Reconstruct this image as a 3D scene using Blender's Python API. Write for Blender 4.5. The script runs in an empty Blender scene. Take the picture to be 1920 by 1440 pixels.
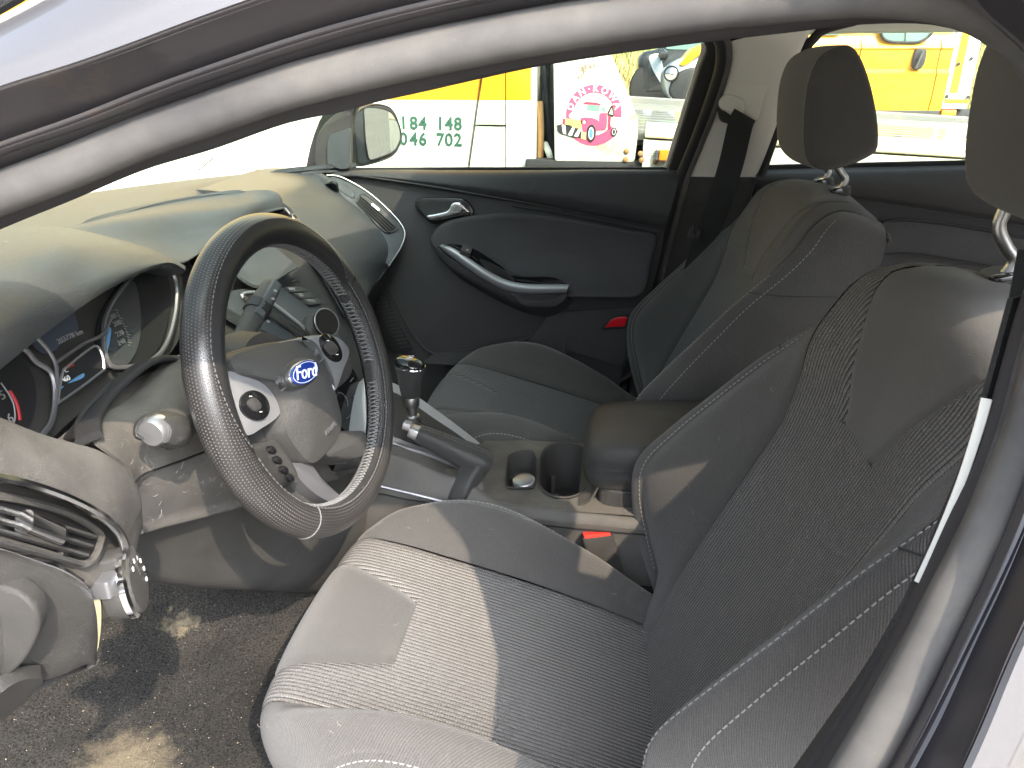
import bpy, bmesh, math, random
import numpy as np
from math import sin, cos, tan, atan, pi, radians, sqrt
from mathutils import Vector, Matrix
random.seed(7)
rng = np.random.default_rng(7)
S = bpy.context.scene
COL = S.collection

# ------------------------------------------------------------------ camera, world, sun, exposure
FPX = 1400.0                                    # focal length in pixels of the 1920 px wide photograph
CAM = np.array([0.0, -1.13, 1.195])             # beside the open driver's door; +X car rear, +Y passenger side
PITCH, YAW = radians(22.68), radians(7.51)
_f = np.array([-sin(YAW) * cos(PITCH), cos(YAW) * cos(PITCH), -sin(PITCH)])
_r = np.array([cos(YAW), sin(YAW), 0.0])
_d = np.cross(_f, _r)
cam = bpy.data.cameras.new('camera')
cam.sensor_width = 36.0
cam.lens = 36.0 * FPX / 1920.0
cam.clip_start = 0.02
cam.clip_end = 400.0
co = bpy.data.objects.new('camera', cam)
COL.objects.link(co)
co.matrix_world = Matrix(((_r[0], -_d[0], -_f[0], CAM[0]), (_r[1], -_d[1], -_f[1], CAM[1]),
                          (_r[2], -_d[2], -_f[2], CAM[2]), (0, 0, 0, 1)))
S.camera = co

TO_SUN = np.array([0.61, -0.85, 1.02])
TO_SUN /= np.linalg.norm(TO_SUN)
world = bpy.data.worlds.new('World')
S.world = world
world.use_nodes = True
wn = world.node_tree.nodes
wn.clear()
sky = wn.new('ShaderNodeTexSky')
sky.sky_type = 'NISHITA'
sky.sun_disc = False
sky.sun_elevation = math.asin(TO_SUN[2])
sky.sun_rotation = math.atan2(TO_SUN[0], TO_SUN[1])
sky.dust_density = 10.0                          # hazy bright summer sky
bg = wn.new('ShaderNodeBackground')
bg.inputs['Strength'].default_value = 0.15
wo = wn.new('ShaderNodeOutputWorld')
hs = wn.new('ShaderNodeHueSaturation')           # haze: a nearly white sky
hs.inputs['Saturation'].default_value = .40
world.node_tree.links.new(sky.outputs[0], hs.inputs['Color'])
wb = wn.new('ShaderNodeMix'); wb.data_type = 'RGBA'; wb.blend_type = 'MULTIPLY'      # the photograph's white balance
wb.inputs[0].default_value = 1.0
wb.inputs[7].default_value = (.90, .985, 1.10, 1)
world.node_tree.links.new(hs.outputs[0], wb.inputs[6])
world.node_tree.links.new(wb.outputs[2], bg.inputs[0])
world.node_tree.links.new(bg.outputs[0], wo.inputs[0])
sl = bpy.data.lights.new('sun', 'SUN')
sl.energy = 2.0
sl.angle = radians(0.5)
sl.color = (1.0, 0.83, 0.64)
so = bpy.data.objects.new('sun', sl)
COL.objects.link(so)
so.rotation_euler = Vector(TO_SUN).to_track_quat('Z', 'Y').to_euler()
S.view_settings.view_transform = 'Standard'
S.view_settings.look = 'None'
S.view_settings.gamma = 1.0
S.view_settings.use_curve_mapping = False
S.view_settings.exposure = 2.14
S.render.engine = 'CYCLES'
S.cycles.max_bounces = 8
S.cycles.diffuse_bounces = 5
S.cycles.transparent_max_bounces = 16

# ------------------------------------------------------------------ measuring helpers
def ray(u, v):
    return (u - 960) / FPX * _r + (v - 720) / FPX * _d + _f

def P(u, v, k='y', val=0.0):
    """the point at photograph position (u, v) that lies on the plane x / y / z = val, or on the plane (nx, ny, nz, d)"""
    q = ray(u, v)
    if k == 'p':
        n = np.array(val[:3]); t = (val[3] - n @ CAM) / (n @ q)
    else:
        i = 'xyz'.index(k); t = (val - CAM[i]) / q[i]
    return CAM + t * q

def Q(k, val, pts):
    return [P(u, v, k, val) for u, v in pts]

def Qy(pts):
    return [P(u, v, 'y', y) for u, v, y in pts]

def A(*p):
    return np.array(p, float)

def unit(v):
    v = np.asarray(v, float)
    return v / (np.linalg.norm(v) + 1e-12)

def spline(pts, n, closed=False):
    """Catmull-Rom through pts, n samples"""
    p = np.asarray(pts, float)
    m = len(p)
    if m == 2 and not closed:
        return p[0] + (p[1] - p[0]) * np.linspace(0, 1, n)[:, None]
    if closed:
        q = np.vstack([p[-1], p, p[0], p[1]]); segs = m
    else:
        q = np.vstack([2 * p[0] - p[1], p, 2 * p[-1] - p[-2]]); segs = m - 1
    ch = np.linalg.norm(np.diff(q, axis=0), axis=1)[1:1 + segs]
    cum = np.concatenate([[0], np.cumsum(ch)])
    tt = np.linspace(0, cum[-1], n, endpoint=not closed)
    i = np.clip(np.searchsorted(cum, tt, side='right') - 1, 0, segs - 1)
    t = ((tt - cum[i]) / np.maximum(ch[i], 1e-9))[:, None]
    p0, p1, p2, p3 = q[i], q[i + 1], q[i + 2], q[i + 3]
    return 0.5 * (2 * p1 + (p2 - p0) * t + (2 * p0 - 5 * p1 + 4 * p2 - p3) * t ** 2 + (3 * p1 - p0 - 3 * p2 + p3) * t ** 3)

def uspline(p, n):
    """uniform Catmull-Rom along axis 0 of an array of any shape"""
    p = np.asarray(p, float)
    if len(p) == 2:
        t = np.linspace(0, 1, n).reshape((-1,) + (1,) * (p.ndim - 1))
        return p[0] + (p[1] - p[0]) * t
    q = np.concatenate([(2 * p[0] - p[1])[None], p, (2 * p[-1] - p[-2])[None]])
    tt = np.linspace(0, len(p) - 1, n)
    i = np.clip(tt.astype(int), 0, len(p) - 2)
    t = (tt - i).reshape((-1,) + (1,) * (p.ndim - 1))
    p0, p1, p2, p3 = q[i], q[i + 1], q[i + 2], q[i + 3]
    return 0.5 * (2 * p1 + (p2 - p0) * t + (2 * p0 - 5 * p1 + 4 * p2 - p3) * t ** 2 + (3 * p1 - p0 - 3 * p2 + p3) * t ** 3)

def rpoly(pts, r, n=5):
    """polygon with rounded corners (2D or 3D points)"""
    p = [np.asarray(q, float) for q in pts]
    out = []
    m = len(p)
    for i in range(m):
        rr = r[i] if isinstance(r, (list, tuple)) else r
        a, b, c = p[i - 1], p[i], p[(i + 1) % m]
        la, lc = np.linalg.norm(a - b), np.linalg.norm(c - b)
        k = min(rr, la * .48, lc * .48)
        s, e = b + (a - b) / la * k, b + (c - b) / lc * k
        for j in range(n + 1):
            t = j / n
            out.append((1 - t) ** 2 * s + 2 * t * (1 - t) * b + t * t * e)
    return out

# ------------------------------------------------------------------ object helpers
BASE = {}

def thing(name, label, cat, loc=(0, 0, 0), group=None):
    o = bpy.data.objects.new(name, None)
    COL.objects.link(o)
    o.location = loc
    o.empty_display_size = .05
    o['label'] = label
    o['category'] = cat
    if group: o['group'] = group
    BASE[o.name] = np.array(loc, float)
    return o

def obj(name, verts, faces, mat, parent=None, smooth=True, sharp=38, uv=None, kind=None, label=None, mi=None):
    """link ONE mesh object; verts in world space"""
    base = BASE[parent.name] if parent is not None else np.zeros(3)
    v = np.asarray(verts, float).reshape(-1, 3) - base
    me = bpy.data.meshes.new(name)
    me.from_pydata(v.tolist(), [], [list(map(int, f)) for f in faces])
    mats = mat if isinstance(mat, (list, tuple)) else [mat]
    for m in mats: me.materials.append(m)
    if mi is not None: me.polygons.foreach_set('material_index', list(mi))
    if uv is not None:
        l = me.uv_layers.new(name='UVMap')
        idx = np.zeros(len(me.loops), int); me.loops.foreach_get('vertex_index', idx)
        l.data.foreach_set('uv', np.asarray(uv, float)[idx].ravel())
    if smooth:
        me.polygons.foreach_set('use_smooth', [True] * len(me.polygons))
        if sharp: me.set_sharp_from_angle(angle=radians(sharp))
    me.update()
    o = bpy.data.objects.new(name, me)
    COL.objects.link(o)
    if parent is not None: o.parent = parent
    BASE[o.name] = base
    if kind: o['kind'] = kind
    if label: o['label'] = label
    return o

def tag(o, label, cat, group=None):
    o['label'] = label; o['category'] = cat
    if group: o['group'] = group
    return o

def join(parts):
    V, F, n = [], [], 0
    for v, f in parts:
        v = np.asarray(v, float).reshape(-1, 3)
        V.append(v); F += [[i + n for i in q] for q in f]; n += len(v)
    return np.vstack(V), F

def grid_faces(n, m, cu=False, cv=False, off=0):
    F = []
    for i in range(n if cu else n - 1):
        for j in range(m if cv else m - 1):
            a = i * m + j; b = i * m + (j + 1) % m; c = ((i + 1) % n) * m + (j + 1) % m; d = ((i + 1) % n) * m + j
            F.append([off + a, off + b, off + c, off + d])
    return F

def gnormals(p):
    du = np.gradient(p, axis=0); dv = np.gradient(p, axis=1)
    n = np.cross(du, dv)
    return n / (np.linalg.norm(n, axis=2, keepdims=True) + 1e-12)

def g_sheet(p, thick=.003, face=None):
    """solid sheet from a grid of points; the grid is the side that faces `face` (default the camera)"""
    p = np.asarray(p, float)
    n, m, _ = p.shape
    nn = gnormals(p)
    tgt = CAM if face is None else np.asarray(face, float)
    if np.sum(nn * (tgt - p)) < 0:
        p = p[:, ::-1]; nn = -nn[:, ::-1]
    q = p - nn * thick
    V = np.vstack([p.reshape(-1, 3), q.reshape(-1, 3)])
    k = n * m
    F = grid_faces(n, m)
    F = [f for f in F] + [[a + k for a in f[::-1]] for f in F]
    ring = [j for j in range(m)] + [i * m + m - 1 for i in range(1, n)] + [(n - 1) * m + j for j in range(m - 2, -1, -1)] + [i * m for i in range(n - 2, 0, -1)]
    for a, b in zip(ring, ring[1:] + ring[:1]):
        F.append([b, a, a + k, b + k])
    return V, F

def patch(rows, nu, nv):
    rows = np.asarray(rows, float)
    p = uspline(rows, nu)
    return np.swapaxes(uspline(np.swapaxes(p, 0, 1), nv), 0, 1)

def curves(*cs, n=40):
    """rows for a patch from curves of different point counts"""
    return np.array([spline(c, n) for c in cs])

def sheet(name, rows, mat, parent=None, nu=16, nv=24, thick=.003, face=None, **k):
    p = patch(rows, nu, nv)
    V, F = g_sheet(p, thick, face)
    return obj(name, V, F, mat, parent, **k)

def frames(pts, closed=False, up=None):
    p = np.asarray(pts, float)
    if closed: t = np.roll(p, -1, 0) - np.roll(p, 1, 0)
    else: t = np.gradient(p, axis=0)
    t = t / (np.linalg.norm(t, axis=1, keepdims=True) + 1e-12)
    if up is not None:
        up = np.asarray(up, float)
        if up.ndim == 1: up = np.tile(up, (len(p), 1))
        a = np.cross(up, t); a /= (np.linalg.norm(a, axis=1, keepdims=True) + 1e-12)
        return t, a, np.cross(t, a)
    a = np.zeros_like(p)
    h = A(0, 0, 1) if abs(t[0, 2]) < .9 else A(1, 0, 0)
    a[0] = unit(np.cross(h, t[0]))
    for i in range(1, len(p)):
        v = a[i - 1] - t[i] * (a[i - 1] @ t[i]); a[i] = unit(v)
    return t, a, np.cross(t, a)

def g_sweep(pts, prof, closed=False, up=None, scale=None):
    """sweep a closed 2D profile [(a, b)]: a along frame side, b along frame up"""
    p = np.asarray(pts, float)
    t, a, b = frames(p, closed, up)
    prof = np.asarray(prof, float)
    sc = np.ones(len(p)) if scale is None else np.asarray(scale, float) * np.ones(len(p))
    V = p[:, None, :] + sc[:, None, None] * (prof[None, :, :1] * a[:, None, :] + prof[None, :, 1:] * b[:, None, :])
    n, m = len(p), len(prof)
    F = grid_faces(n, m, closed, True)
    if not closed:
        F.append(list(range(m))[::-1]); F.append([(n - 1) * m + j for j in range(m)])
    return V.reshape(-1, 3), F

def circ(r, seg=8, r2=None):
    r2 = r if r2 is None else r2
    return [(r * cos(2 * pi * i / seg), r2 * sin(2 * pi * i / seg)) for i in range(seg)]

def g_tube(pts, r, seg=8, closed=False):
    if isinstance(r, (int, float)): return g_sweep(pts, circ(r, seg), closed)
    return g_sweep(pts, circ(1, seg), closed, scale=r)

def g_prism(outline, n, depth, bevel=0.0, seg=3, back=True):
    """solid from a planar outline; n points to the front; rounded front edge"""
    p = np.asarray(outline, float)
    n = unit(n)
    c = p.mean(0)
    nxt, prv = np.roll(p, -1, 0), np.roll(p, 1, 0)
    nrm = sum(np.cross(p[i] - c, nxt[i] - c) for i in range(len(p)))
    if nrm @ n < 0:
        p = p[::-1]; nxt, prv = np.roll(p, -1, 0), np.roll(p, 1, 0)
    e1 = p - prv; e1 /= (np.linalg.norm(e1, axis=1, keepdims=True) + 1e-12)
    e2 = nxt - p; e2 /= (np.linalg.norm(e2, axis=1, keepdims=True) + 1e-12)
    inw = np.cross(n, e1) + np.cross(n, e2)
    inw /= (np.linalg.norm(inw, axis=1, keepdims=True) + 1e-12)
    rings = []
    if bevel > 0:
        for i in range(seg + 1):
            a = pi / 2 * i / seg
            rings.append(p + inw * bevel * (1 - sin(a)) - n * bevel * (1 - cos(a)))
        rings = rings[::-1]          # from outer/deep to inner/front
        rings = [p + inw * bevel * (1 - cos(pi / 2 * i / seg)) - n * bevel * (1 - sin(pi / 2 * i / seg)) for i in range(seg + 1)]
    else:
        rings = [p]
    rings = [p - n * depth] + rings
    m = len(p)
    V = np.vstack(rings)
    F = []
    for k in range(len(rings) - 1):
        for j in range(m):
            F.append([k * m + j, k * m + (j + 1) % m, (k + 1) * m + (j + 1) % m, (k + 1) * m + j])
    F.append([(len(rings) - 1) * m + j for j in range(m)])
    if back: F.append(list(range(m))[::-1])
    return V, F

def prism(name, outline, n, depth, mat, parent=None, bevel=0.0, seg=3, **k):
    V, F = g_prism(outline, n, depth, bevel, seg)
    return obj(name, V, F, mat, parent, **k)

def g_box(c, ex, ey, ez, bevel=0.0, seg=2):
    """box with half-axis vectors ex, ey, ez"""
    c, ex, ey, ez = [np.asarray(q, float) for q in (c, ex, ey, ez)]
    lx, ly = np.linalg.norm(ex), np.linalg.norm(ey)
    if bevel <= 0:
        o = [c - ex - ey + ez, c + ex - ey + ez, c + ex + ey + ez, c - ex + ey + ez]
        return g_prism(o, ez, 2 * np.linalg.norm(ez))
    o = rpoly([c - ex - ey + ez, c + ex - ey + ez, c + ex + ey + ez, c - ex + ey + ez], bevel, 3)
    return g_prism(o, ez, 2 * np.linalg.norm(ez), min(bevel * .6, np.linalg.norm(ez) * .8), seg)

def g_lathe(prof, o, axis, seg=24, ref=None):
    axis = unit(axis)
    h = A(0, 0, 1) if abs(axis[2]) < .9 else A(1, 0, 0)
    if ref is not None: h = np.asarray(ref, float)
    a = unit(np.cross(h, axis)); b = np.cross(axis, a)
    V = []
    for r, z in prof:
        for j in range(seg):
            t = 2 * pi * j / seg
            V.append(np.asarray(o) + axis * z + (a * cos(t) + b * sin(t)) * r)
    F = grid_faces(len(prof), seg, False, True)
    F.append(list(range(seg))[::-1]); F.append([(len(prof) - 1) * seg + j for j in range(seg)])
    return np.array(V), F

class Fr:
    """a plane in space: origin, in-plane axes ex, ey, normal n towards the camera side"""
    def __init__(s, o, ex, ey):
        s.o = np.asarray(o, float); s.ex = unit(ex); s.n = unit(np.cross(s.ex, ey)); s.ey = np.cross(s.n, s.ex)
        if s.n @ (CAM - s.o) < 0: s.n = -s.n
        s.pl = (s.n[0], s.n[1], s.n[2], s.n @ s.o)
    def lift(s, h):
        f = Fr.__new__(Fr); f.o = s.o + s.n * h; f.ex, f.ey, f.n = s.ex, s.ey, s.n; f.pl = (s.n[0], s.n[1], s.n[2], s.n @ f.o); return f
    def w(s, a, b, h=0.0):
        return s.o + s.ex * a + s.ey * b + s.n * h
    def px(s, u, v):
        q = P(u, v, 'p', s.pl) - s.o
        return q @ s.ex, q @ s.ey
    def pts(s, lst, h=0.0):
        return [P(u, v, 'p', s.pl) + s.n * h for u, v in lst]

def g_text(body, o, ex, ey, size, depth=.0006, align='CENTER', shear=0.0, bold=0.0):
    cu = bpy.data.curves.new('t', 'FONT')
    cu.body = body; cu.size = size; cu.extrude = depth; cu.align_x = align; cu.align_y = 'CENTER'; cu.shear = shear; cu.offset = bold * size
    cu.resolution_u = 3
    ob = bpy.data.objects.new('t', cu)
    COL.objects.link(ob)
    dg = bpy.context.evaluated_depsgraph_get()
    me = bpy.data.meshes.new_from_object(ob.evaluated_get(dg))
    ex, ey = unit(ex), unit(ey); nn = unit(np.cross(ex, ey))
    V = np.array([np.asarray(o) + ex * v.co.x + ey * v.co.y + nn * v.co.z for v in me.vertices])
    F = [list(p.vertices) for p in me.polygons]
    bpy.data.objects.remove(ob); bpy.data.curves.remove(cu); bpy.data.meshes.remove(me)
    return V, F

def copy_tree(root, loc):
    def cp(o, par):
        c = o.copy(); COL.objects.link(c)
        if par is not None: c.parent = par
        for ch in list(o.children): cp(ch, c)
        return c
    r = cp(root, None); r.location = loc
    return r

def stitches(path, normal_hint, L=.0048, gap=.0026, w=.0007, lift=.0008):
    """a row of separate thread stitches along a path"""
    p = np.asarray(path, float)
    d = np.concatenate([[0], np.cumsum(np.linalg.norm(np.diff(p, axis=0), axis=1))])
    n = int(d[-1] / (L + gap))
    parts = []
    hint = np.asarray(normal_hint, float)
    for i in range(n):
        s0 = i * (L + gap); s1 = s0 + L
        a = A(*[np.interp(s0, d, p[:, k]) for k in range(3)]); b = A(*[np.interp(s1, d, p[:, k]) for k in range(3)])
        if hint.ndim == 1: nn = unit(hint)
        else: nn = unit(hint[min(len(hint) - 1, int(np.searchsorted(d, s0)))])
        t = unit(b - a); sd = unit(np.cross(nn, t))
        m = (a + b) / 2 + nn * (lift + w * .8)
        a = a + nn * lift; b = b + nn * lift
        V = [a - sd * w, a + sd * w, m - sd * w, m + sd * w, b - sd * w, b + sd * w, a - nn * w * 2, b - nn * w * 2]
        parts.append((V, [[0, 1, 3, 2], [2, 3, 5, 4], [0, 2, 4, 7, 6], [1, 6, 7, 5, 3], [0, 6, 1], [4, 5, 7]]))
    return join(parts)

# ------------------------------------------------------------------ materials
def nodes(name):
    m = bpy.data.materials.new(name); m.use_nodes = True
    nt = m.node_tree; nt.nodes.clear()
    out = nt.nodes.new('ShaderNodeOutputMaterial')
    return m, nt, out

def N(nt, t, **k):
    n = nt.nodes.new(t)
    for a, b in k.items():
        if a.startswith('i_'):
            n.inputs[a[2:].replace('_', ' ')].default_value = b
        else: setattr(n, a, b)
    return n

def ramp(nt, src, stops):
    r = nt.nodes.new('ShaderNodeValToRGB')
    e = r.color_ramp.elements
    while len(e) < len(stops): e.new(.5)
    for q, (p, c) in zip(e, stops):
        q.position = p; q.color = (c, c, c, 1) if isinstance(c, (int, float)) else (*c, 1)
    nt.links.new(src, r.inputs[0])
    return r.outputs[0]

def mixc(nt, fac, a, b, mode='MIX'):
    m = nt.nodes.new('ShaderNodeMix'); m.data_type = 'RGBA'; m.blend_type = mode
    for k, s in ((0, fac), (6, a), (7, b)):
        if hasattr(s, 'is_linked') or hasattr(s, 'links'): nt.links.new(s, m.inputs[k])
        elif isinstance(s, (int, float)): m.inputs[k].default_value = s
        else: m.inputs[k].default_value = (*s, 1)
    return m.outputs[2]

def mth(nt, op, a, b=0.0, c=None):
    m = nt.nodes.new('ShaderNodeMath'); m.operation = op
    for k, s in enumerate((a, b) if c is None else (a, b, c)):
        if hasattr(s, 'links'): nt.links.new(s, m.inputs[k])
        else: m.inputs[k].default_value = s
    return m.outputs[0]

def coords(nt, kind='Object', scale=None):
    tc = nt.nodes.new('ShaderNodeTexCoord')
    o = tc.outputs[kind]
    if scale:
        mp = nt.nodes.new('ShaderNodeMapping'); mp.inputs['Scale'].default_value = scale
        nt.links.new(o, mp.inputs[0]); o = mp.outputs[0]
    return o

def noise(nt, co, scale, detail=3, rough=.5):
    n = N(nt, 'ShaderNodeTexNoise'); n.inputs['Scale'].default_value = scale
    n.inputs['Detail'].default_value = detail; n.inputs['Roughness'].default_value = rough
    nt.links.new(co, n.inputs['Vector'])
    return n.outputs[0]

def voro(nt, co, scale, feat='F1', out=0):
    n = N(nt, 'ShaderNodeTexVoronoi', feature=feat); n.inputs['Scale'].default_value = scale
    nt.links.new(co, n.inputs['Vector'])
    return n.outputs[out]

def bumpn(nt, h, dist, strength=1.0, normal=None):
    b = N(nt, 'ShaderNodeBump'); b.inputs['Strength'].default_value = strength; b.inputs['Distance'].default_value = dist
    nt.links.new(h, b.inputs['Height'])
    if normal is not None: nt.links.new(normal, b.inputs['Normal'])
    return b.outputs[0]

def pbsdf(nt, out, color, rough=.5, metal=0.0, normal=None, spec=.5, sheen=0.0, coat=0.0, emit=None, aniso=None):
    b = N(nt, 'ShaderNodeBsdfPrincipled')
    def setin(k, s):
        if hasattr(s, 'links'): nt.links.new(s, b.inputs[k])
        elif isinstance(s, (int, float)): b.inputs[k].default_value = s
        else: b.inputs[k].default_value = (*s, 1)
    setin('Base Color', color); setin('Roughness', rough); setin('Metallic', metal); setin('Specular IOR Level', spec)
    if sheen: setin('Sheen Weight', sheen); b.inputs['Sheen Roughness'].default_value = .4
    if coat: setin('Coat Weight', coat); b.inputs['Coat Roughness'].default_value = .04
    if normal is not None: nt.links.new(normal, b.inputs['Normal'])
    nt.links.new(b.outputs[0], out.inputs[0])
    return b

def m_plain(name, c, rough=.5, metal=0.0, spec=.5, coat=0.0, var=.0):
    m, nt, out = nodes(name)
    col = c
    if var:
        n = noise(nt, coords(nt), 30, 4, .6)
        col = mixc(nt, n, tuple(x * (1 - var) for x in c), tuple(min(1, x * (1 + var)) for x in c))
    pbsdf(nt, out, col, rough, metal, None, spec, coat=coat)
    return m

def m_grain(name, c, rough=.5, grain=420, depth=.0006, dust=0.0, spec=.5, dustc=(.30, .28, .245), film=.0, coarse=0):
    """moulded plastic or hide with a leather grain, with settled dust and lint"""
    m, nt, out = nodes(name)
    co = coords(nt)
    v = voro(nt, co, grain, 'DISTANCE_TO_EDGE')
    h = ramp(nt, v, [(0, 0), (.12, .8), (.4, 1)])
    nz = noise(nt, co, grain * 2.3, 2)
    h2 = mth(nt, 'ADD', h, mth(nt, 'MULTIPLY', nz, .35))
    col = mixc(nt, noise(nt, co, 14, 5, .6), tuple(x * .80 for x in c), tuple(x * 1.2 for x in c))
    col = mixc(nt, mth(nt, 'MULTIPLY', mth(nt, 'SUBTRACT', 1.0, h), .35), col, tuple(x * .35 for x in c))
    ro = rough
    if film or dust:
        big = ramp(nt, noise(nt, co, 9, 5, .65), [(.35, 0), (.75, 1)])
        col = mixc(nt, mth(nt, 'MULTIPLY', big, film), col, dustc)
    if dust:
        sp = ramp(nt, voro(nt, co, 260), [(0, 1), (.10, 1), (.16, 0)])
        pick = ramp(nt, noise(nt, co, 75, 3, .7), [(.58, 0), (.66, 1)])
        sp2 = ramp(nt, voro(nt, co, 700), [(0, 1), (.16, 1), (.24, 0)])
        pk2 = ramp(nt, noise(nt, co, 130, 3, .7), [(.5, 0), (.6, 1)])
        s = mth(nt, 'MAXIMUM', mth(nt, 'MULTIPLY', sp, pick), mth(nt, 'MULTIPLY', mth(nt, 'MULTIPLY', sp2, pk2), .7))
        col = mixc(nt, mth(nt, 'MULTIPLY', s, dust), col, dustc)
    nr = bumpn(nt, h2, depth * 1.8, 1.0)
    pbsdf(nt, out, col, ro, 0, nr, spec)
    return m

def m_fabric(name, c, rib=0.0, twill=1.0, pitch=.0060, weave=900, dust=.25, c2=None, dustc=(.31, .285, .245)):
    """woven seat cloth; UV in metres (u across the seat)"""
    m, nt, out = nodes(name)
    uv = coords(nt, 'UV')
    ob = coords(nt)
    sep = N(nt, 'ShaderNodeSeparateXYZ'); nt.links.new(uv, sep.inputs[0])
    u, v = sep.outputs[0], sep.outputs[1]
    # twill
    tw = mth(nt, 'SINE', mth(nt, 'MULTIPLY', mth(nt, 'ADD', u, mth(nt, 'MULTIPLY', v, .55)), 2 * pi / .0021))
    tw2 = mth(nt, 'SINE', mth(nt, 'MULTIPLY', mth(nt, 'SUBTRACT', v, mth(nt, 'MULTIPLY', u, .2)), 2 * pi / .0026))
    fib = noise(nt, ob, weave, 3, .7)
    h = mth(nt, 'ADD', mth(nt, 'MULTIPLY', tw, .35 * twill), mth(nt, 'MULTIPLY', fib, 1.1))
    shade = mth(nt, 'ADD', mth(nt, 'MULTIPLY', tw, .15 * twill), mth(nt, 'MULTIPLY', mth(nt, 'SUBTRACT', fib, .5), 1.7))
    dist = .0011
    if rib:
        rb = mth(nt, 'SINE', mth(nt, 'MULTIPLY', u, 2 * pi / pitch))
        cross = mth(nt, 'SINE', mth(nt, 'MULTIPLY', v, 2 * pi / .0034))
        hrib = ramp(nt, mth(nt, 'MULTIPLY_ADD', rb, .5, .5), [(0, 0), (.3, .55), (.75, 1)])
        h = mth(nt, 'ADD', mth(nt, 'MULTIPLY', hrib, 2.6), mth(nt, 'ADD', mth(nt, 'MULTIPLY', cross, .5), fib))
        shade = mth(nt, 'ADD', shade, mth(nt, 'MULTIPLY', mth(nt, 'SUBTRACT', hrib, .6), rib))
        shade = mth(nt, 'ADD', shade, mth(nt, 'MULTIPLY', mth(nt, 'MULTIPLY', cross, hrib), .16))
        dist = .0016
    big = noise(nt, ob, 7, 5, .6)
    base = mixc(nt, big, tuple(x * .88 for x in c), tuple(x * 1.14 for x in c))
    k = mth(nt, 'ADD', 1.0, shade)
    comb = N(nt, 'ShaderNodeCombineXYZ')
    for i in range(3): nt.links.new(k, comb.inputs[i])
    col = mixc(nt, 1.0, base, comb.outputs[0], 'MULTIPLY')
    # lint and crumbs
    sp = ramp(nt, voro(nt, ob, 420), [(0, 1), (.07, 1), (.13, 0)])
    pick = ramp(nt, noise(nt, ob, 60, 3, .7), [(.6, 0), (.68, 1)])
    smear = ramp(nt, noise(nt, coords(nt, 'Object', (26, 9, 14)), 1.0, 6, .72), [(.56, 0), (.78, 1)])
    fac = mth(nt, 'MAXIMUM', mth(nt, 'MULTIPLY', mth(nt, 'MULTIPLY', sp, pick), dust), mth(nt, 'MULTIPLY', smear, dust * .35))
    col = mixc(nt, fac, col, dustc)
    nr = bumpn(nt, h, dist, .8)
    pbsdf(nt, out, col, .88, 0, nr, .25, sheen=.25)
    return m

def m_carpet(name):
    m, nt, out = nodes(name)
    co = coords(nt)
    n1 = noise(nt, co, 330, 4, .85); n2 = noise(nt, co, 9, 6, .65); n3 = noise(nt, co, 150, 4, .8)
    col = mixc(nt, ramp(nt, n1, [(.34, 0), (.68, 1)]), (.003, .003, .003), (.062, .060, .057))
    soil = ramp(nt, n2, [(.46, 0), (.78, 1)])
    col = mixc(nt, mth(nt, 'MULTIPLY', soil, mth(nt, 'MULTIPLY', ramp(nt, n1, [(.36, .1), (.68, 1)]), .42)), col, (.15, .135, .11))
    sp = ramp(nt, voro(nt, co, 260), [(0, 1), (.12, 1), (.2, 0)])
    col = mixc(nt, mth(nt, 'MULTIPLY', mth(nt, 'MULTIPLY', sp, ramp(nt, n3, [(.55, 0), (.62, 1)])), .85), col, (.42, .37, .29))
    # one pale worn stain
    def blob(cx, cy, r, wob):
        d = N(nt, 'ShaderNodeVectorMath', operation='DISTANCE'); nt.links.new(co, d.inputs[0]); d.inputs[1].default_value = (cx, cy, .28)
        e = mth(nt, 'ADD', d.outputs['Value'], mth(nt, 'MULTIPLY', mth(nt, 'SUBTRACT', noise(nt, co, 40, 4, .6), .5), wob))
        return ramp(nt, mth(nt, 'DIVIDE', e, r), [(.35, 1), (1, 0)])
    b1 = blob(STAIN[0], STAIN[1], .040, .06)
    b2 = blob(STAIN2[0], STAIN2[1], .085, .12)
    f = mth(nt, 'MAXIMUM', b1, mth(nt, 'MULTIPLY', b2, .40))
    col = mixc(nt, mth(nt, 'MULTIPLY', f, mth(nt, 'ADD', .35, mth(nt, 'MULTIPLY', n1, .8))), col, (.46, .38, .25))
    h = mth(nt, 'ADD', n1, mth(nt, 'MULTIPLY', n3, .6))
    pbsdf(nt, out, col, .95, 0, bumpn(nt, h, .004, 1.0), .1)
    return m

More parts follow.
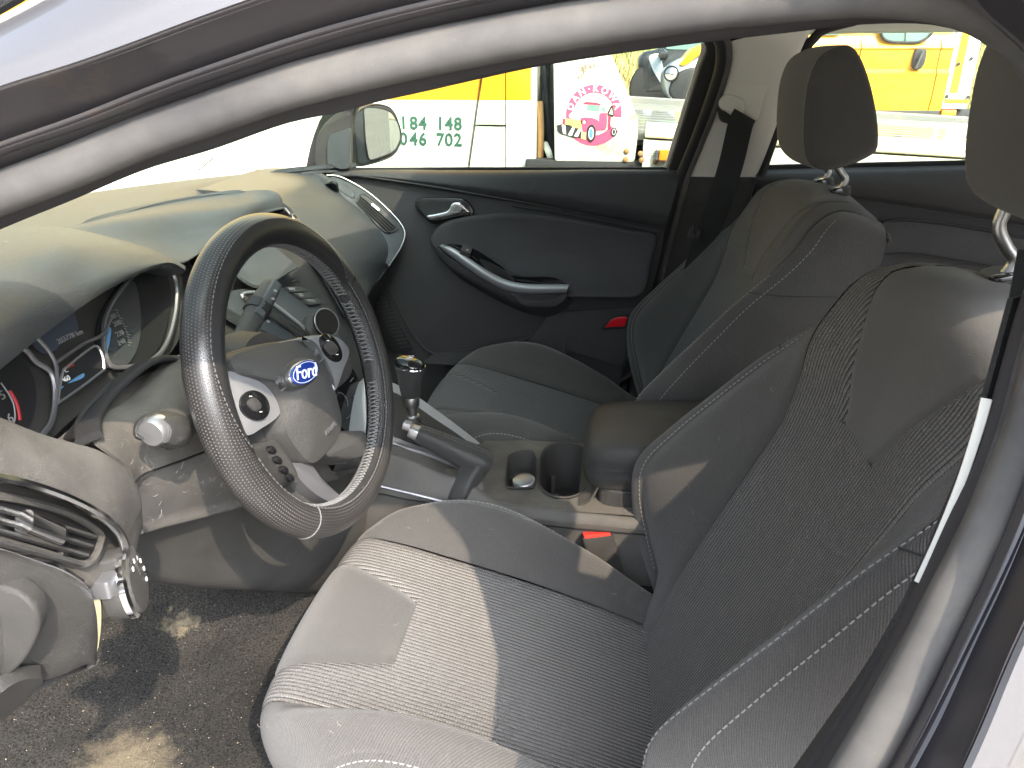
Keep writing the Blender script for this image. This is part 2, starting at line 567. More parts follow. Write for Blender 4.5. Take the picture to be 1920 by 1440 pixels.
def m_perf(name, perf=True):
    """glossy wheel cover hide, punched with rows of fine holes (UV in metres)"""
    m, nt, out = nodes(name)
    uv = coords(nt, 'UV'); co = coords(nt)
    sep = N(nt, 'ShaderNodeSeparateXYZ'); nt.links.new(uv, sep.inputs[0])
    pt = .0034
    a = mth(nt, 'DIVIDE', sep.outputs[0], pt); b = mth(nt, 'DIVIDE', sep.outputs[1], pt)
    a = mth(nt, 'ADD', a, mth(nt, 'MULTIPLY', mth(nt, 'FLOOR', mth(nt, 'MODULO', mth(nt, 'FLOOR', b), 2.0)), .5))
    fa = mth(nt, 'SUBTRACT', mth(nt, 'FRACT', a), .5); fb = mth(nt, 'SUBTRACT', mth(nt, 'FRACT', b), .5)
    d = mth(nt, 'SQRT', mth(nt, 'ADD', mth(nt, 'MULTIPLY', fa, fa), mth(nt, 'MULTIPLY', fb, fb)))
    hole = ramp(nt, d, [(.17, 1), (.27, 0)])
    g = voro(nt, co, 500, 'DISTANCE_TO_EDGE')
    dusty = ramp(nt, noise(nt, co, 16, 4, .6), [(.35, .2), (.7, 1)])
    if perf:
        col = mixc(nt, hole, (.022, .021, .022), mixc(nt, dusty, (.035, .033, .030), (.13, .12, .10)))
        h = mth(nt, 'SUBTRACT', mth(nt, 'MULTIPLY', g, .2), hole)
        nr = bumpn(nt, h, .0008, .7)
    else:
        col = (.018, .018, .019); nr = bumpn(nt, g, .0004, .5)
    pbsdf(nt, out, col, .30, 0, nr, .5)
    return m

def m_glass(name, tint=(.96, 1.0, .97), refl=1.0):
    m, nt, out = nodes(name)
    tr = N(nt, 'ShaderNodeBsdfTransparent'); tr.inputs[0].default_value = (*tint, 1)
    gl = N(nt, 'ShaderNodeBsdfGlossy'); gl.inputs['Roughness'].default_value = .0
    fr = N(nt, 'ShaderNodeLayerWeight'); fr.inputs[0].default_value = .5
    fres = mth(nt, 'MULTIPLY_ADD', mth(nt, 'POWER', fr.outputs['Facing'], 5.0), .9, .05)
    mx = N(nt, 'ShaderNodeMixShader')
    nt.links.new(mth(nt, 'MULTIPLY', fres, refl), mx.inputs[0]); nt.links.new(tr.outputs[0], mx.inputs[1]); nt.links.new(gl.outputs[0], mx.inputs[2])
    nt.links.new(mx.outputs[0], out.inputs[0])
    return m

def m_paint(name, c, flake=.0, rough=.28, metal=.0, dirt=.0, dirtc=(.30, .24, .16), spots=0.0):
    m, nt, out = nodes(name)
    co = coords(nt)
    col = c
    if flake:
        n = noise(nt, co, 1400, 2)
        col = mixc(nt, n, tuple(x * (1 - flake) for x in c), tuple(min(1, x * (1 + flake)) for x in c))
    if dirt:
        f = ramp(nt, noise(nt, co, 3.2, 7, .7), [(.45, 0), (.8, 1)])
        col = mixc(nt, mth(nt, 'MULTIPLY', f, dirt), col, dirtc)
    if spots:
        s = mth(nt, 'MULTIPLY', ramp(nt, noise(nt, co, 16, 6, .75), [(.56, 0), (.62, 1)]), ramp(nt, noise(nt, co, 3.2, 4), [(.42, 0), (.6, 1)]))
        col = mixc(nt, mth(nt, 'MULTIPLY', s, spots), col, (.16, .11, .07))
    ro = mth(nt, 'ADD', rough, mth(nt, 'MULTIPLY', noise(nt, co, 12, 4), .08))
    pbsdf(nt, out, col, ro, metal, None, .5, coat=.6)
    return m

STAIN = P(345, 1180, 'z', .28)
STAIN2 = P(230, 1450, 'z', .28)
M = dict(
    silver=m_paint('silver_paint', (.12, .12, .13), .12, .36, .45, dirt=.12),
    jamb=m_paint('shaded_silver_paint', (.042, .040, .046), .12, .30, .35, dirt=.10, spots=.12),  # same silver as the skin, darkened in colour for the channel's shade
    rubber=m_grain('weatherstrip_rubber', (.055, .054, .056), .55, 2600, .00006, .12, .35, film=.30),
    rubber_dark=m_grain('dark_rubber', (.028, .028, .03), .55, 900, .0003, .15, .35),
    trim=m_grain('dark_headliner_trim', (.045, .043, .046), .75, 2600, .00006, .10, .2),
    dash=m_grain('dash_soft_grain', (.060, .069, .077), .42, 900, .0004, .6, .7, film=.03),
    dashg=m_grain('dash_smooth_grain', (.046, .054, .060), .38, 700, .0004, .15, .8, film=.03),
    plastic=m_grain('dark_hard_plastic', (.042, .041, .04), .46, 1000, .0003, .35, .45, film=.12),
    dusty=m_grain('dusty_plastic', (.075, .071, .066), .55, 700, .0004, .8, .4, film=.45),
    panel=m_grain('grey_knee_plastic', (.080, .078, .075), .55, 1100, .0002, .45, .4, film=.2),
    door=m_grain('door_trim_plastic', (.050, .049, .052), .44, 520, .0005, .06, .45),
    doorsoft=m_grain('door_soft_pad', (.057, .056, .059), .52, 420, .0005, .05, .4),
    gloss=m_plain('gloss_black', (.008, .008, .009), .12, 0, .5),
    black=m_plain('matt_black', (.010, .010, .011), .6),
    satin=m_plain('satin_silver', (.48, .48, .49), .32, .85, var=.05),
    satind=m_plain('satin_dark_silver', (.22, .22, .23), .36, .7, var=.05),
    silverp=m_plain('silver_lacquer', (.25, .255, .265), .33, .4, var=.04),
    endpad=m_grain('grey_end_pad', (.034, .033, .032), .5, 1100, .0002, .3, .4, film=.12),
    silverc=m_plain('silver_console_lacquer', (.46, .46, .47), .42, .25, var=.04),
    chrome=m_plain('chrome', (.75, .75, .75), .12, 1.0),
    steel=m_plain('brushed_steel', (.42, .42, .41), .36, 1.0, var=.08),
    leather=m_grain('black_leather', (.030, .030, .030), .34, 620, .0004, .15, .8),
    leatherg=m_grain('worn_grey_leather', (.056, .056, .055), .42, 800, .0004, .45, .5, film=.08),
    cream=m_plain('cream_trim', (.60, .59, .53), .55, var=.03),
    carpet=m_carpet('floor_carpet'),
    cloth=m_fabric('plain_seat_cloth', (.070, .067, .064)),
    clothd=m_fabric('smooth_seat_cloth', (.066, .064, .062), weave=1200, twill=.25),
    rib=m_fabric('ribbed_seat_cloth', (.082, .078, .074), rib=1.25),
    thread=m_plain('grey_thread', (.24, .235, .23), .7),
    threadd=m_plain('dark_thread', (.11, .11, .11), .7),
    perf=m_perf('punched_wheel_cover'), cover=m_perf('smooth_wheel_cover', False),
    glass=m_glass('tinted_clear_glass', (.74, .82, .72)), dial=m_glass('dial_glass', (.9, .9, .9)),
    mirror=m_plain('mirror_glass', (.36, .37, .36), .0, 1.0),
    webbing=m_grain('seat_belt_webbing', (.030, .033, .032), .6, 1500, .0003, .0, .4),
    red=m_plain('red_plastic', (.65, .04, .03), .35),
    redl=m_plain('red_reflector', (.55, .012, .02), .15),
    white=m_plain('white_print', (.8, .8, .8), .5),
    greyp=m_plain('grey_print', (.24, .24, .24), .5),
    redp=m_plain('red_print', (.42, .02, .03), .5),
    needle=m_plain('blue_needle', (.10, .24, .42), .4),
    lcd=m_plain('grey_lcd', (.055, .065, .085), .18, spec=.6),
    blue=m_plain('badge_blue', (.015, .05, .32), .15, .3, coat=1.0),
    cord=m_plain('cream_cord', (.72, .62, .36), .6),
    ywhite=m_paint('white_truck_paint', (.62, .64, .56), 0, .35, 0, dirt=.12, spots=.25),
    tarn=m_paint('scuffed_white_panel', (.62, .62, .53), 0, .5, 0, dirt=.55, spots=1.0),
    yellow=m_paint('yellow_paint', (.80, .40, .02), 0, .35, 0, dirt=.08),
    vany=m_paint('van_yellow_paint', (.74, .36, .010), 0, .35, 0, dirt=.10),
    digit=m_plain('dark_green_print', (.03, .09, .06), .5, var=.2),
    seam=m_plain('panel_gap', (.05, .06, .05), .8),
    deck=m_paint('pale_deck_planks', (.15, .15, .14), 0, .6, 0, dirt=.5, spots=.4),
    chassis=m_plain('dark_chassis', (.02, .02, .022), .6, var=.3),
    rust=m_plain('rusty_steel', (.30, .17, .07), .8, var=.4),
    orange=m_plain('orange_lamp', (.85, .22, .02), .25),
    pink=m_plain('pink_print', (.66, .07, .15), .5), pinkd=m_plain('dark_pink_print', (.50, .04, .09), .5),
    creamp=m_plain('cream_print', (.80, .74, .52), .5), yprint=m_plain('pale_yellow_print', (.80, .66, .20), .5),
    blackcar=m_paint('black_car_paint', (.02, .022, .026), 0, .15, 0, dirt=.15),
    carblue=m_paint('pale_paint_and_reflections', (.45, .52, .58), .05, .25, .3),
    glassd=m_plain('dark_window_glass', (.16, .26, .23), .08, spec=.7),
    tyre=m_plain('tyre_rubber', (.02, .02, .02), .8),
)
# ================================================================== LARGE STRUCTURE
# ---------------- ground, rising gently away from the car
def terrain(x, y):
    return -.08 + .045 * np.clip(y - 1.0, 0, 30) + .012 * np.sin(x * 1.7 + y) * np.sin(y * 1.3)
gx = np.concatenate([np.linspace(-150, -14, 14), np.linspace(-12, 12, 60), np.linspace(14, 150, 14)])
gy = np.concatenate([np.linspace(-120, -9, 12), np.linspace(-8, 20, 60), np.linspace(23, 160, 14)])
gp = np.array([[A(x, y, terrain(x, y)) for x in gx] for y in gy])
m, nt, out = nodes('sandy_ground')
co_ = coords(nt)
c_ = mixc(nt, noise(nt, co_, .9, 8, .7), (.28, .265, .24), (.42, .395, .35))
c_ = mixc(nt, mth(nt, 'MULTIPLY', ramp(nt, voro(nt, co_, 22), [(0, 1), (.18, .7), (.3, 0)]), .6), c_, (.22, .19, .16))
pbsdf(nt, out, c_, .95, 0, bumpn(nt, mth(nt, 'ADD', noise(nt, co_, 30, 6, .7), voro(nt, co_, 22)), .02), .1)
V, F = gp.reshape(-1, 3), grid_faces(len(gy), len(gx))
ground = obj('ground', V, F, m, None, kind='structure')

# ---------------- car body shell round the open door
body = thing('parked_car', 'silver parked car seen through its open driver door, with cream pillar covers and carpet', 'car', (0, 0, 0))
def PL(off):
    return (0, 1, -.44, -.80 + off - .44 * .95)
def Qp(off, pts):
    return [P(u, v, 'p', PL(off)) for u, v in pts]

SEAL = [(-400, 540), (-200, 450), (-60, 386), (0, 362), (133, 312), (267, 256), (400, 210), (533, 165), (640, 136), (800, 99), (980, 64), (1112, 42),
        (1244, 23), (1400, 3), (1560, -12), (1680, -14), (1790, 0), (1870, 32), (1932, 84), (1975, 150), (2000, 240), (2006, 350),
        (1998, 480), (1978, 620), (1950, 755), (1908, 880), (1846, 1012), (1782, 1135), (1710, 1275), (1612, 1440), (1520, 1590), (1380, 1800)]
sealc = spline(Qp(0, SEAL), 150)
UPN = unit(A(0, -1, .44))                       # outwards from the door plane
# bulb of the weatherstrip plus its thin lip
w1 = g_sweep(sealc, circ(.0125, 14, .0115), up=UPN)
LIP = [(-400, 592), (-200, 492), (-60, 426), (0, 400), (133, 350), (267, 294), (400, 248), (533, 198), (640, 171), (797, 138), (980, 102), (1112, 83), (1244, 62),
       (1400, 39), (1520, 23), (1640, 17), (1727, 19), (1815, 36), (1888, 74), (1928, 115), (1955, 175), (1968, 260), (1970, 370), (1960, 500),
       (1918, 655), (1882, 790), (1843, 902), (1792, 1020), (1735, 1130), (1655, 1275), (1560, 1440), (1465, 1590), (1325, 1800)]
lipc = spline(Qp(.014, LIP), 150)
w2 = g_tube(lipc, .0022, 6)
wv = join([w1, w2])
obj('weatherstrip', wv[0], wv[1], M['rubber'], body)
# base flange the seal grips, dark trim inwards of it
TRIM = [(-400, 625), (-200, 525), (-60, 458), (0, 431), (133, 377), (267, 320), (400, 280), (533, 233), (640, 210), (705, 191), (797, 170), (898, 146), (1003, 123), (1144, 100),
        (1326, 77), (1479, 61), (1560, 51), (1644, 44), (1752, 46), (1834, 71), (1888, 110), (1920, 139), (1936, 190), (1946, 270), (1948, 380), (1935, 490),
        (1900, 600), (1864, 730), (1822, 870), (1769, 976), (1705, 1120), (1622, 1281), (1524, 1440), (1430, 1590), (1290, 1800)]
trimc = spline(Qp(.035, TRIM), 150)
toff = trimc - np.mean(trimc, axis=0); toff[:, 1] = 0; toff /= np.linalg.norm(toff, axis=1, keepdims=True)
inner = trimc + toff * .028 + A(0, .045, 0)
inn2 = trimc + toff * .075 + A(0, .09, 0)
seali = sealc + A(0, .006, .0)
sheet('pillar_trim', [seali + A(0, .004, 0), lipc + A(0, .006, 0), trimc, inner, inn2], M['trim'], body, 14, 150, .002, face=CAM)
# painted jamb channel between seal and outer skin
SKIN = [(-400, 330), (-200, 248), (-100, 206), (0, 164), (133, 122), (233, 87), (350, 43), (450, 7), (560, -30), (750, -88), (1000, -145), (1300, -180), (1600, -175), (1800, -120),
        (1900, -20), (1990, 60), (2060, 170), (2095, 320), (2095, 500), (2075, 700), (2035, 900), (1975, 1080), (1905, 1235), (1836, 1400), (1740, 1600), (1600, 1850)]
skinc = spline(Qp(-.055, SKIN), 150)
j0 = sealc + A(0, .002, 0)
def mixl(a, b, t, n=0.0): return a + (b - a) * t + UPN * n
jr = [sealc + UPN * .002, mixl(sealc, skinc, .16, -.018), mixl(sealc, skinc, .36, -.026), mixl(sealc, skinc, .41, -.020), mixl(sealc, skinc, .46, -.004), mixl(sealc, skinc, .52, -.002), mixl(sealc, skinc, .56, -.012), mixl(sealc, skinc, .66, -.016), mixl(sealc, skinc, .86, -.006), mixl(sealc, skinc, .96, .001), skinc]
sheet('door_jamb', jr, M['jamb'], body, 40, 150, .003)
# outer skin: A pillar, roof rail, rear of the opening
cen = np.mean(skinc, axis=0)
outw = skinc - cen
outw = outw / np.linalg.norm(outw, axis=1, keepdims=True)
outw[:, 1] = 0
s1 = skinc + outw * .012 + A(0, .0005, 0)
s2 = skinc + outw * .03 + A(0, .004, .0)
s3 = skinc + outw * .062 + A(0, .022, .0)
s4 = skinc + outw * .085 + A(0, .06, .01)
sheet('side_frame', [skinc + UPN * .0012, s1, s2, s3, s4], M['silver'], body, 24, 150, .003)
# dark gutter strip along the windscreen edge
gut = s4[:70] + outw[:70] * .004 + A(0, -.012, 0)
V, F = g_tube(gut, .006, 8)
obj('gutter_strip', V, F, M['rubber_dark'], body)
# roof with inner lining
def railpt(x, sgn):
    z = np.interp(x, [-.40, -.25, -.1, .1, .3, .6, 1.0, 1.5, 1.9], [1.165, 1.215, 1.245, 1.262, 1.27, 1.275, 1.27, 1.24, 1.17])
    y = np.interp(x, [-.40, .2, 1.0, 1.9], [.70, .67, .66, .60])
    return A(x, sgn * y, z)
def roofgrid(dz, dy):
    rows = []
    for x in np.linspace(-.28, 1.75, 14):
        a, b = railpt(x, -1), railpt(x, 1)
        row = []
        for t in np.linspace(-1, 1, 13):
            z = a[2] + (1 - abs(t) ** 2.6) * .085 + dz
            row.append(A(x, t * (b[1] - dy), z))
        rows.append(row)
    return np.array(rows)
sheet('roof_panel', roofgrid(.03, 0.0), M['silver'], body, 20, 24, .002, face=A(.5, 0, 5))
sheet('headliner', roofgrid(-.005, .01), M['cream'], body, 20, 24, .004, face=A(.5, 0, .5))
# rear part of the driver's side: B pillar outside, rear door with its window hole
pb = [A(.235, -.835, .85), A(.33, -.84, .85)]
def side_strip(name, x0, x1, z0, z1, mat, rows=6):
    r = []
    for z in np.linspace(z0, z1, rows):
        off = -.86 + np.clip(z - .93, 0, 1) * .50
        r.append([A(x0 + (z - z0) * .10, off + .0, z), A((x0 + x1) / 2 + (z - z0) * .1, off - .008, z), A(x1 + (z - z0) * .10, off, z)])
    return sheet(name, r, mat, body, 12, 6, .02, face=A(.5, -3, 1))
side_strip('rear_door_skin', .26, 1.15, .10, .985, M['silver'], 8)
side_strip('pillar_skin', .275, .355, .985, 1.27, M['gloss'])
side_strip('rear_quarter_pillar', 1.05, 1.6, .985, 1.27, M['silver'])
# windscreen
ws = []
for t in np.linspace(-1, 1, 9):
    y = t * .72
    b_ = A(-1.10 + .24 * abs(t) ** 2.2, t * .76, .985 - .02 * abs(t) ** 2)
    h_ = A(-.30 + .05 * t * t, t * .60, 1.335 - .10 * abs(t) ** 2.4)
    mid = (b_ + h_) / 2 + A(-.03, 0, .03)
    ws.append([b_, mid, h_])
p_ = patch(ws, 24, 12)
obj('windscreen', p_.reshape(-1, 3), grid_faces(24, 12), M['glass'], body)
# passenger side A pillar with inner cover and black windscreen edge
pa = Qy([(588, 330, .80), (600, 275, .79), (622, 222, .775), (655, 192, .755), (720, 160, .725), (820, 125, .70), (960, 90, .675)])
V, F = g_sweep(spline(pa, 30), rpoly([(-.018, -.020), (.018, -.020), (.018, .020), (-.018, .020)], .012), up=A(0, 0, 1))
obj('windscreen_pillar', V, F, M['rubber_dark'], body)
# carpeted floor
cp = []
for x, z in ((-1.25, .62), (-1.02, .46), (-.86, .34), (-.72, .285), (-.5, .275), (-.25, .275), (.1, .28), (.5, .28)):
    cp.append([A(x, -.80, z + .02), A(x, -.72, z), A(x, -.45, z + .004 * sin(x * 9)), A(x, -.24, z + .004), A(x, -.15, z + .04), A(x, -.11, z + .16), A(x, 0, z + .2), A(x, .11, z + .16), A(x, .15, z + .04), A(x, .45, z), A(x, .74, z)])
cg = patch(cp, 90, 110)
cg[..., 2] += .004 * np.sin(cg[..., 0] * 31 + 2 * np.sin(cg[..., 1] * 17)) * np.sin(cg[..., 1] * 23)
V, F = g_sheet(cg, .01, A(0, 0, 3))
obj('carpet', V, F, M['carpet'], body)
obj('sill_step', *g_sweep([A(-.95, -.80, .30), A(-.3, -.80, .30), A(.25, -.80, .31)], rpoly([(-.06, -.09), (.05, -.09), (.05, .06), (-.06, .06)], .03), up=A(0, 0, 1)), M['silver'], body)
# firewall and rear closing panels keep the cabin closed where nobody looks
sheet('firewall', [[A(-1.22, y, .2) for y in (-.8, 0, .8)], [A(-1.16 + .2 * abs(y), y, .70) for y in (-.8, 0, .8)], [A(-1.08 + .32 * abs(y), y, .93) for y in (-.75, 0, .75)]], M['black'], body, 6, 6, .01, face=A(0, 0, .7))
sheet('rear_bulkhead', [[A(1.62, y, .2) for y in (-.8, 0, .8)], [A(1.70, y, .80) for y in (-.8, 0, .8)], [A(1.76, y, 1.0) for y in (-.8, 0, .8)]], M['cloth'], body, 6, 6, .01, face=A(0, 0, .7))
# driver's side B pillar inside: dark lower trim, thin cream edge of the upper cover
bp = [(1900, 560), (1867, 682), (1820, 850), (1769, 976), (1720, 1092), (1622, 1281), (1524, 1440), (1430, 1590)]
b1 = spline([P(u, v, 'p', PL(.036)) for u, v in bp], 40)
sheet('pillar_cover', [b1, b1 + A(.03, .02, 0), b1 + A(.09, .03, 0), b1 + A(.18, .02, 0)], M['rubber_dark'], body, 10, 40, .003)
cs = [(1850, 748), (1836, 800), (1805, 895), (1765, 995), (1720, 1092)]
c1 = spline([P(u, v, 'p', PL(.030)) for u, v in cs], 24)
V, F = g_sweep(c1, rpoly([(-.0028, -.002), (.0028, -.002), (.0028, .002), (-.0028, .002)], .0015, 2), up=unit(CAM - c1[12]), scale=np.linspace(1.0, .62, 24))
obj('pillar_edge_strip', V, F, M['cream'], body, label='thin cream edge of the driver side pillar cover')

# ---------------- passenger side B pillar
PY = .665
cr1 = [(1366, 78), (1362, 130), (1340, 210), (1310, 270), (1281, 331)]
crR = [(1530, 40), (1500, 100), (1468, 200), (1440, 290), (1425, 333)]
def pyl(v): return .585 + (np.clip(v, 60, 700) - 60) * .00032
L1 = spline([P(u, v, 'y', pyl(v)) for u, v in cr1], 24); R1 = spline([P(u, v, 'y', pyl(v)) for u, v in crR], 24)
sheet('upper_pillar_cover', [L1 + A(-.004, .03, 0), L1 + A(.003, .004, 0), (L1 * .7 + R1 * .3), (L1 * .3 + R1 * .7), R1 + A(-.003, .003, 0), R1 + A(.004, .03, 0)], M['cream'], body, 20, 24, .003)
# belt outlet cover: raised plate with pull-down guide
pv = Fr(P(1400, 200, 'y', .622), A(1, 0, 0), A(0, .0, 1))
o_ = [(1388, 108), (1448, 128), (1440, 165), (1420, 225), (1400, 236), (1352, 205), (1356, 170)]
prism('belt_cover', rpoly([pv.w(*pv.px(u, v), .006) for u, v in o_], .012), pv.n, .012, M['cream'], body, .004)
o_ = [(1345, 190), (1358, 174), (1392, 184), (1398, 200), (1392, 216), (1350, 206)]
prism('belt_slider', rpoly([pv.w(*pv.px(u, v), .013) for u, v in o_], .01), pv.n, .014, M['cream'], body, .004)
o_ = [(1343, 199), (1405, 218), (1402, 232), (1388, 238), (1350, 228)]
prism('belt_slot', rpoly([pv.w(*pv.px(u, v), .0045) for u, v in o_], .008), pv.n, .008, M['black'], body)
lo = [(1281, 333), (1262, 400), (1240, 480), (1215, 570), (1195, 660), (1180, 760)]
ro = [(1420, 333), (1405, 380), (1390, 450), (1370, 560), (1350, 660), (1330, 760)]
L2 = spline([P(u, v, 'y', pyl(v) - .004) for u, v in lo], 24); R2 = spline([P(u, v, 'y', pyl(v) - .004) for u, v in ro], 24)
sheet('lower_pillar_cover', [L2 + A(-.003, .04, 0), L2 + A(.003, .004, 0), (L2 + R2) / 2, R2 + A(-.003, .004, 0), R2 + A(.003, .04, 0)], M['plastic'], body, 14, 24, .003)
# door seal in front of it
ps = [(1180, 70), (1280, 60), (1330, 62), (1348, 72), (1353, 95), (1350, 130), (1328, 200), (1299, 275), (1275, 335), (1252, 420), (1231, 500), (1208, 600), (1185, 680), (1150, 712), (1100, 735)]
pp_ = spline([P(u, v, 'y', pyl(v) + .0) for u, v in ps], 60)
obj('door_seal', *g_tube(pp_, .012, 10), M['rubber_dark'], body)
pp2 = spline([P(u + 13, v, 'y', pyl(v) - .004) for u, v in ps[3:]], 60)
obj('door_seal', *g_tube(pp2, .0075, 8), M['rubber'], body)

# dark outer pillar behind the covers closes the gap to the doors
po = [(1352, 40), (1345, 140), (1310, 250), (1280, 340), (1240, 480), (1205, 610), (1170, 720), (1120, 860), (1050, 1010)]
pr_ = [(1520, 40), (1490, 140), (1450, 250), (1420, 340), (1410, 480), (1400, 610), (1380, 720), (1340, 860), (1290, 1010)]
LL = spline([P(u - 6, v, 'y', pyl(v) + .055) for u, v in po], 24); RR = spline([P(u + 4, v, 'y', pyl(v) + .055) for u, v in pr_], 24)
sheet('outer_pillar', [LL, LL * .6 + RR * .4, RR], M['gloss'], body, 8, 24, .03)

obj('far_sill', *g_sweep([A(-1.0, .78, .24), A(0, .78, .24), A(1.5, .78, .25)], rpoly([(-.09, -.14), (.09, -.14), (.09, .10), (-.09, .10)], .03), up=A(0, 0, 1)), M['silver'], body)
# ================================================================== SEATS
DY = -.37
def arc(p, axis):
    d = np.linalg.norm(np.diff(p, axis=axis), axis=2)
    z = np.zeros_like(np.take(p, [0], axis=axis)[..., 0])
    return np.concatenate([z, np.cumsum(d, axis=axis)], axis=axis)

def panel(name, p, mat, parent, seams='', uvu=None, uvv=None, groove=.0028, width=.006, puff=0.0, thick=.006, face=None, n=None):
    """upholstery panel: grid p with its edges pulled down into the seams"""
    p = np.asarray(p, float)
    nn = gnormals(p)
    tgt = CAM if face is None else np.asarray(face, float)
    if np.sum(nn * (tgt - p)) < 0: nn = -nn; flip = True
    else: flip = False
    av, au = arc(p, 0), arc(p, 1)
    d = np.full(p.shape[:2], 1e3)
    if 'L' in seams: d = np.minimum(d, au)
    if 'R' in seams: d = np.minimum(d, au[:, -1:] - au)
    if 'T' in seams: d = np.minimum(d, av)
    if 'B' in seams: d = np.minimum(d, av[-1:] - av)
    wl = np.clip(np.minimum(au[:, -1:], 1.0) / .07, .12, 1.0)
    off = -groove * wl * np.exp(-(d / width) ** 1.5) + puff * (1 - np.exp(-d / .05))
    off = np.where(d > 500, 0, off)
    q = p + nn * off[..., None]
    U = (au - au[:, au.shape[1] // 2:au.shape[1] // 2 + 1]) if uvu is None else uvu
    W = av if uvv is None else uvv
    k = q.shape[0] * q.shape[1]
    V = np.vstack([q.reshape(-1, 3), (q - nn * thick).reshape(-1, 3)])
    F = grid_faces(q.shape[0], q.shape[1])
    if flip: F = [f[::-1] for f in F]
    G = [[a + k for a in f[::-1]] for f in F]
    uv = np.stack([U.ravel(), W.ravel()], 1)
    return obj(name, V, F + G, mat, parent, uv=np.vstack([uv, uv]), sharp=60), q, nn

def lines(tab, nrow):
    """tab: rows of half-section points (s, x, z); returns array (nrow, npts, 3) in (s, x, z)"""
    return uspline(np.array(tab, float), nrow)

GRIDS = []
def make_seat():
    seat = thing('car_seat', 'driver seat of charcoal cloth, its front half in sunlight beside the steering wheel', 'car seat', (0, DY, 0), 'front seats')
    W = lambda s, x, z: np.stack([x, DY + s, z], -1)
    # ---------- backrest table: centre, rib seam, valley, stitched seam, outer roll, side middle, rear edge
    T = [
     [(0, .075, .40), (.14, .070, .40), (.18, .075, .40), (.21, .105, .41), (.25, .105, .41), (.262, .16, .40), (.24, .25, .40)],
     [(0, .108, .46), (.146, .096, .46), (.186, .092, .46), (.218, .104, .46), (.252, .086, .46), (.266, .155, .46), (.245, .285, .46)],
     [(0, .142, .53), (.152, .124, .53), (.192, .104, .53), (.230, .088, .53), (.260, .065, .53), (.272, .150, .53), (.254, .31, .53)],
     [(0, .172, .59), (.155, .150, .59), (.196, .114, .59), (.237, .074, .595), (.264, .056, .60), (.276, .15, .60), (.258, .335, .59)],
     [(0, .200, .65), (.157, .177, .65), (.197, .133, .65), (.238, .079, .652), (.264, .064, .655), (.276, .16, .655), (.258, .36, .65)],
     [(0, .227, .71), (.159, .205, .71), (.198, .165, .71), (.236, .118, .71), (.260, .106, .71), (.272, .19, .71), (.257, .382, .71)],
     [(0, .252, .77), (.162, .232, .77), (.198, .203, .77), (.231, .168, .77), (.253, .160, .77), (.266, .23, .77), (.254, .402, .77)],
     [(0, .276, .83), (.176, .250, .83), (.201, .236, .83), (.224, .220, .83), (.243, .214, .83), (.258, .275, .83), (.249, .418, .83)],
     [(0, .289, .88), (.193, .262, .88), (.204, .261, .88), (.215, .263, .88), (.233, .270, .88), (.250, .320, .88), (.245, .430, .88)],
     [(0, .304, .925), (.200, .285, .923), (.206, .289, .923), (.213, .295, .922), (.229, .306, .922), (.246, .352, .920), (.242, .437, .915)],
     [(0, .319, .962), (.193, .304, .956), (.199, .308, .955), (.206, .314, .954), (.221, .327, .953), (.238, .368, .950), (.236, .440, .938)],
     [(0, .340, .988), (.177, .327, .978), (.184, .331, .976), (.191, .336, .974), (.206, .348, .971), (.223, .382, .966), (.224, .442, .950)],
     [(0, .372, 1.000), (.150, .362, .991), (.158, .365, .989), (.167, .369, .986), (.184, .378, .981), (.203, .400, .974), (.207, .446, .956)],
     [(0, .420, .993), (.132, .412, .986), (.145, .413, .983), (.158, .415, .979), (.174, .420, .973), (.194, .430, .965), (.198, .454, .948)],
     [(0, .462, .962), (.132, .458, .958), (.144, .459, .956), (.156, .460, .953), (.172, .461, .948), (.192, .462, .942), (.196, .466, .93)],
    ]
    NR = 150
    B = lines(T, NR)                            # (NR, 7, 3)
    tt = np.linspace(0, len(T) - 1, NR)
    zc = B[:, 0, 2]
    row = lambda r: int(round(r / (len(T) - 1) * (NR - 1)))
    def cpt(c, lo, hi):
        """centre panel at column c in -1..1 (arrays ok), rows lo..hi"""
        b = B[lo:hi]
        c = np.broadcast_to(c, (hi - lo,) + np.shape(c)[-1:]) if np.ndim(c) == 1 else c
        g = np.abs(c) ** np.interp(tt[lo:hi], [0, 6, 7.5, 14], [2.4, 2.3, 1.6, 1.5])[:, None]
        s = c * b[:, 1:2, 0]
        x = b[:, 0:1, 1] + (b[:, 1:2, 1] - b[:, 0:1, 1]) * g
        z = b[:, 0:1, 2] + (b[:, 1:2, 2] - b[:, 0:1, 2]) * g
        return W(s, x, z), s
    r_ins, r_top, r_end = row(7.0), row(12.2), NR
    wz = np.interp(tt, [7, 7.25, 7.6, 8, 9, 10, 11, 12, 14], [.050, .058, .070, .084, .116, .142, .152, .134, .126]) / B[:, 1, 0]
    back, _, _ = panel('backrest', cpt(np.linspace(-1, 1, 60), 0, r_ins + 1)[0], M['rib'], seat, 'LR',
                       uvu=np.broadcast_to(np.linspace(-1, 1, 60) * .165, (r_ins + 1, 60)))
    for sg in (1, -1):
        f = np.linspace(0, 1, 30)
        c = sg * (wz[r_ins:r_end, None] + (1 - wz[r_ins:r_end, None]) * f[None, :])
        p, s = cpt(c, r_ins, r_end)
        panel('ribbed_panel', p, M['rib'], back, 'LR', uvu=np.broadcast_to(c * .165, s.shape))
    f = np.linspace(-1, 1, 50)
    c = wz[r_ins:r_end, None] * f[None, :]
    # round the lower corners of the shield
    p, s = cpt(c, r_ins, r_end)
    panel('shoulder_panel', p, M['clothd'], back, 'LR', puff=.001, groove=.0030)
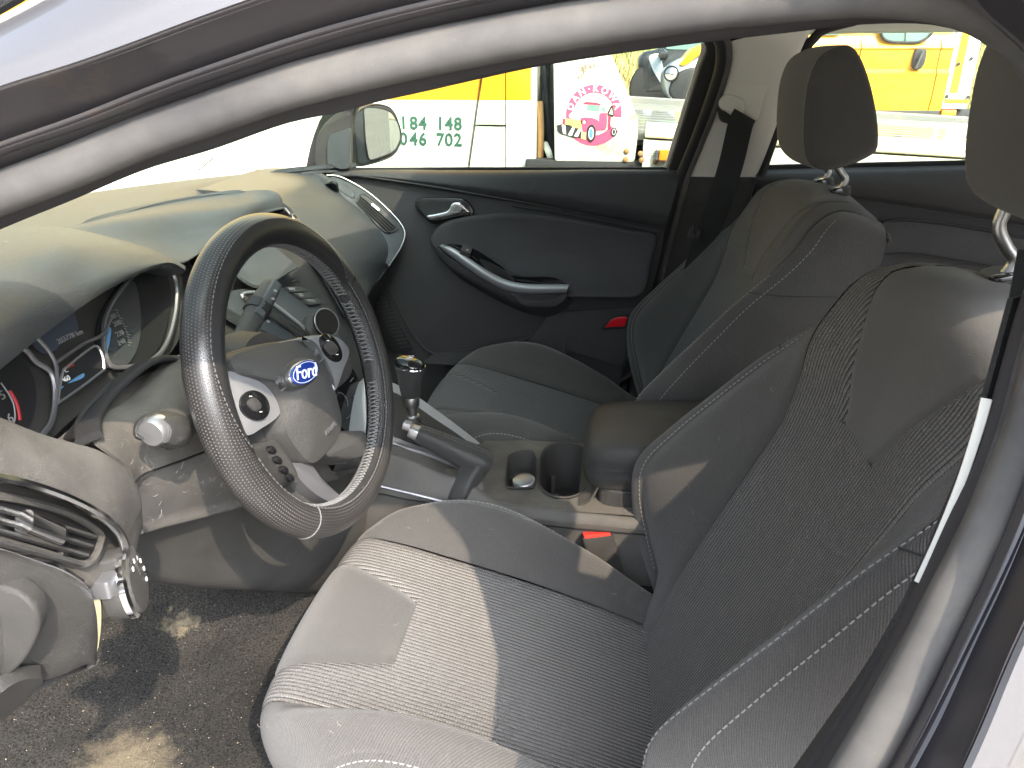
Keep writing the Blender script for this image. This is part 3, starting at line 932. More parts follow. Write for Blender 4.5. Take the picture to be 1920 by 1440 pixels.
    def strip(i, j, n, lo=0, hi=NR, sg=1, k=None):
        q = uspline(np.swapaxes(B[lo:hi, i:j + 1], 0, 1), n); q = np.swapaxes(q, 0, 1)
        return W(sg * q[..., 0], q[..., 1], q[..., 2])
    st_all = []
    for sg in (1, -1):
        ins = A(.0, DY, .7) + A(-1.5, 0, 0)
        Bn = B.copy(); Bn[:, 0] = 2 * B[:, 1] - B[:, 2]
        full = uspline(np.swapaxes(Bn, 0, 1), 61)     # 6 spans x 10
        full = np.swapaxes(full, 0, 1)
        Wf = W(sg * full[..., 0], full[..., 1], full[..., 2])
        out_pt = A(-.2, DY + sg * .9, .8)
        panel('bolster', Wf[:, 10:(33 if sg > 0 else 38)], M['cloth'], back, 'LR', face=A(-1.5, DY, .8))
        pnl, q, nn = panel('side_bolster', Wf[:, (32 if sg > 0 else 37):], M['cloth'], back, 'L', face=A(-.5, DY + sg * 1.6, .8), groove=.003)
        mid = row(1.2), row(8.3)
        path = q[mid[0]:mid[1], 1]
        st_all.append(stitches(path, nn[mid[0]:mid[1], 1], lift=.001))
        if sg == -1 or True:
            # second, lower stitched seam on the outer roll
            j2 = 8 if sg < 0 else 14
            path2 = q[row(1.0):row(11.5), j2]
            st_all.append(stitches(path2, nn[row(1.0):row(11.5), j2], lift=.0008))
        # horizontal seam across the side, above the bolster
        sq = q[row(7.4), 1:]; sn = nn[row(7.4), 1:]
        V, F = g_tube(sq + sn * .0002, .0009, 5); obj('seam_line', V, F, M['black'], back)
        GRIDS.append((Wf[:, 10:60], nn.mean((0, 1))))
    for V, F in st_all: obj('stitching', V, F, M['thread'], back)
    # the moulded rear shell
    rows = []
    for r in range(0, row(11.5), 5):
        b = B[r, 6]
        rows.append([A(b[1] - .004, DY + b[0] * t * .97, b[2] - .004) + A(.02 * (1 - t * t), 0, 0) for t in (-1, -.6, 0, .6, 1)])
    sheet('back_shell', rows, M['plastic'], back, 40, 16, .004, face=A(3, DY, .8))
    # ---------- cushion
    C = [
     [(0, -.335, .365), (.135, -.328, .37), (.16, -.322, .37), (.185, -.305, .37), (.215, -.275, .365), (.24, -.235, .345), (.25, -.20, .31)],
     [(0, -.362, .420), (.145, -.352, .42), (.168, -.345, .42), (.192, -.325, .42), (.222, -.288, .415), (.246, -.24, .385), (.255, -.20, .33)],
     [(0, -.384, .478), (.152, -.372, .478), (.175, -.362, .48), (.198, -.34, .48), (.227, -.296, .472), (.25, -.24, .43), (.258, -.20, .34)],
     [(0, -.382, .520), (.157, -.370, .522), (.180, -.356, .528), (.202, -.33, .53), (.230, -.284, .515), (.252, -.225, .46), (.260, -.19, .35)],
     [(0, -.352, .536), (.160, -.344, .543), (.180, -.330, .555), (.202, -.302, .568), (.230, -.262, .548), (.252, -.20, .48), (.262, -.17, .36)],
     [(0, -.290, .527), (.161, -.286, .535), (.181, -.272, .556), (.203, -.245, .584), (.232, -.215, .568), (.253, -.16, .495), (.264, -.13, .36)],
     [(0, -.220, .509), (.162, -.218, .517), (.182, -.206, .545), (.203, -.185, .586), (.235, -.155, .564), (.254, -.11, .490), (.266, -.09, .36)],
     [(0, -.150, .490), (.162, -.150, .499), (.182, -.142, .530), (.203, -.125, .572), (.237, -.100, .542), (.255, -.065, .47), (.266, -.05, .35)],
     [(0, -.075, .468), (.162, -.076, .478), (.182, -.072, .505), (.203, -.060, .545), (.238, -.045, .503), (.255, -.02, .44), (.265, -.01, .34)],
     [(0, .000, .445), (.161, -.002, .455), (.181, .000, .475), (.202, .008, .508), (.238, .012, .450), (.253, .03, .40), (.262, .03, .32)],
     [(0, .070, .422), (.160, .068, .430), (.18, .068, .445), (.20, .07, .465), (.236, .062, .395), (.248, .07, .36), (.256, .07, .30)],
     [(0, .150, .398), (.158, .150, .402), (.177, .150, .410), (.196, .15, .415), (.228, .13, .35), (.238, .13, .33), (.245, .13, .28)],
    ]
    NC = 130
    B2 = lines(C, NC)
    t2 = np.linspace(0, len(C) - 1, NC)
    row2 = lambda r: int(round(r / (len(C) - 1) * (NC - 1)))
    def cq(c, lo, hi):
        b = B2[lo:hi]
        g = np.abs(c) ** 2.2
        s = c * b[:, 1:2, 0]
        x = b[:, 0:1, 1] + (b[:, 1:2, 1] - b[:, 0:1, 1]) * g
        z = b[:, 0:1, 2] + (b[:, 1:2, 2] - b[:, 0:1, 2]) * g
        return W(s, x, z), s
    i_end = row2(5.68)
    w2 = np.interp(t2, [0, 2, 3, 4, 4.6, 5.2, 5.5, 5.68], [.108, .108, .107, .100, .088, .074, .066, .056]) / B2[:, 1, 0]
    cu, _, _ = panel('cushion', cq(np.broadcast_to(np.linspace(-1, 1, 60), (NC - i_end, 60)), i_end, NC)[0], M['rib'], seat, 'LR',
                     uvu=np.broadcast_to(np.linspace(-1, 1, 60) * .162, (NC - i_end, 60)), face=A(-.3, DY, 2))
    for sg in (1, -1):
        f = np.linspace(0, 1, 30)
        c = sg * (w2[:i_end + 1, None] + (1 - w2[:i_end + 1, None]) * f[None, :])
        p, s = cq(c, 0, i_end + 1)
        panel('ribbed_panel', p, M['rib'], cu, 'LR', uvu=np.broadcast_to(c * .162, s.shape), face=A(-1.5, DY, 2))
    c = w2[:i_end + 1, None] * np.linspace(-1, 1, 40)[None, :]
    panel('front_panel', cq(c, 0, i_end + 1)[0], M['clothd'], cu, 'LRB', puff=.0015, groove=.003, face=A(-1.5, DY, 2))
    st = []
    for sg in (1, -1):
        Bn = B2.copy(); Bn[:, 0] = 2 * B2[:, 1] - B2[:, 2]
        full = np.swapaxes(uspline(np.swapaxes(Bn, 0, 1), 61), 0, 1)
        Wf = W(sg * full[..., 0], full[..., 1], full[..., 2])
        panel('cushion_bolster', Wf[:, 10:(34 if sg > 0 else 42)], M['cloth'], cu, 'LR', face=A(-.6, DY, 2.5))
        pn, q, nn = panel('cushion_side', Wf[:, (33 if sg > 0 else 41):], M['cloth'], cu, 'L', face=A(-.6, DY + sg * 2.5, 1.2))
        st.append(stitches(q[row2(1.2):row2(10.5), 1], nn[row2(1.2):row2(10.5), 1], lift=.001))
    for V, F in st: obj('stitching', V, F, M['thread'], cu)
    fullc = np.swapaxes(uspline(np.swapaxes(B2, 0, 1), 61), 0, 1)
    GRIDS.append((np.array([[A(fullc[i, j, 1], DY + sg * fullc[i, j, 0], fullc[i, j, 2]) for sg, j in [(-1, k) for k in range(44, -1, -2)] + [(1, k) for k in range(2, 40, 2)]] for i in range(10, NC, 3)]), A(0, 0, 1)))
    # dark base and slide rails below the cushion
    o_ = [A(-.30, DY - .22, .36), A(-.30, DY + .22, .36), A(.2, DY + .24, .36), A(.2, DY - .24, .36)]
    prism('seat_base', o_, A(0, 0, 1), .06, M['black'], seat)
    for sg in (-1, 1):
        V, F = g_box(A(-.02, DY + sg * .20, .30), A(.30, 0, 0), A(0, .02, 0), A(0, 0, .018), .006)
        obj('slide_rail', V, F, M['plastic'], seat)
    # ---------- headrest: side profile lofted across the width
    HP = [(1590, 84), (1560, 91), (1532, 112), (1514, 158), (1507, 215), (1506, 262), (1513, 300), (1540, 319), (1590, 311), (1638, 288), (1647, 262), (1642, 205), (1628, 145), (1610, 102)]
    prof = spline([P(u, v, 'y', .37 - .118) for u, v in HP], 56, True)
    pc = prof.mean(0)
    rows = []
    for s, k, dx in ((-.1325, .0, .01), (-.131, .55, .008), (-.127, .84, .004), (-.1175, .975, .001), (-.110, 1.0, 0), (-.06, 1.01, -.006), (0, 1.012, -.009), (.06, 1.01, -.006), (.110, 1.0, 0), (.1175, .975, .001), (.127, .84, .004), (.131, .55, .008), (.1325, .0, .01)):
        q = pc + (prof - pc) * max(k, .002)
        r = np.stack([q[:, 0] + dx, np.full(len(q), DY + s), q[:, 2]], 1)
        rows.append(r)
    hp = uspline(np.array(rows), 61)
    n_, m_ = hp.shape[:2]
    uvh = np.stack([np.repeat(hp[:, :1, 1], m_, 1).ravel(), np.tile(np.linspace(0, .7, m_), (n_, 1)).ravel()], 1)
    head = obj('headrest', hp.reshape(-1, 3), [f[::-1] for f in grid_faces(n_, m_, False, True)], M['clothd'], seat, uv=uvh)
    sp = []
    for s in (-.1150, .1150):
        q = pc + (prof[6:54] - pc) * .985
        q = np.stack([q[:, 0], np.full(len(q), DY + s), q[:, 2]], 1)
        nn = unit(q - pc + A(0, np.sign(s) * .06, 0))
        nn = (q - pc); nn[:, 1] = np.sign(s) * .07; nn /= np.linalg.norm(nn, axis=1, keepdims=True)
        sp.append(stitches(q, nn, .0042, .0026, .0005, .0003))
    for V, F in sp: obj('stitching', V, F, M['thread'], head)
    seat_head = head
    for s in (-.058, .058):
        gx, gz = .403, 1.000
        pts = spline([A(.397, DY + s, 1.12), A(.392, DY + s, 1.07), A(.390, DY + s, 1.05), A(.402, DY + s, 1.030), A(.413, DY + s, 1.015), A(gx, DY + s, .99), A(gx - .012, DY + s, .96)], 30)
        V, F = g_tube(pts, .0064, 12)
        post = obj('headrest_post', V, F, M['steel'], seat)
        ax = unit(A(-.25, 0, 1)); ex = unit(A(1, 0, .25))
        V, F = g_prism(spline([A(gx, DY + s, gz + .004) + ex * (.019 * cos(t)) + A(0, .027 * sin(t), 0) for t in np.linspace(0, 2 * pi, 16, endpoint=False)], 40, True), ax, .014, .004)
        gd = obj('post_guide', V, F, M['plastic'], seat)
        V, F = g_box(A(gx - .008, DY + s - .021, gz + .0), ex * .010, A(0, .007, 0), ax * .0055, .003)
        obj('release_button', V, F, M['gloss'], gd)
    return seat

seat = make_seat()
seat2 = copy_tree(seat, (0, -DY, 0))
seat2['label'] = 'passenger seat of charcoal cloth, wholly in shade beside the far door'
for ch in seat.children:                          # the driver's headrest is pulled up and back a little
    if ch.name.startswith('headrest') and 'post' not in ch.name: ch.location = (.050, 0, .026)
# ================================================================== STEERING WHEEL
WC = A(-.339, -.37, .8735); WT, WY = radians(16.2), radians(-5.57); WR, Wr = .1668, .0190
wnn = A(cos(WT) * cos(WY), cos(WT) * sin(WY), sin(WT)); wside = A(-sin(WY), cos(WY), 0); wup = np.cross(wnn, wside)
WF = Fr(WC, wside, wup)
if WF.n @ wnn < 0: WF.n = wnn
wheel = thing('steering_wheel', 'steering wheel in a punched black cover, blue oval badge on its dusty hub', 'steering wheel', WC)
def wheel_ring(a0, a1, na, b0, b1, nb, r, sq=1.0):
    """part of the rim: angle a round the wheel, angle b round the tube (0 = outwards, 90 deg = towards the driver)"""
    a = np.linspace(a0, a1, na); b = np.linspace(b0, b1, nb)
    aa, bb = np.meshgrid(a, b, indexing='ij')
    rad = np.cos(aa)[..., None] * wside + np.sin(aa)[..., None] * wup
    p = WC + WR * rad + r * (np.cos(bb)[..., None] * rad + sq * np.sin(bb)[..., None] * wnn)
    uv = np.stack([aa * (WR + .012), bb * r], -1)
    return p, uv
def ring_obj(name, a0, a1, b0, b1, r, mat, parent, na=180, nb=24, closed=False):
    p, uv = wheel_ring(a0, a1, na, b0, b1, nb, r)
    F = grid_faces(na, nb)
    q = p.reshape(-1, 3)
    # turn outwards
    f = F[len(F) // 2]
    n = np.cross(q[f[1]] - q[f[0]], q[f[2]] - q[f[0]])
    aa = np.linspace(a0, a1, na)[(len(F) // 2) // (nb - 1)]
    rad = cos(aa) * wside + sin(aa) * wup
    if n @ (q[f[0]] - (WC + WR * rad)) < 0: F = [g[::-1] for g in F]
    return obj(name, q, F, mat, parent, uv=uv.reshape(-1, 2), smooth=True, sharp=0)
D = radians
# inner leather rim, seen along the inside of the ring
rim = ring_obj('rim', 0, 2 * pi, 0, 2 * pi, .0160, M['leather'], wheel, 160, 20)
# the cover: punched sections low and at the upper left, smooth section at the top
B0, B1 = D(-95), D(128)
ring_obj('cover_section', D(90), D(232), B0, B1, .0196, M["perf"], wheel, 150, 30)
ring_obj('cover_section', D(232.5), D(385), B0, B1, .0196, M['perf'], wheel, 150, 30)
ring_obj('cover_section', D(25.5), D(90), B0, B1, .0196, M['perf'], wheel, 80, 30)
# smooth glossy band of the cover running along the inner face of the upper half
def band(a0, a1, bb0, bb1, r, na=120, nb=12):
    a = np.linspace(a0, a1, na); rows = []
    for t, x in zip(np.linspace(0, 1, na), a):
        k = min(1, sin(pi * t) ** .5 * 1.25)
        b = np.linspace(bb0 + (bb1 - bb0) * (1 - k) * .75, bb1, nb)
        rad = cos(x) * wside + sin(x) * wup
        rows.append([WC + WR * rad + r * (cos(q) * rad + sin(q) * wnn) for q in b])
    return np.array(rows)
bd = band(D(28), D(190), D(62), D(150), .0204)
F = grid_faces(bd.shape[0], bd.shape[1])
obj('cover_band', bd.reshape(-1, 3), F, M['cover'], wheel, sharp=0)
sts = []
aa = np.linspace(D(30), D(188), 160)
for bdeg in (62, 149):
    q = []; nn = []
    for t, x in zip(np.linspace(0, 1, 160), aa):
        k = min(1, sin(pi * min(max(t, .001), .999)) ** .5 * 1.25)
        b = D(62) + (D(150) - D(62)) * (1 - k) * .75 if bdeg == 62 else D(149)
        rad = cos(x) * wside + sin(x) * wup
        n_ = cos(b) * rad + sin(b) * wnn
        q.append(WC + WR * rad + .0206 * n_); nn.append(n_)
    sts.append(stitches(q, np.array(nn), .0034, .0022, .0005, .0003))
aa = np.linspace(D(192), D(388), 200)
q = []; nn = []
for x in aa:
    rad = cos(x) * wside + sin(x) * wup; n_ = cos(D(126)) * rad + sin(D(126)) * wnn
    q.append(WC + WR * rad + .0199 * n_); nn.append(n_)
sts.append(stitches(q, np.array(nn), .0040, .0028, .0006, .0003))
# seam where the cover halves are joined at the lower left
q = []; nn = []
for b in np.linspace(B0, B1, 60):
    x = D(232.2); rad = cos(x) * wside + sin(x) * wup; n_ = cos(b) * rad + sin(b) * wnn
    q.append(WC + WR * rad + .0200 * n_); nn.append(n_)
sts.append(g_tube(q, .0007, 5))
V, F = join(sts); obj('stitching', V, F, M['threadd'], wheel)
# lacing: crossed thread along the inner edge
lace = []
for a0, a1 in ((D(22), D(150)), (D(205), D(335)), (D(345), D(378))):
    n = int((a1 - a0) / .036)
    for i in range(n):
        x = a0 + (a1 - a0) * (i + .5) / n
        for s in (-1, 1):
            pts = []
            for t in np.linspace(-1, 1, 5):
                b = D(180) + D(26) * t; xx = x + s * t * .014
                rad = cos(xx) * wside + sin(xx) * wup
                pts.append(WC + WR * rad + (.0168 + .0010 * (1 - t * t)) * (cos(b) * rad + sin(b) * wnn))
            lace.append(g_tube(pts, .0009, 4))
V, F = join(lace); obj('lacing', V, F, M['threadd'], wheel, kind='stuff')

# ---- hub
HF = WF.lift(-.012)
def dome(name, outline_px, h_edge, h_mid, mat, parent, n=90, rings=10, depth=.03, frame=None, powr=2.0, cpx=None, lab=None):
    """padded plate on the wheel plane: outline in photograph pixels, height rising from the edge to the middle"""
    fr = frame or WF
    o = np.array([fr.lift(h_edge).px(u, v) for u, v in spline([A(u, v) for u, v in outline_px], n, True)])
    c = o.mean(0) if cpx is None else np.array(fr.lift(h_mid).px(*cpx))
    V = [fr.w(a, b, h_edge - depth) for a, b in o]
    for k in range(rings):
        t = 1 - k / rings
        r = c + (o - c) * (1 - (1 - t) ** 1.0 * 1.0)
        h = h_edge + (h_mid - h_edge) * (1 - t ** powr)
        if k == 0: r = o; h = h_edge
        V += [fr.w(a, b, h) for a, b in r]
    V.append(fr.w(c[0], c[1], h_mid))
    V = np.array(V); F = []
    for k in range(rings):
        for j in range(n):
            F.append([k * n + j, k * n + (j + 1) % n, (k + 1) * n + (j + 1) % n, (k + 1) * n + j])
    last = rings * n
    for j in range(n): F.append([last + j, last + (j + 1) % n, len(V) - 1])
    q = V; f = F[n * 2]
    if np.cross(q[f[1]] - q[f[0]], q[f[2]] - q[f[0]]) @ fr.n < 0: F = [g[::-1] for g in F]
    return obj(name, V, F, mat, parent, sharp=50, label=lab)
# spoke body behind everything
spk = [(405, 690), (440, 668), (510, 640), (590, 628), (628, 622), (672, 642), (690, 690), (668, 720), (640, 740), (650, 800), (688, 806), (690, 860), (625, 858), (600, 870), (655, 955), (612, 952), (560, 905), (500, 835), (455, 800)]
o_ = [WF.w(*WF.px(u, v), -.022) for u, v in spline([A(u, v) for u, v in spk], 120, True)]
hub = obj('spoke_frame', *g_prism(o_, WF.n, .02, .006), M['leatherg'], wheel)
AIR = [(436, 668), (500, 648), (560, 638), (592, 652), (614, 690), (630, 740), (640, 782), (637, 812), (622, 836), (588, 868), (560, 846), (534, 803), (527, 762), (511, 731), (484, 711), (446, 698)]
airbag = dome('airbag_cover', AIR, .006, .024, M['leatherg'], wheel, powr=2.2)
# silver pads with control buttons
padl = dome('switch_pad', [(418, 700), (440, 698), (484, 712), (508, 734), (526, 764), (520, 782), (492, 802), (462, 815), (440, 780), (424, 735)], .003, .006, M['silverp'], wheel, rings=4)
padr_o = [(563, 634), (600, 627), (632, 630), (652, 646), (657, 664), (648, 690), (630, 734), (620, 702), (606, 672), (590, 648)]
padr = prism('switch_pad', [WF.w(*WF.lift(.012).px(u, v), .012) for u, v in spline([A(u, v) for u, v in padr_o], 70, True)], WF.n, .03, M['silverp'], wheel, .004)
def oval(cx, cy, rx, ry, ang, n=40, p=2.0):
    o = []
    for t in np.linspace(0, 2 * pi, n, endpoint=False):
        x = rx * np.sign(cos(t)) * abs(cos(t)) ** (2 / p); y = ry * np.sign(sin(t)) * abs(sin(t)) ** (2 / p)
        o.append((cx + x * cos(ang) - y * sin(ang), cy + x * sin(ang) + y * cos(ang)))
    return o
bl = dome('button', oval(479, 760, 30, 25, radians(52)), .0075, .0105, M['gloss'], padl, depth=.004, rings=4)
br = dome('button', oval(621, 652, 30, 16, radians(58)), .0135, .0165, M['gloss'], padr, depth=.004, rings=4)
for par, cx, cy, h in ((padl, 478, 758, .0108), (padr, 622, 652, .0160)):
    dome('rocker', oval(cx, cy, 13, 10, radians(50), p=3), h, h + .003, M['plastic'], par, depth=.003, rings=3)
    for dx, dy in ((-12, -18), (12, 18)):
        k = .8 if par is padl else .72
        o_ = [WF.w(*WF.lift(h).px(cx + dx * k + a, cy + dy * k + b), h + .0016) for a, b in ((-1.8, -.8), (1.8, -.8), (1.8, .8), (-1.8, .8))]
        prism('button_mark', o_, WF.n, .001, M['white'], par)
# left lower switch group and lower right spoke cover
lowl = dome('switch_pad', [(497, 835), (512, 826), (534, 846), (556, 884), (558, 905), (544, 902), (518, 872)], .002, .006, M['plastic'], wheel, rings=4, lab='small dark switch block on the lower left spoke')
for u, v in ((512, 843), (523, 862), (535, 880), (546, 895)):
    dome('button', oval(u, v, 9, 5, radians(50)), .007, .009, M['gloss'], lowl, depth=.004, rings=3)
dome('spoke_cover', [(612, 850), (632, 812), (660, 808), (683, 810), (686, 830), (680, 853), (662, 860), (636, 858)], .0, .009, M['leatherg'], wheel, rings=6)
dome('lower_spoke', [(541, 872), (556, 868), (584, 872), (606, 900), (645, 938), (634, 946), (604, 934), (575, 912)], -.004, .002, M['satind'], wheel, rings=4)
# badge
AX, AY = WF.ex, WF.ey
WB_ = WF.lift(.0285)
bc = np.array(WB_.px(572, 698))
e1 = np.array(WB_.px(599, 692)) - bc; e2 = np.array(WB_.px(574, 674)) - bc
def bpt(r, t, h): 
    q = bc + e1 * r * cos(t) + e2 * r * sin(t); return WF.w(q[0], q[1], h)
ring = [bpt(1.22, t, .0255) for t in np.linspace(0, 2 * pi, 48, endpoint=False)]
bz = prism('badge_surround', ring, WF.n, .006, M['leather'], wheel, .003)
badge = prism('badge', [bpt(1.0, t, .0285) for t in np.linspace(0, 2 * pi, 48, endpoint=False)], WF.n, .004, M['chrome'], wheel, .0012)
prism('badge_face', [bpt(.93, t, .0293) for t in np.linspace(0, 2 * pi, 48, endpoint=False)], WF.n, .002, M['blue'], badge, .0004)
V, F = g_tube([bpt(.80, t, .0294) for t in np.linspace(0, 2 * pi, 48, endpoint=False)], .00035, 4, True)
obj('badge_line', V, F, M['white'], badge)
ex_, ey_ = unit(WF.ex * e1[0] + WF.ey * e1[1]), None
ey_ = np.cross(WF.n, ex_)
V, F = g_text('Ford', WF.w(bc[0], bc[1], .0296), ex_, ey_, .0215, .0004, shear=.28)
obj('badge_script', V, F, M['white'], badge)
WA_ = WF.lift(.016)
tp = WA_.px(619, 803); tq = np.array(WA_.px(634, 792)) - np.array(WA_.px(612, 815))
exa = unit(WF.ex * tq[0] + WF.ey * tq[1]); eya = np.cross(WF.n, exa)
V, F = g_text('AIRBAG', WF.w(*tp, .0170), exa, eya, .0078, .0008)
obj('airbag_lettering', V, F, M['satind'], airbag)
# little horn marks moulded each side of the badge
hm = []
for u, v in ((523, 714), (594, 662)):
    c0 = WF.w(*WF.lift(.022).px(u, v), .0225)
    hm.append(g_prism([c0 + exa * a + eya * b for a, b in ((-.004, -.002), (0, -.0015), (.004, -.004), (.004, .004), (0, .0015), (-.004, .002))], WF.n, .002))
for (u0, v0), (u1, v1) in (((526, 733), (545, 719)), ((598, 680), (606, 672))):
    hm.append(g_tube([WF.w(*WF.lift(.021).px(u0, v0), .0215), WF.w(*WF.lift(.022).px(u1, v1), .0225)], .0009, 5))
for V, F in hm: obj('horn_mark', V, F, M['satind'], airbag)
# ================================================================== DASHBOARD
dash = thing('dashboard', 'dusty grey dashboard with instrument hood, air vents and centre stack in front of both seats', 'dashboard', (-.6, 0, .9))
# broad top pad from the windscreen to the instrument hoods
top = []
for y in np.linspace(-.77, .745, 13):
    k = abs(y / .76)
    xb = -1.09 + .24 * k ** 2.2
    q_ = .05 * float(np.clip((y - .05) / .2, 0, 1))
    top.append([A(xb, y, .972 - .02 * k), A(xb + .10, y, .990 - .02 * k), A(xb + .22, y, .993 - .018 * k ** 2), A(-.74 + .05 * k - q_, y, .990 - .022 * k ** 2 - .12 * q_), A(-.66 + .03 * k - q_ * 1.2, y, .972 - .025 * k - .5 * q_)])
sheet('top_pad', top, M['dash'], dash, 60, 40, .01, face=A(-.7, 0, 4))
V, F = g_tube(Qy([(372, 320, .46), (386, 308, .55), (400, 296, .62)]), .0012, 5)
obj('top_joint', V, F, M['black'], dash)

# instrument hood
H1 = [(-90, 452, -.43), (-40, 438, -.40), (0, 431, -.37), (60, 428, -.335), (130, 429, -.31), (200, 443, -.29), (270, 463, -.262), (318, 483, -.235), (347, 500, -.212)]
HM = [(-90, 560, -.58), (-40, 520, -.55), (0, 498, -.52), (60, 476, -.475), (130, 462, -.43), (200, 462, -.372), (270, 473, -.315), (318, 486, -.262), (347, 502, -.222)]
HL = [(-90, 690, -.67), (-40, 642, -.64), (0, 612, -.605), (60, 572, -.55), (130, 536, -.485), (200, 508, -.425), (270, 492, -.345), (318, 490, -.28), (347, 504, -.228)]
HF_ = [(-90, 762, -.68), (-40, 720, -.65), (0, 686, -.612), (60, 638, -.556), (130, 586, -.492), (200, 540, -.432), (270, 506, -.352), (318, 494, -.285), (347, 508, -.230)]
HU = [(-90, 758, -.66), (-40, 716, -.63), (0, 682, -.592), (60, 634, -.536), (130, 582, -.472), (200, 536, -.412), (270, 503, -.335), (318, 493, -.272), (347, 510, -.224)]
h1 = curves(Qy(H1), Qy(HM), Qy(HL), Qy(HF_), n=40)
backrow = h1[0] + A(-.09, .05, -.045)
under = spline(Qy(HF_), 40) + A(-.10, .0, -.012)
GRIDS.append((patch([h1[0], h1[1], h1[2]], 30, 40), A(.2, -.2, 1)))
sheet('instrument_hood', [backrow, h1[0] + A(-.03, .015, -.008), h1[0], h1[1], h1[2], h1[3], h1[3] * .85 + under * .15 + A(0, 0, -.004), under], M['dash'], dash, 60, 60, .004)
# centre display hood
G1 = [(100, 432, -.27), (150, 421, -.24), (230, 400, -.14), (330, 379, -.02), (440, 362, .07), (500, 358, .10), (522, 364, .115), (529, 374, .125)]
G2 = [(100, 434, -.275), (150, 428, -.26), (230, 414, -.20), (330, 400, -.10), (440, 386, .0), (500, 374, .08), (522, 374, .105), (530, 380, .124)]
G3 = [(110, 436, -.28), (170, 440, -.27), (250, 450, -.225), (340, 445, -.13), (430, 420, -.04), (490, 396, .06), (520, 388, .10), (531, 386, .123)]
G4 = [(130, 440, -.285), (200, 456, -.28), (280, 478, -.25), (345, 492, -.205), (420, 440, -.06), (480, 406, .055), (515, 395, .098), (531, 391, .123)]
g1 = curves(Qy(G1), Qy(G2), Qy(G3), Qy(G4), n=40)
sheet('display_hood', [g1[0] + A(-.10, .06, -.03), g1[0] + A(-.012, .008, -.003), g1[0], g1[1], g1[2], g1[3], g1[3] + A(-.07, .02, -.006)], M['dash'], dash, 50, 60, .004)
# display bay and screen under the hood, seen over and through the wheel
bay = Fr(A(-.60, 0, .93), A(.0, 1, 0), A(-.35, 0, 1))
prism('display_bay', [bay.w(a, b, 0) for a, b in rpoly([A(-.10, -.06), A(.12, -.06), A(.12, .045), A(-.10, .045)], .02)], bay.n, .02, M['gloss'], dash, .002)
scr = prism('screen', [bay.w(a, b, .004) for a, b in rpoly([A(-.07, -.045), A(.08, -.045), A(.08, .035), A(-.07, .035)], .006)], bay.n, .006, M['lcd'], dash, .001)

# instrument cluster
CF = Fr(A(-.585, -.42, .90), A(.08, 1, .0), A(-.32, 0, 1))
cl_o = [(-80, 860), (-80, 560), (60, 520), (200, 480), (300, 470), (350, 500), (352, 620), (300, 690), (180, 760), (90, 840), (40, 880)]
clu = prism('instrument_cluster', spline(CF.pts(cl_o, -.012), 60, True), CF.n, .03, M['plastic'], dash)
LF = CF.lift(-.008)
def cpoly(name, o, h, mat, par, depth=.003, bevel=0.0, n=50):
    return prism(name, spline(CF.pts(o, h), n, True), CF.n, depth, mat, par, bevel)
def cring(name, o, h, r, mat, par, n=70):
    V, F = g_tube(spline(CF.pts(o, h), n, True), r, 6, True)
    return obj(name, V, F, mat, par)
SP = [(190, 612), (200, 580), (222, 545), (248, 516), (275, 503), (300, 504), (320, 516), (327, 545), (324, 590), (310, 640), (290, 668), (262, 684), (230, 690), (205, 688), (192, 660)]
cring('dial_rim', SP, .004, .0028, M['satind'], clu)
cpoly('dial_recess', SP, -.006, M['black'], clu)
SPF = [(194, 628), (206, 590), (228, 548), (250, 524), (262, 545), (268, 600), (262, 650), (240, 684), (206, 688), (194, 662)]
cpoly('dial_face', SPF, -.003, M['dashg'], clu, .002)
def ctext(s, u, v, size, mat, par, h=-.001, u2=None):
    o = P(u, v, 'p', CF.pl) + CF.n * h
    V, F = g_text(s, o, unit(A(.08, 1, 0) * 1.0), CF.ey if CF.ey[2] > 0 else -CF.ey, size, .0004)
    obj('dial_number', V, F, mat, par)
for s, u, v in (('180', 212, 594), ('200', 221, 606), ('220', 226, 625), ('240', 229, 641)): ctext(s, u, v, .0085, M['greyp'], clu)
tk = []
for i in range(14):
    t = i / 13
    u, v = 216 + 26 * sin(t * 1.5) , 580 + 66 * t
    tk.append(g_tube([P(u, v, 'p', CF.pl) - CF.n * .001, P(u + (4 if i % 3 else 7), v + 2, 'p', CF.pl) - CF.n * .001], .0005, 4))
V, F = join(tk); obj('dial_ticks', V, F, M['greyp'], clu)
cpoly('needle', [(196, 660), (202, 618), (207, 616), (206, 632), (200, 662)], .001, M['needle'], clu, .002)
# tachometer at the left edge
TP = [(-90, 700), (-40, 655), (5, 650), (40, 656), (62, 680), (90, 700), (98, 740), (92, 790), (70, 822), (20, 870), (-60, 890)]
cring('dial_rim', TP, .004, .0028, M['satind'], clu)
cpoly('dial_recess', [(-90, 705), (-40, 662), (10, 655), (45, 670), (68, 705), (72, 760), (52, 812), (0, 850), (-70, 880)], -.004, M['black'], clu, .002)
for s, u, v in (('5', 6, 741), ('6', 21, 784)): ctext(s, u, v, .013, M['greyp'], clu)
V, F = g_tube(spline(CF.pts([(17, 733), (28, 752), (34, 772), (36, 788)], .001), 20), .0016, 6)
obj('red_zone', V, F, M['redp'], clu)
V, F = g_tube(spline(CF.pts([(2, 718), (16, 738), (26, 760), (28, 786), (22, 798)], .0), 20), .0008, 6)
obj('dial_scale', V, F, M['greyp'], clu)
# trip display
cpoly('trip_display', [(58, 634), (90, 608), (127, 579), (146, 618), (118, 642), (86, 664)], .001, M['lcd'], clu, .003)
ctext('203778 km', 129, 632, .0085, M['greyp'], clu, .002)
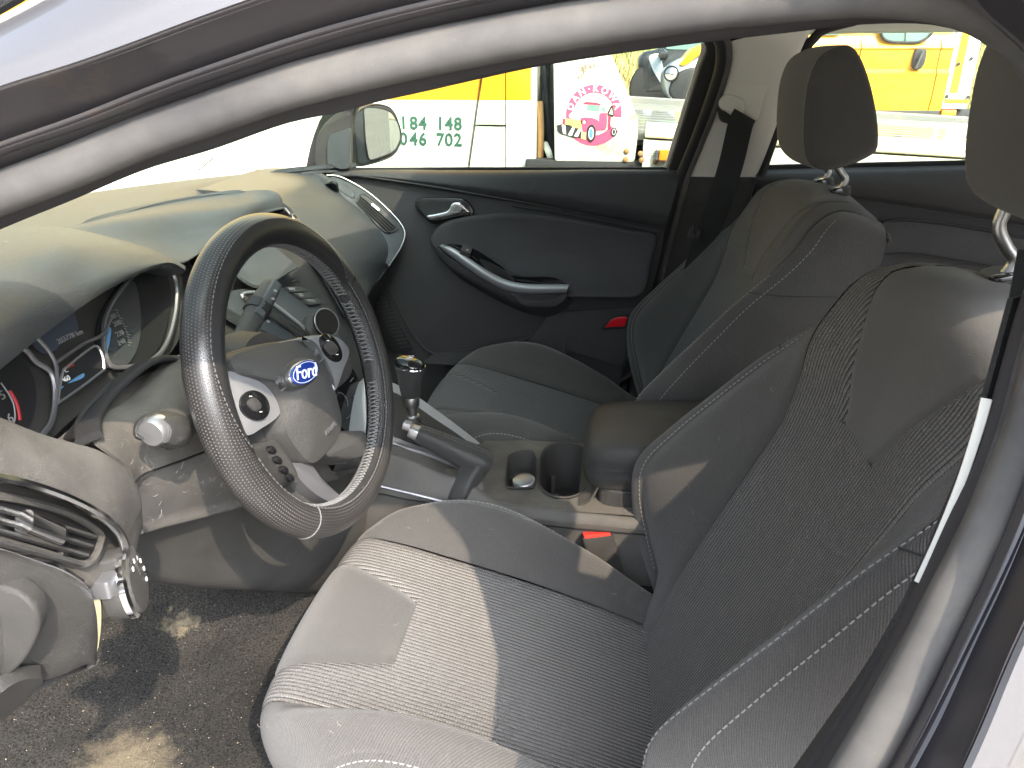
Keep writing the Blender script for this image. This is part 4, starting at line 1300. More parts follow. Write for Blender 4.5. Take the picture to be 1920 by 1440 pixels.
# small fuel and temperature window
SW = [(104, 750), (112, 700), (122, 688), (165, 654), (178, 652), (187, 668), (190, 690), (184, 700), (112, 752)]
cring('gauge_frame', SW, .004, .0016, M['satin'], clu)
cpoly('gauge_face', SW, .002, M['black'], clu, .003)
ctext('120', 127, 686, .0075, M['redp'], clu, .003); ctext('°C', 119, 697, .006, M['white'], clu, .003); ctext('60', 122, 711, .008, M['white'], clu, .003)
cpoly('needle', [(125, 718), (148, 703), (153, 703), (150, 710), (127, 719)], .004, M['needle'], clu, .002)
cpoly('needle', [(105, 731), (113, 725), (114, 727), (106, 734)], .004, M['needle'], clu, .002)
V, F = g_tube(spline(CF.pts([(113, 702), (112, 710), (116, 716)], .004), 8), .0006, 5)
obj('dial_scale', V, F, M['white'], clu)
# binnacle rails: silver edges framing each dial pod
for o in ([(62, 636), (85, 662), (98, 692), (98, 745), (88, 790), (68, 820)], [(97, 682), (150, 646), (184, 630), (200, 600)]):
    V, F = g_tube(spline(CF.pts(o, .006), 30), .0022, 6); obj('pod_edge', V, F, M['satind'], clu)
# lower shelf between cluster and column cover
s_a = Qy([(40, 880, -.60), (90, 838, -.56), (180, 765, -.47), (250, 712, -.40), (300, 690, -.33), (352, 668, -.25)])
s_b = Qy([(70, 905, -.60), (130, 850, -.555), (210, 800, -.49), (270, 745, -.42), (310, 700, -.345), (352, 676, -.262)])
sheet('cluster_shelf', curves(s_a, s_b, n=24), M['dusty'], dash, 8, 24, .004)

# steering column cover: upper cowl with its dark gap, lower cowl
gap = [(162, 824), (164, 792), (185, 757), (228, 714), (268, 684), (300, 677), (330, 680), (352, 683)]
gp_ = spline(Qy([(u, v, y) for (u, v), y in zip(gap, np.linspace(-.565, -.28, 8))]), 40)
V, F = g_sweep(gp_, rpoly([(-.014, -.004), (.010, -.004), (.010, .004), (-.014, .004)], .004), up=A(-.3, 0, 1))
obj('column_gaiter', V, F, M['rubber_dark'], dash)
gaph = [(168, 824, -.545), (170, 795, -.53), (190, 764, -.50), (234, 720, -.45), (272, 690, -.40), (306, 684, -.36), (350, 688, -.30)]
sheet('gaiter_recess', curves(Qy(gaph) + A(-.012, 0, 0), Qy([(176, 830, -.545), (205, 815, -.52), (240, 795, -.48), (275, 765, -.44), (300, 735, -.40), (330, 715, -.36), (354, 705, -.30)]) + A(-.05, .01, -.01), n=24), M['black'], dash, 8, 24, .004)
U0 = [(176, 823, -.555), (215, 800, -.52), (250, 779, -.48), (280, 746, -.44), (312, 711, -.40), (354, 683, -.35)]
U1 = [(212, 852, -.55), (245, 826, -.515), (282, 792, -.475), (325, 758, -.43), (368, 735, -.39), (430, 712, -.35)]
U2 = [(244, 880, -.535), (262, 850, -.51), (300, 825, -.485), (345, 805, -.45), (385, 790, -.42), (440, 760, -.38)]
U3 = [(250, 905, -.53), (268, 888, -.512), (310, 872, -.488), (350, 858, -.46), (390, 842, -.43), (450, 815, -.39)]
uc = curves(Qy(U0), Qy(U1), Qy(U2), Qy(U3), n=24)
sheet('column_cowl', [uc[0] + A(-.03, .03, 0), uc[0], uc[1], uc[2], uc[3]], M['dusty'], dash, 24, 24, .004)
L0 = [(248, 908, -.528), (268, 892, -.510), (310, 876, -.486), (350, 862, -.458), (392, 846, -.428), (450, 820, -.39), (560, 800, -.30)]
L1 = [(250, 950, -.52), (275, 935, -.505), (320, 918, -.478), (365, 905, -.45), (410, 900, -.42), (470, 880, -.375), (600, 850, -.26)]
L2 = [(258, 985, -.515), (290, 972, -.49), (340, 958, -.455), (385, 948, -.42), (440, 935, -.38), (510, 912, -.33), (620, 880, -.24)]
L3 = [(268, 999, -.51), (300, 990, -.48), (350, 978, -.44), (400, 965, -.40), (460, 948, -.35), (530, 925, -.29), (630, 900, -.22)]
lc = curves(Qy(L0), Qy(L1), Qy(L2), Qy(L3), n=30)
sheet('lower_cowl', [lc[0], lc[1], lc[2], lc[3], lc[3] + A(-.10, .05, -.02)], M['panel'], dash, 26, 30, .004)
GRIDS.append((patch([lc[0], lc[1], lc[2], lc[3]], 26, 30), A(.6, -.7, .3))); GRIDS.append((patch([uc[0], uc[1], uc[2], uc[3]], 26, 30), A(.6, -.5, .6)))
V, F = g_tube(uc[3] + A(.0025, -.0025, 0), .0011, 5); obj('cowl_joint', V, F, M['black'], dash)
# dark collar right behind the wheel
cg_ = Fr(WC - wnn * .055, wside, wup)
V, F = g_lathe([(.050, -.05), (.064, -.03), (.066, .0), (.058, .03), (.03, .034)], WC - wnn * .075, wnn, 40)
obj('column_collar', V, F, M['plastic'], dash)
# light stalk (near side) and wiper stalk (far side)
sa, sb = P(292, 812, 'y', -.545), P(400, 760, 'y', -.42)
ax = unit(sa - sb); 
pr = []
stk = thing('light_stalk', 'grey light stalk with a chrome end, left of the steering wheel', 'stalk', sb)
ctr = spline([P(333, 800, 'y', -.49), P(318, 804, 'y', -.512), P(304, 806, 'y', -.53), P(288, 808, 'y', -.548)], 14)
V, F = g_sweep(ctr, rpoly([(-.022, -.013), (.022, -.013), (.024, .006), (.012, .017), (-.012, .017), (-.024, .006)], .008, 3), up=A(.2, 0, 1), scale=[.62, .72, .82, .92, .98, 1, 1.02, 1.03, 1.03, 1.02, 1.0, .96, .9, .72])
obj('grip', V, F, M['leather'], stk)
V, F = g_lathe([(.0, .0), (.012, -.001), (.014, -.004), (.0145, -.016), (.012, -.02)], P(281, 815, 'y', -.553), unit(A(-.02, -1, .02)), 20)
obj('end_button', V, F, M['satin'], stk)
cn_ = spline([P(333, 800, 'y', -.49), P(380, 790, 'y', -.42)], 6)
obj('stem', *g_tube(cn_, .011, 12), M['leather'], stk)
V, F = g_sweep(spline([P(324, 802, 'y', -.503), P(318, 804, 'y', -.511)], 6), circ(.0205, 18), up=A(.2, 0, 1)); obj('twist_ring', V, F, M['plastic'], stk)
mk = []
for u, v in ((293, 778), (284, 776), (330, 801), (336, 796)):
    c0 = P(u, v, 'y', -.538); n_ = unit(CAM - c0)
    mk.append(g_prism([c0 + n_ * .006 + A(.003 * cos(t), 0, .0025 * sin(t)) for t in np.linspace(0, 2 * pi, 8, endpoint=False)], n_, .001))
o_ = [P(u, v, 'y', -.5) for u, v in ((318, 820), (340, 815), (345, 835), (325, 842))]
obj('stalk_slot', *g_prism(spline([P(u, v, 'y', -.483) for u, v in ((300, 835), (318, 820), (340, 815), (344, 828), (332, 840), (312, 843))], 24, True), unit(CAM - sa), .01), M['black'], dash)
wst = thing('wiper_stalk', 'black wiper stalk standing up behind the steering wheel rim', 'stalk', P(460, 640, 'y', -.26))
wc_ = spline([P(452, 640, 'y', -.29), P(470, 606, 'y', -.255), P(486, 576, 'y', -.225), P(502, 550, 'y', -.20), P(514, 530, 'y', -.18)], 22)
V, F = g_sweep(wc_, rpoly([(-.013, -.010), (.013, -.010), (.015, .004), (.006, .012), (-.009, .012), (-.014, .003)], .005, 3), up=A(.8, -.5, .3), scale=np.interp(np.linspace(0, 1, 22), [0, .35, .7, .93, 1], [.82, 1.0, 1.05, .9, .55]))
obj('grip', V, F, M['plastic'], wst)
t_, a_, b_ = frames(wc_, False, A(.8, -.5, .3))
V, F = g_sweep(wc_[8:21] + b_[8:21] * .0115, rpoly([(-.008, -.002), (.008, -.002), (.006, .002), (-.006, .002)], .001, 2), up=A(.8, -.5, .3)); obj('top_cap', V, F, M['dashg'], wst)
V, F = g_sweep(wc_[10:14], rpoly([(-.0155, -.012), (.0155, -.012), (.017, .005), (.008, .0135), (-.010, .0135), (-.016, .005)], .005, 3), up=A(.8, -.5, .3)); obj('twist_ring', V, F, M['black'], wst)
mk = []
for u, v in ((488, 628), (484, 622), (503, 603), (512, 560), (486, 592), (516, 545)):
    c0 = P(u, v, 'y', -.232); n_ = unit(CAM - c0)
    mk.append(g_prism([c0 + n_ * .012 + A(a, 0, b) for a, b in ((-.002, -.0012), (.002, -.0016), (.0022, .0012), (-.0018, .0016))], n_, .0008))
V, F = join(mk); obj('stalk_symbol', V, F, M['greyp'], wst)

# passenger side face of the dash
F1 = [(462, 366, .10), (540, 346, .30), (580, 346, .45), (615, 354, .57), (640, 366, .655)]
F2 = [(533, 382, .128), (575, 378, .26), (620, 380, .42), (655, 388, .55), (680, 398, .64)]
F3 = [(575, 432, .140), (620, 432, .27), (665, 434, .42), (700, 438, .55), (722, 442, .64)]
F4 = [(620, 488, .150), (655, 482, .28), (690, 478, .42), (715, 474, .55), (736, 468, .64)]
F5 = [(655, 535, .157), (675, 528, .28), (696, 518, .42), (714, 506, .55), (734, 490, .64)]
F6 = [(678, 572, .162), (688, 560, .28), (694, 546, .42), (706, 526, .55), (725, 502, .64)]
F0w = [P(u, v, 'z', z) for u, v, z in ((380, 356, .990), (490, 320, .988), (556, 318, .978), (600, 329, .968), (628, 345, .955))]
f_ = curves(F0w, Qy(F1), Qy(F2), Qy(F3), Qy(F4), Qy(F5), Qy(F6), n=20)
sheet('glovebox_face', [f_[0] + A(-.10, .05, -.03), f_[0] + A(-.03, .015, -.006), *f_, f_[6] + A(-.06, 0, -.015), f_[6] + A(-.25, 0, -.04)], M['dashg'], dash, 60, 30, .006)
V, F = g_text('AIRBAG', P(711, 458, 'y', .57) + A(.004, -.004, 0), unit(f_[4][18] - f_[4][10]), A(-.1, 0, 1), .011, .0005)
obj('airbag_lettering', V, F, M['plastic'], dash)
# lower dash below the glovebox and the far end panel with a speaker grille in the shadow
sheet('lower_dash', [Qy([(672, 575, .17), (690, 552, .42), (735, 492, .655)]), Qy([(690, 640, .18), (706, 600, .44), (745, 560, .66)]) + A(-.05, 0, 0), Qy([(735, 700, .20), (735, 680, .44), (745, 660, .66)]) + A(-.12, 0, 0)], M['plastic'], dash, 12, 12, .01)
# chrome lined trim round the side vent
VF = Fr(P(700, 405, 'y', .645), P(757, 432, 'y', .655) - P(625, 338, 'y', .655), P(640, 366, 'y', .655) - P(722, 446, 'y', .630) + A(0, 0, 0))
VF = Fr(P(700, 405, 'y', .645), P(757, 432, 'y', .655) - P(625, 338, 'y', .655), P(690, 362, 'y', .668) - P(690, 408, 'y', .628))
VT = [(612, 329), (640, 333), (690, 361), (735, 401), (756, 428), (758, 446), (748, 470), (728, 500)]
V, F = g_tube(spline(VF.pts(VT, .002), 40), np.interp(np.linspace(0, 1, 40), [0, .1, .7, 1], [.0010, .0017, .0019, .0007]), 8)
obj('vent_trim', V, F, M['satind'], dash)
prism('vent_panel', spline(VF.pts([(619, 333), (640, 335), (690, 362), (735, 402), (756, 430), (757, 448), (746, 470), (728, 496), (715, 470), (716, 440), (680, 398), (640, 366)], -.001), 60, True), VF.n, .03, M['dashg'], dash, .002)
def vent(fr, outline, par, nsl, ends, mat_frame, lab=None, thin=.003, hb=.002):
    """air vent: dark box, frame ring and separate slats between the two end lines (pixels)"""
    o = spline(fr.pts(outline, hb + .002), 50, True)
    vt = prism('air_vent', spline(fr.pts(outline, hb), 50, True), fr.n, .02, M['black'], par, label=lab)
    V, F = g_tube(o, thin, 6, True); obj('vent_frame', V, F, mat_frame, vt)
    (a0, a1), (b0, b1) = ends
    for i in range(nsl):
        t = (i + .5) / nsl
        p0 = P(a0[0] + (a1[0] - a0[0]) * t, a0[1] + (a1[1] - a0[1]) * t, 'p', fr.lift(hb + .005).pl)
        p1 = P(b0[0] + (b1[0] - b0[0]) * t, b0[1] + (b1[1] - b0[1]) * t, 'p', fr.lift(hb + .005).pl)
        V, F = g_sweep(spline([p0, (p0 + p1) / 2 + fr.n * .001, p1], 8), rpoly([(-.0011, -.0032), (.0011, -.0032), (.0011, .0032), (-.0011, .0032)], .0008, 1), up=fr.n)
        obj('slat', V, F, M['plastic'], vt)
    return vt
vp = vent(VF, rpoly([A(667, 379), A(673, 366), A(684, 366), A(712, 386), A(737, 411), A(747, 430), A(736, 437), A(722, 437), A(705, 422), A(684, 397)], 3, 2), dash, 4, (((676, 366), (670, 380)), ((744, 425), (728, 438))), M['dashg'], None, thin=.0008)
V, F = g_sweep(spline(VF.pts([(696, 387), (710, 399)], .010), 6), rpoly([(-.004, -.004), (.004, -.004), (.004, .004), (-.004, .004)], .002), up=VF.n); obj('vent_slider', V, F, M['satin'], vp)
prism('vent_blank', spline(VF.pts([(617, 334), (634, 337), (662, 357), (667, 364), (660, 372), (634, 354)], .002), 30, True), VF.n, .02, M['dashg'], dash, .003)

# silver and black centre stack strips, right edge beside the glovebox
SA = Fr(A(-.53, .10, .88), A(.10, 1, 0), A(-.62, 0, 1))
stack = prism('centre_stack', [SA.w(a, b, -.012) for a, b in rpoly([A(-.16, -.22), A(.06, -.22), A(.075, .11), A(-.17, .11)], .02)], SA.n, .05, M['plastic'], dash)
t1 = [(533, 388), (560, 420), (592, 456), (620, 490), (645, 528), (664, 560), (678, 592), (686, 612), (682, 622)]
V, F = g_tube(spline(Qy([(u, v, y) for (u, v), y in zip(t1, np.linspace(.128, .165, 9))]), 50), np.interp(np.linspace(0, 1, 50), [0, .3, .8, 1], [.0012, .0022, .0042, .002]), 8)
obj('stack_trim', V, F, M['satin'], dash)
pn = [(500, 392), (533, 392), (590, 455), (640, 522), (676, 590), (680, 620), (668, 628), (640, 592), (600, 530), (545, 450)]
prism('stack_side_panel', spline(Qy([(u, v, .118 + (v - 390) * .0002) for u, v in pn]), 50, True), unit(A(.75, -.45, .5)), .012, M['gloss'], dash, .002)
# round centre vent cap and long vent on that panel
SF = Fr(P(600, 480, 'y', .128), P(640, 530, 'y', .14) - P(560, 425, 'y', .12), A(-.3, -.6, .6))
vent(SF, [(588, 446), (600, 455), (626, 490), (650, 528), (668, 566), (674, 590), (662, 586), (640, 548), (612, 500), (592, 466)], dash, 3, (((592, 452), (602, 470)), ((668, 572), (664, 586))), M['gloss'])
V, F = g_lathe([(.013, -.004), (.0135, 0), (.011, .003), (.0, .0035)], P(549, 415, 'y', .118) + SF.n * .004, SF.n, 24); obj('sensor_cap', V, F, M['gloss'], dash)
V, F = g_tube([P(549, 415, 'y', .118) + SF.n * .0075 + SF.ex * .010 * cos(t) + SF.ey * .010 * sin(t) for t in np.linspace(0, 2 * pi, 24, endpoint=False)], .0012, 5, True); obj('sensor_ring', V, F, M['satind'], dash)

# radio panel seen through the wheel
RF = Fr(A(-.51, -.0, .85), A(.08, 1, .0), A(-.75, 0, 1))
prism('stack_backing', spline(RF.pts([(360, 470), (470, 440), (560, 470), (690, 600), (700, 760), (640, 800), (520, 740), (400, 640)], -.035), 40, True), RF.n, .02, M['plastic'], dash)
prism('radio_panel', spline(RF.pts([(395, 555), (430, 545), (480, 538), (520, 538), (560, 545), (585, 560), (640, 640), (600, 700), (560, 660), (480, 610), (400, 560)], .0), 50, True), RF.n, .02, M['dashg'], dash, .002)
sheet('display_shelf', curves(Qy([(392, 545, -.10), (440, 500, -.07), (500, 470, -.03), (560, 440, .04)]) + A(-.07, 0, .0), Qy([(400, 500, -.13), (440, 512, -.11), (490, 536, -.07), (560, 500, .04)]), n=20), M['dash'], dash, 10, 20, .004)
def keyp(name, o, h, mat, par, txt=None, tp=None, sz=.007):
    k = prism(name, spline(RF.pts(o, h), 30, True), RF.n, .006, mat, par, .0012)
    if txt:
        e = np.array(RF.px(*tp[1])) - np.array(RF.px(*tp[0])); m_ = (np.array(RF.px(*tp[1])) + np.array(RF.px(*tp[0]))) / 2
        ex = unit(RF.ex * e[0] + RF.ey * e[1])
        V, F = g_text(txt, RF.w(m_[0], m_[1], h + .0004), ex, np.cross(RF.n, ex), sz, .0004)
        obj('key_lettering', V, F, M['greyp'], k)
    return k
def quad_px(a, b, c, d): return [a, ((a[0] + b[0]) / 2, (a[1] + b[1]) / 2), b, ((b[0] + c[0]) / 2, (b[1] + c[1]) / 2), c, ((c[0] + d[0]) / 2, (c[1] + d[1]) / 2), d, ((d[0] + a[0]) / 2, (d[1] + a[1]) / 2)]
keyp('radio_key', quad_px((530, 541), (558, 540), (574, 549), (544, 551)), .006, M['plastic'], dash, 'NAV', ((536, 545), (550, 547)))
keyp('radio_key', quad_px((546, 553), (576, 551), (590, 561), (562, 563)), .006, M['plastic'], dash, 'CD', ((554, 556), (566, 558)))
keyp('radio_key', quad_px((564, 565), (590, 562), (600, 572), (578, 575)), .006, M['plastic'], dash, 'RADIO', ((570, 566), (588, 569)), .006)
V, F = g_tube(RF.pts([(544, 532), (552, 525), (560, 531)], .003), .0009, 5, True); obj('hazard_key', V, F, M['gloss'], dash)
vent(RF, [(450, 556), (462, 551), (480, 553), (520, 580), (570, 620), (590, 640), (570, 640), (520, 604), (470, 572)], dash, 3, (((456, 556), (462, 566)), ((572, 622), (566, 634))), M['satin'])
kb = RF.w(*RF.px(584, 618), .006)
kn = thing('phone_holder', 'round black magnetic phone holder clipped to the centre vent behind the wheel', 'phone holder', kb)
kax = unit(A(.80, -.42, .42))
V, F = g_lathe([(.020, -.004), (.0225, 0), (.0225, .012), (.019, .016), (.013, .018), (.013, .026)], kb, kax, 32); obj('base_ring', V, F, M['plastic'], kn)
V, F = g_lathe([(.013, .026), (.021, .028), (.0235, .032), (.0225, .037), (.0, .037)], kb, kax, 32); obj('disc', V, F, M['gloss'], kn)
V, F = g_tube([kb + kax * .0365 + unit(np.cross(kax, A(0, 0, 1))) * .0225 * cos(t) + unit(np.cross(kax, np.cross(kax, A(0, 0, 1)))) * .0225 * sin(t) for t in np.linspace(0, 2 * pi, 36, endpoint=False)], .0012, 5, True); obj('disc_edge', V, F, M['satind'], kn)
# heater controls below, seen through the right of the wheel
HT = Fr(A(-.435, .0, .735), A(.08, 1, 0), A(-.55, 0, 1))
prism('heater_panel', spline(HT.pts([(628, 720), (650, 690), (668, 700), (690, 770), (685, 812), (640, 800), (625, 760)], 0), 40, True), HT.n, .02, M['gloss'], dash, .002)
for o in ([(630, 716), (650, 688), (653, 692), (632, 722)], [(660, 800), (678, 778), (680, 782), (664, 802)]):
    prism('heater_trim', spline(HT.pts(o, .003), 16, True), HT.n, .004, M['satin'], dash)
lnz = []
for a, b in (((655, 716), (661, 709)), ((660, 745), (667, 738)), ((662, 768), (669, 761)), ((648, 786), (656, 778))):
    lnz.append(g_tube(HT.pts([a, b], .002), .0006, 4))
for i in range(14):
    t0, t1 = i / 14 * 1.4 * pi - 1.2, (i + .6) / 14 * 1.4 * pi - 1.2
    c0 = HT.px(640, 752)
    lnz.append(g_tube([HT.w(c0[0] + .014 * cos(t), c0[1] + .014 * sin(t), .002) for t in (t0, t1)], .0005, 4))
V, F = join(lnz); obj('heater_marks', V, F, M['greyp'], dash)

# left end: vent pod, headlamp switch and end pad by the door
pod = thing('vent_pod', 'dusty left end of the dash with an air vent, headlamp switch and grey end pad', 'vent pod', P(150, 1000, 'y', -.66))
P0 = [(-60, 770, -.745), (0, 788, -.72), (60, 812, -.70), (120, 832, -.68), (185, 850, -.655), (232, 880, -.632), (258, 915, -.62), (266, 945, -.612)]
P1 = [(-60, 830, -.765), (0, 842, -.745), (60, 856, -.725), (120, 876, -.705), (175, 900, -.68), (215, 925, -.66), (240, 950, -.645), (252, 980, -.632)]
P2 = [(-60, 880, -.775), (0, 890, -.758), (60, 904, -.74), (110, 920, -.722), (160, 942, -.70), (198, 965, -.68), (222, 990, -.664), (236, 1022, -.648)]
pc_ = curves(Qy(P0), Qy(P1), Qy(P2), n=30)
sheet('top_pad', [pc_[0] + A(-.14, .05, -.03), pc_[0] + A(-.02, .008, -.002), pc_[0], pc_[1], pc_[2]], M['dusty'], pod, 24, 40, .004)
sheet('side_return', [pc_[:, -1][::-1][0] * 0 + q for q in (spline(Qy([(236, 1022, -.648), (252, 980, -.632), (266, 945, -.612)]), 6), spline(Qy([(228, 1075, -.65), (246, 1060, -.625), (262, 1000, -.60)]), 6), spline(Qy([(215, 1130, -.65), (240, 1120, -.61), (255, 1050, -.59)]), 6) + A(-.03, 0, 0))], M['dusty'], pod, 12, 12, .004)
for o, nm in (([(-60, 884, -.777), (0, 895, -.76), (60, 909, -.742), (120, 930, -.72), (170, 954, -.698), (205, 978, -.678), (226, 1003, -.663), (234, 1030, -.653), (228, 1070, -.653)], 'chrome_strip'), ([(-60, 1012, -.785), (0, 1030, -.765), (60, 1050, -.745), (110, 1068, -.727), (150, 1092, -.71)], 'chrome_strip')):
    V, F = g_tube(spline(Qy(o), 40), .0034, 8); obj(nm, V, F, M['chrome'], pod)
PF = Fr(P(90, 1000, 'y', -.715), P(180, 1010, 'y', -.675) - P(0, 950, 'y', -.765), A(-.12, -.05, 1))
prism('vent_surround', spline(PF.pts([(-70, 890), (0, 900), (80, 918), (150, 948), (205, 985), (225, 1015), (226, 1060), (205, 1090), (175, 1100), (140, 1075), (60, 1045), (-70, 1000)], .0), 60, True), PF.n, .03, M['dusty'], pod, .006)
vl = vent(PF, [(-70, 930), (0, 935), (70, 950), (130, 970), (178, 1000), (178, 1022), (165, 1050), (140, 1060), (80, 1042), (0, 1020), (-70, 1000)], pod, 4, (((-66, 925), (-70, 1012)), ((180, 998), (148, 1068))), M['dusty'])
for ch in list(vl.children):
    if ch.name.startswith('slat'):
        ch.data.materials[0] = M['plastic']
V, F = g_sweep(spline(PF.pts([(10, 985), (75, 1010)], .012), 8), rpoly([(-.008, -.006), (.008, -.006), (.008, .006), (-.008, .006)], .005), up=PF.n); obj('vent_slider', V, F, M['chrome'], vl)
for u, v in ((110, 1015), (108, 1035)):
    V, F = g_box(PF.w(*PF.px(u, v), .0), PF.ex * .004, PF.ey * .008, PF.n * .006, .001); obj('vent_peg', V, F, M['black'], vl)
# grey end pad and the dark fascia
E0 = [(-60, 1020, -.785), (0, 1036, -.768), (60, 1056, -.748), (110, 1074, -.73), (150, 1098, -.712), (170, 1135, -.70), (175, 1190, -.69), (168, 1240, -.685)]
E1 = [(-60, 1110, -.80), (0, 1115, -.785), (45, 1130, -.77), (80, 1150, -.755), (100, 1180, -.745), (108, 1220, -.735), (90, 1260, -.735), (60, 1290, -.74)]
E2 = [(-60, 1330, -.80), (-30, 1300, -.80), (0, 1290, -.79), (20, 1285, -.78), (40, 1285, -.77), (60, 1285, -.76), (70, 1280, -.755), (80, 1275, -.75)]
EB = [(-60, 1345, -.79), (-20, 1312, -.78), (15, 1288, -.765), (50, 1281, -.75), (90, 1274, -.735), (125, 1262, -.72), (150, 1250, -.705), (167, 1241, -.688)]
e_ = curves(Qy(E0), Qy(EB), n=30)
sheet('end_fascia', [e_[0] + A(0, .004, 0), e_[0] + A(.004, -.002, -.006), e_[0] * .7 + e_[1] * .3 + A(.008, -.004, 0), e_[0] * .3 + e_[1] * .7 + A(.008, -.004, 0), e_[1]], M['plastic'], pod, 24, 40, .006)
pad = [(-60, 1108), (0, 1098), (40, 1112), (66, 1135), (75, 1165), (68, 1200), (45, 1240), (15, 1270), (0, 1286), (-60, 1330)]
EF = Fr(P(20, 1180, 'y', -.77), A(.0, 1, 0) * .3 + A(-.5, .3, 0), A(-.05, 0, 1))
prism('end_pad', spline(Qy([(u, v, -.777) for u, v in pad]), 40, True), unit(A(.6, -1.2, .25)), .02, M['endpad'], pod, .003)
sheet('lower_end', curves(Qy([(-60, 1345, -.805), (0, 1300, -.79), (40, 1276, -.775), (80, 1272, -.755)]), Qy([(-60, 1400, -.77), (0, 1355, -.752), (45, 1318, -.74), (82, 1284, -.735)]), n=20), M['endpad'], pod, 8, 20, .01)
sheet('lower_edge', curves(Qy([(60, 1290, -.745), (108, 1262, -.725), (150, 1246, -.702), (172, 1236, -.682)]), Qy([(60, 1300, -.74), (108, 1272, -.72), (150, 1252, -.70), (172, 1240, -.68)]) + A(-.10, .02, .01), n=16), M['black'], pod, 8, 16, .006)
# headlamp switch
hk = P(212, 1100, 'y', -.655); hax = unit(A(.90, .42, .10))
hs = obj('switch_housing', *g_box(P(200, 1095, 'y', -.66), A(.0, .012, 0), A(0, 0, .028), hax * .02, .004), M['plastic'], pod)
V, F = g_lathe([(.028, -.02), (.030, -.004), (.029, .0), (.026, .003), (.0, .004)], hk + hax * .018, hax, 30)
ks = obj('headlamp_switch', V, F, M['plastic'], pod)
V, F = g_lathe([(.031, -.006), (.0315, -.001), (.029, .001)], hk + hax * .018, hax, 30); obj('switch_ring', V, F, M['chrome'], ks)
V, F = g_box(P(193, 1092, 'y', -.672), A(.012, .002, 0), A(0, .012, 0), A(0, 0, .008), .003); obj('dimmer_wheel', V, F, M['satind'], ks)
mk = []
fx = unit(np.cross(A(0, 0, 1), hax)); fy = np.cross(hax, fx)
for t in np.linspace(.3, 2.9, 6):
    c0 = hk + hax * .0225 + fx * .019 * cos(t - .9) + fy * .019 * sin(t - .9)
    mk.append(g_prism([c0 + fx * .0022 * cos(q) + fy * .0022 * sin(q) for q in np.linspace(0, 2 * pi, 7, endpoint=False)], hax, .0006))
V, F = join(mk); obj('switch_mark', V, F, M['white'], ks)
crd = thing('cord', 'thin cream rubber cord looped round the headlamp switch', 'cord', P(183, 1115, 'y', -.67))
V, F = g_tube(spline([P(174, 1110, 'y', -.668), P(180, 1118, 'y', -.676), P(183, 1150, 'y', -.676), P(181, 1190, 'y', -.674), P(175, 1222, 'y', -.674), P(163, 1235, 'y', -.676), P(152, 1240, 'y', -.68)], 30), .0030, 8)
obj('cord_loop', V, F, M['cord'], crd)

# knee panel under the column and the dark pedal side
K0 = [(255, 985, -.50), (330, 985, -.44), (420, 965, -.37), (520, 940, -.29), (620, 905, -.20), (700, 880, -.13)]
K1 = [(250, 1045, -.50), (330, 1045, -.43), (420, 1035, -.35), (520, 1010, -.27), (620, 985, -.19), (690, 950, -.13)]
K2 = [(280, 1085, -.46), (340, 1098, -.41), (430, 1104, -.33), (520, 1106, -.24), (600, 1108, -.16), (660, 1090, -.125)]
k_ = curves(Qy(K0), Qy(K1), Qy(K2), n=30)
sheet('knee_panel', [k_[0] + A(.01, 0, .01), k_[0], k_[1], k_[2], k_[2] + A(-.12, .02, .0)], M['plastic'], dash, 24, 30, .006)
# ================================================================== CENTRE CONSOLE
con = thing('centre_console', 'dusty centre console with cup holder, coin tray, silver gear surround and padded armrest', 'console', (-.1, 0, .5))
# sides: long grey panel on the driver's side, from the stack down to the seat
SA0 = [(640, 850, -.125), (700, 850, -.115), (760, 865, -.11), (830, 895, -.112), (868, 905, -.115), (935, 946, -.12), (1030, 958, -.12), (1190, 976, -.12), (1290, 990, -.12)]
SA1 = [(600, 935, -.14), (700, 925, -.13), (760, 935, -.127), (830, 945, -.127), (880, 958, -.127), (950, 970, -.126), (1030, 985, -.126), (1190, 1000, -.126), (1290, 1010, -.126)]
s0 = spline(Qy(SA0), 40); s1_ = spline(Qy(SA1), 40)
side = [s0, s0 * .5 + s1_ * .5 + A(0, -.004, 0), s1_]
sheet('console_side', [s0 + A(0, .01, .002), *side, s1_ + A(0, .006, -.05), s1_ + A(0, .01, -.25)], M['panel'], con, 20, 40, .005)
V, F = g_tube(s1_ + A(0, -.0015, 0), .0012, 5); obj('console_joint', V, F, M['black'], con)
V, F = g_tube(spline(Qy([(600, 880, -.15), (700, 908, -.132), (790, 930, -.128), (830, 940, -.128)]), 20), .0025, 6); obj('console_ridge', V, F, M['satind'], con)
# flat rear deck of the console with openings
CZ = .556
def cz(u, v, z=CZ): return P(u, v, 'z', z)
deck_o = [cz(700 + 195, 862), cz(925, 848), cz(1000, 836), cz(1115, 836), A(.12, .118, CZ), A(.12, -.118, CZ), A(.06, -.118, CZ), cz(940, 945), cz(905, 942), cz(870, 930)]
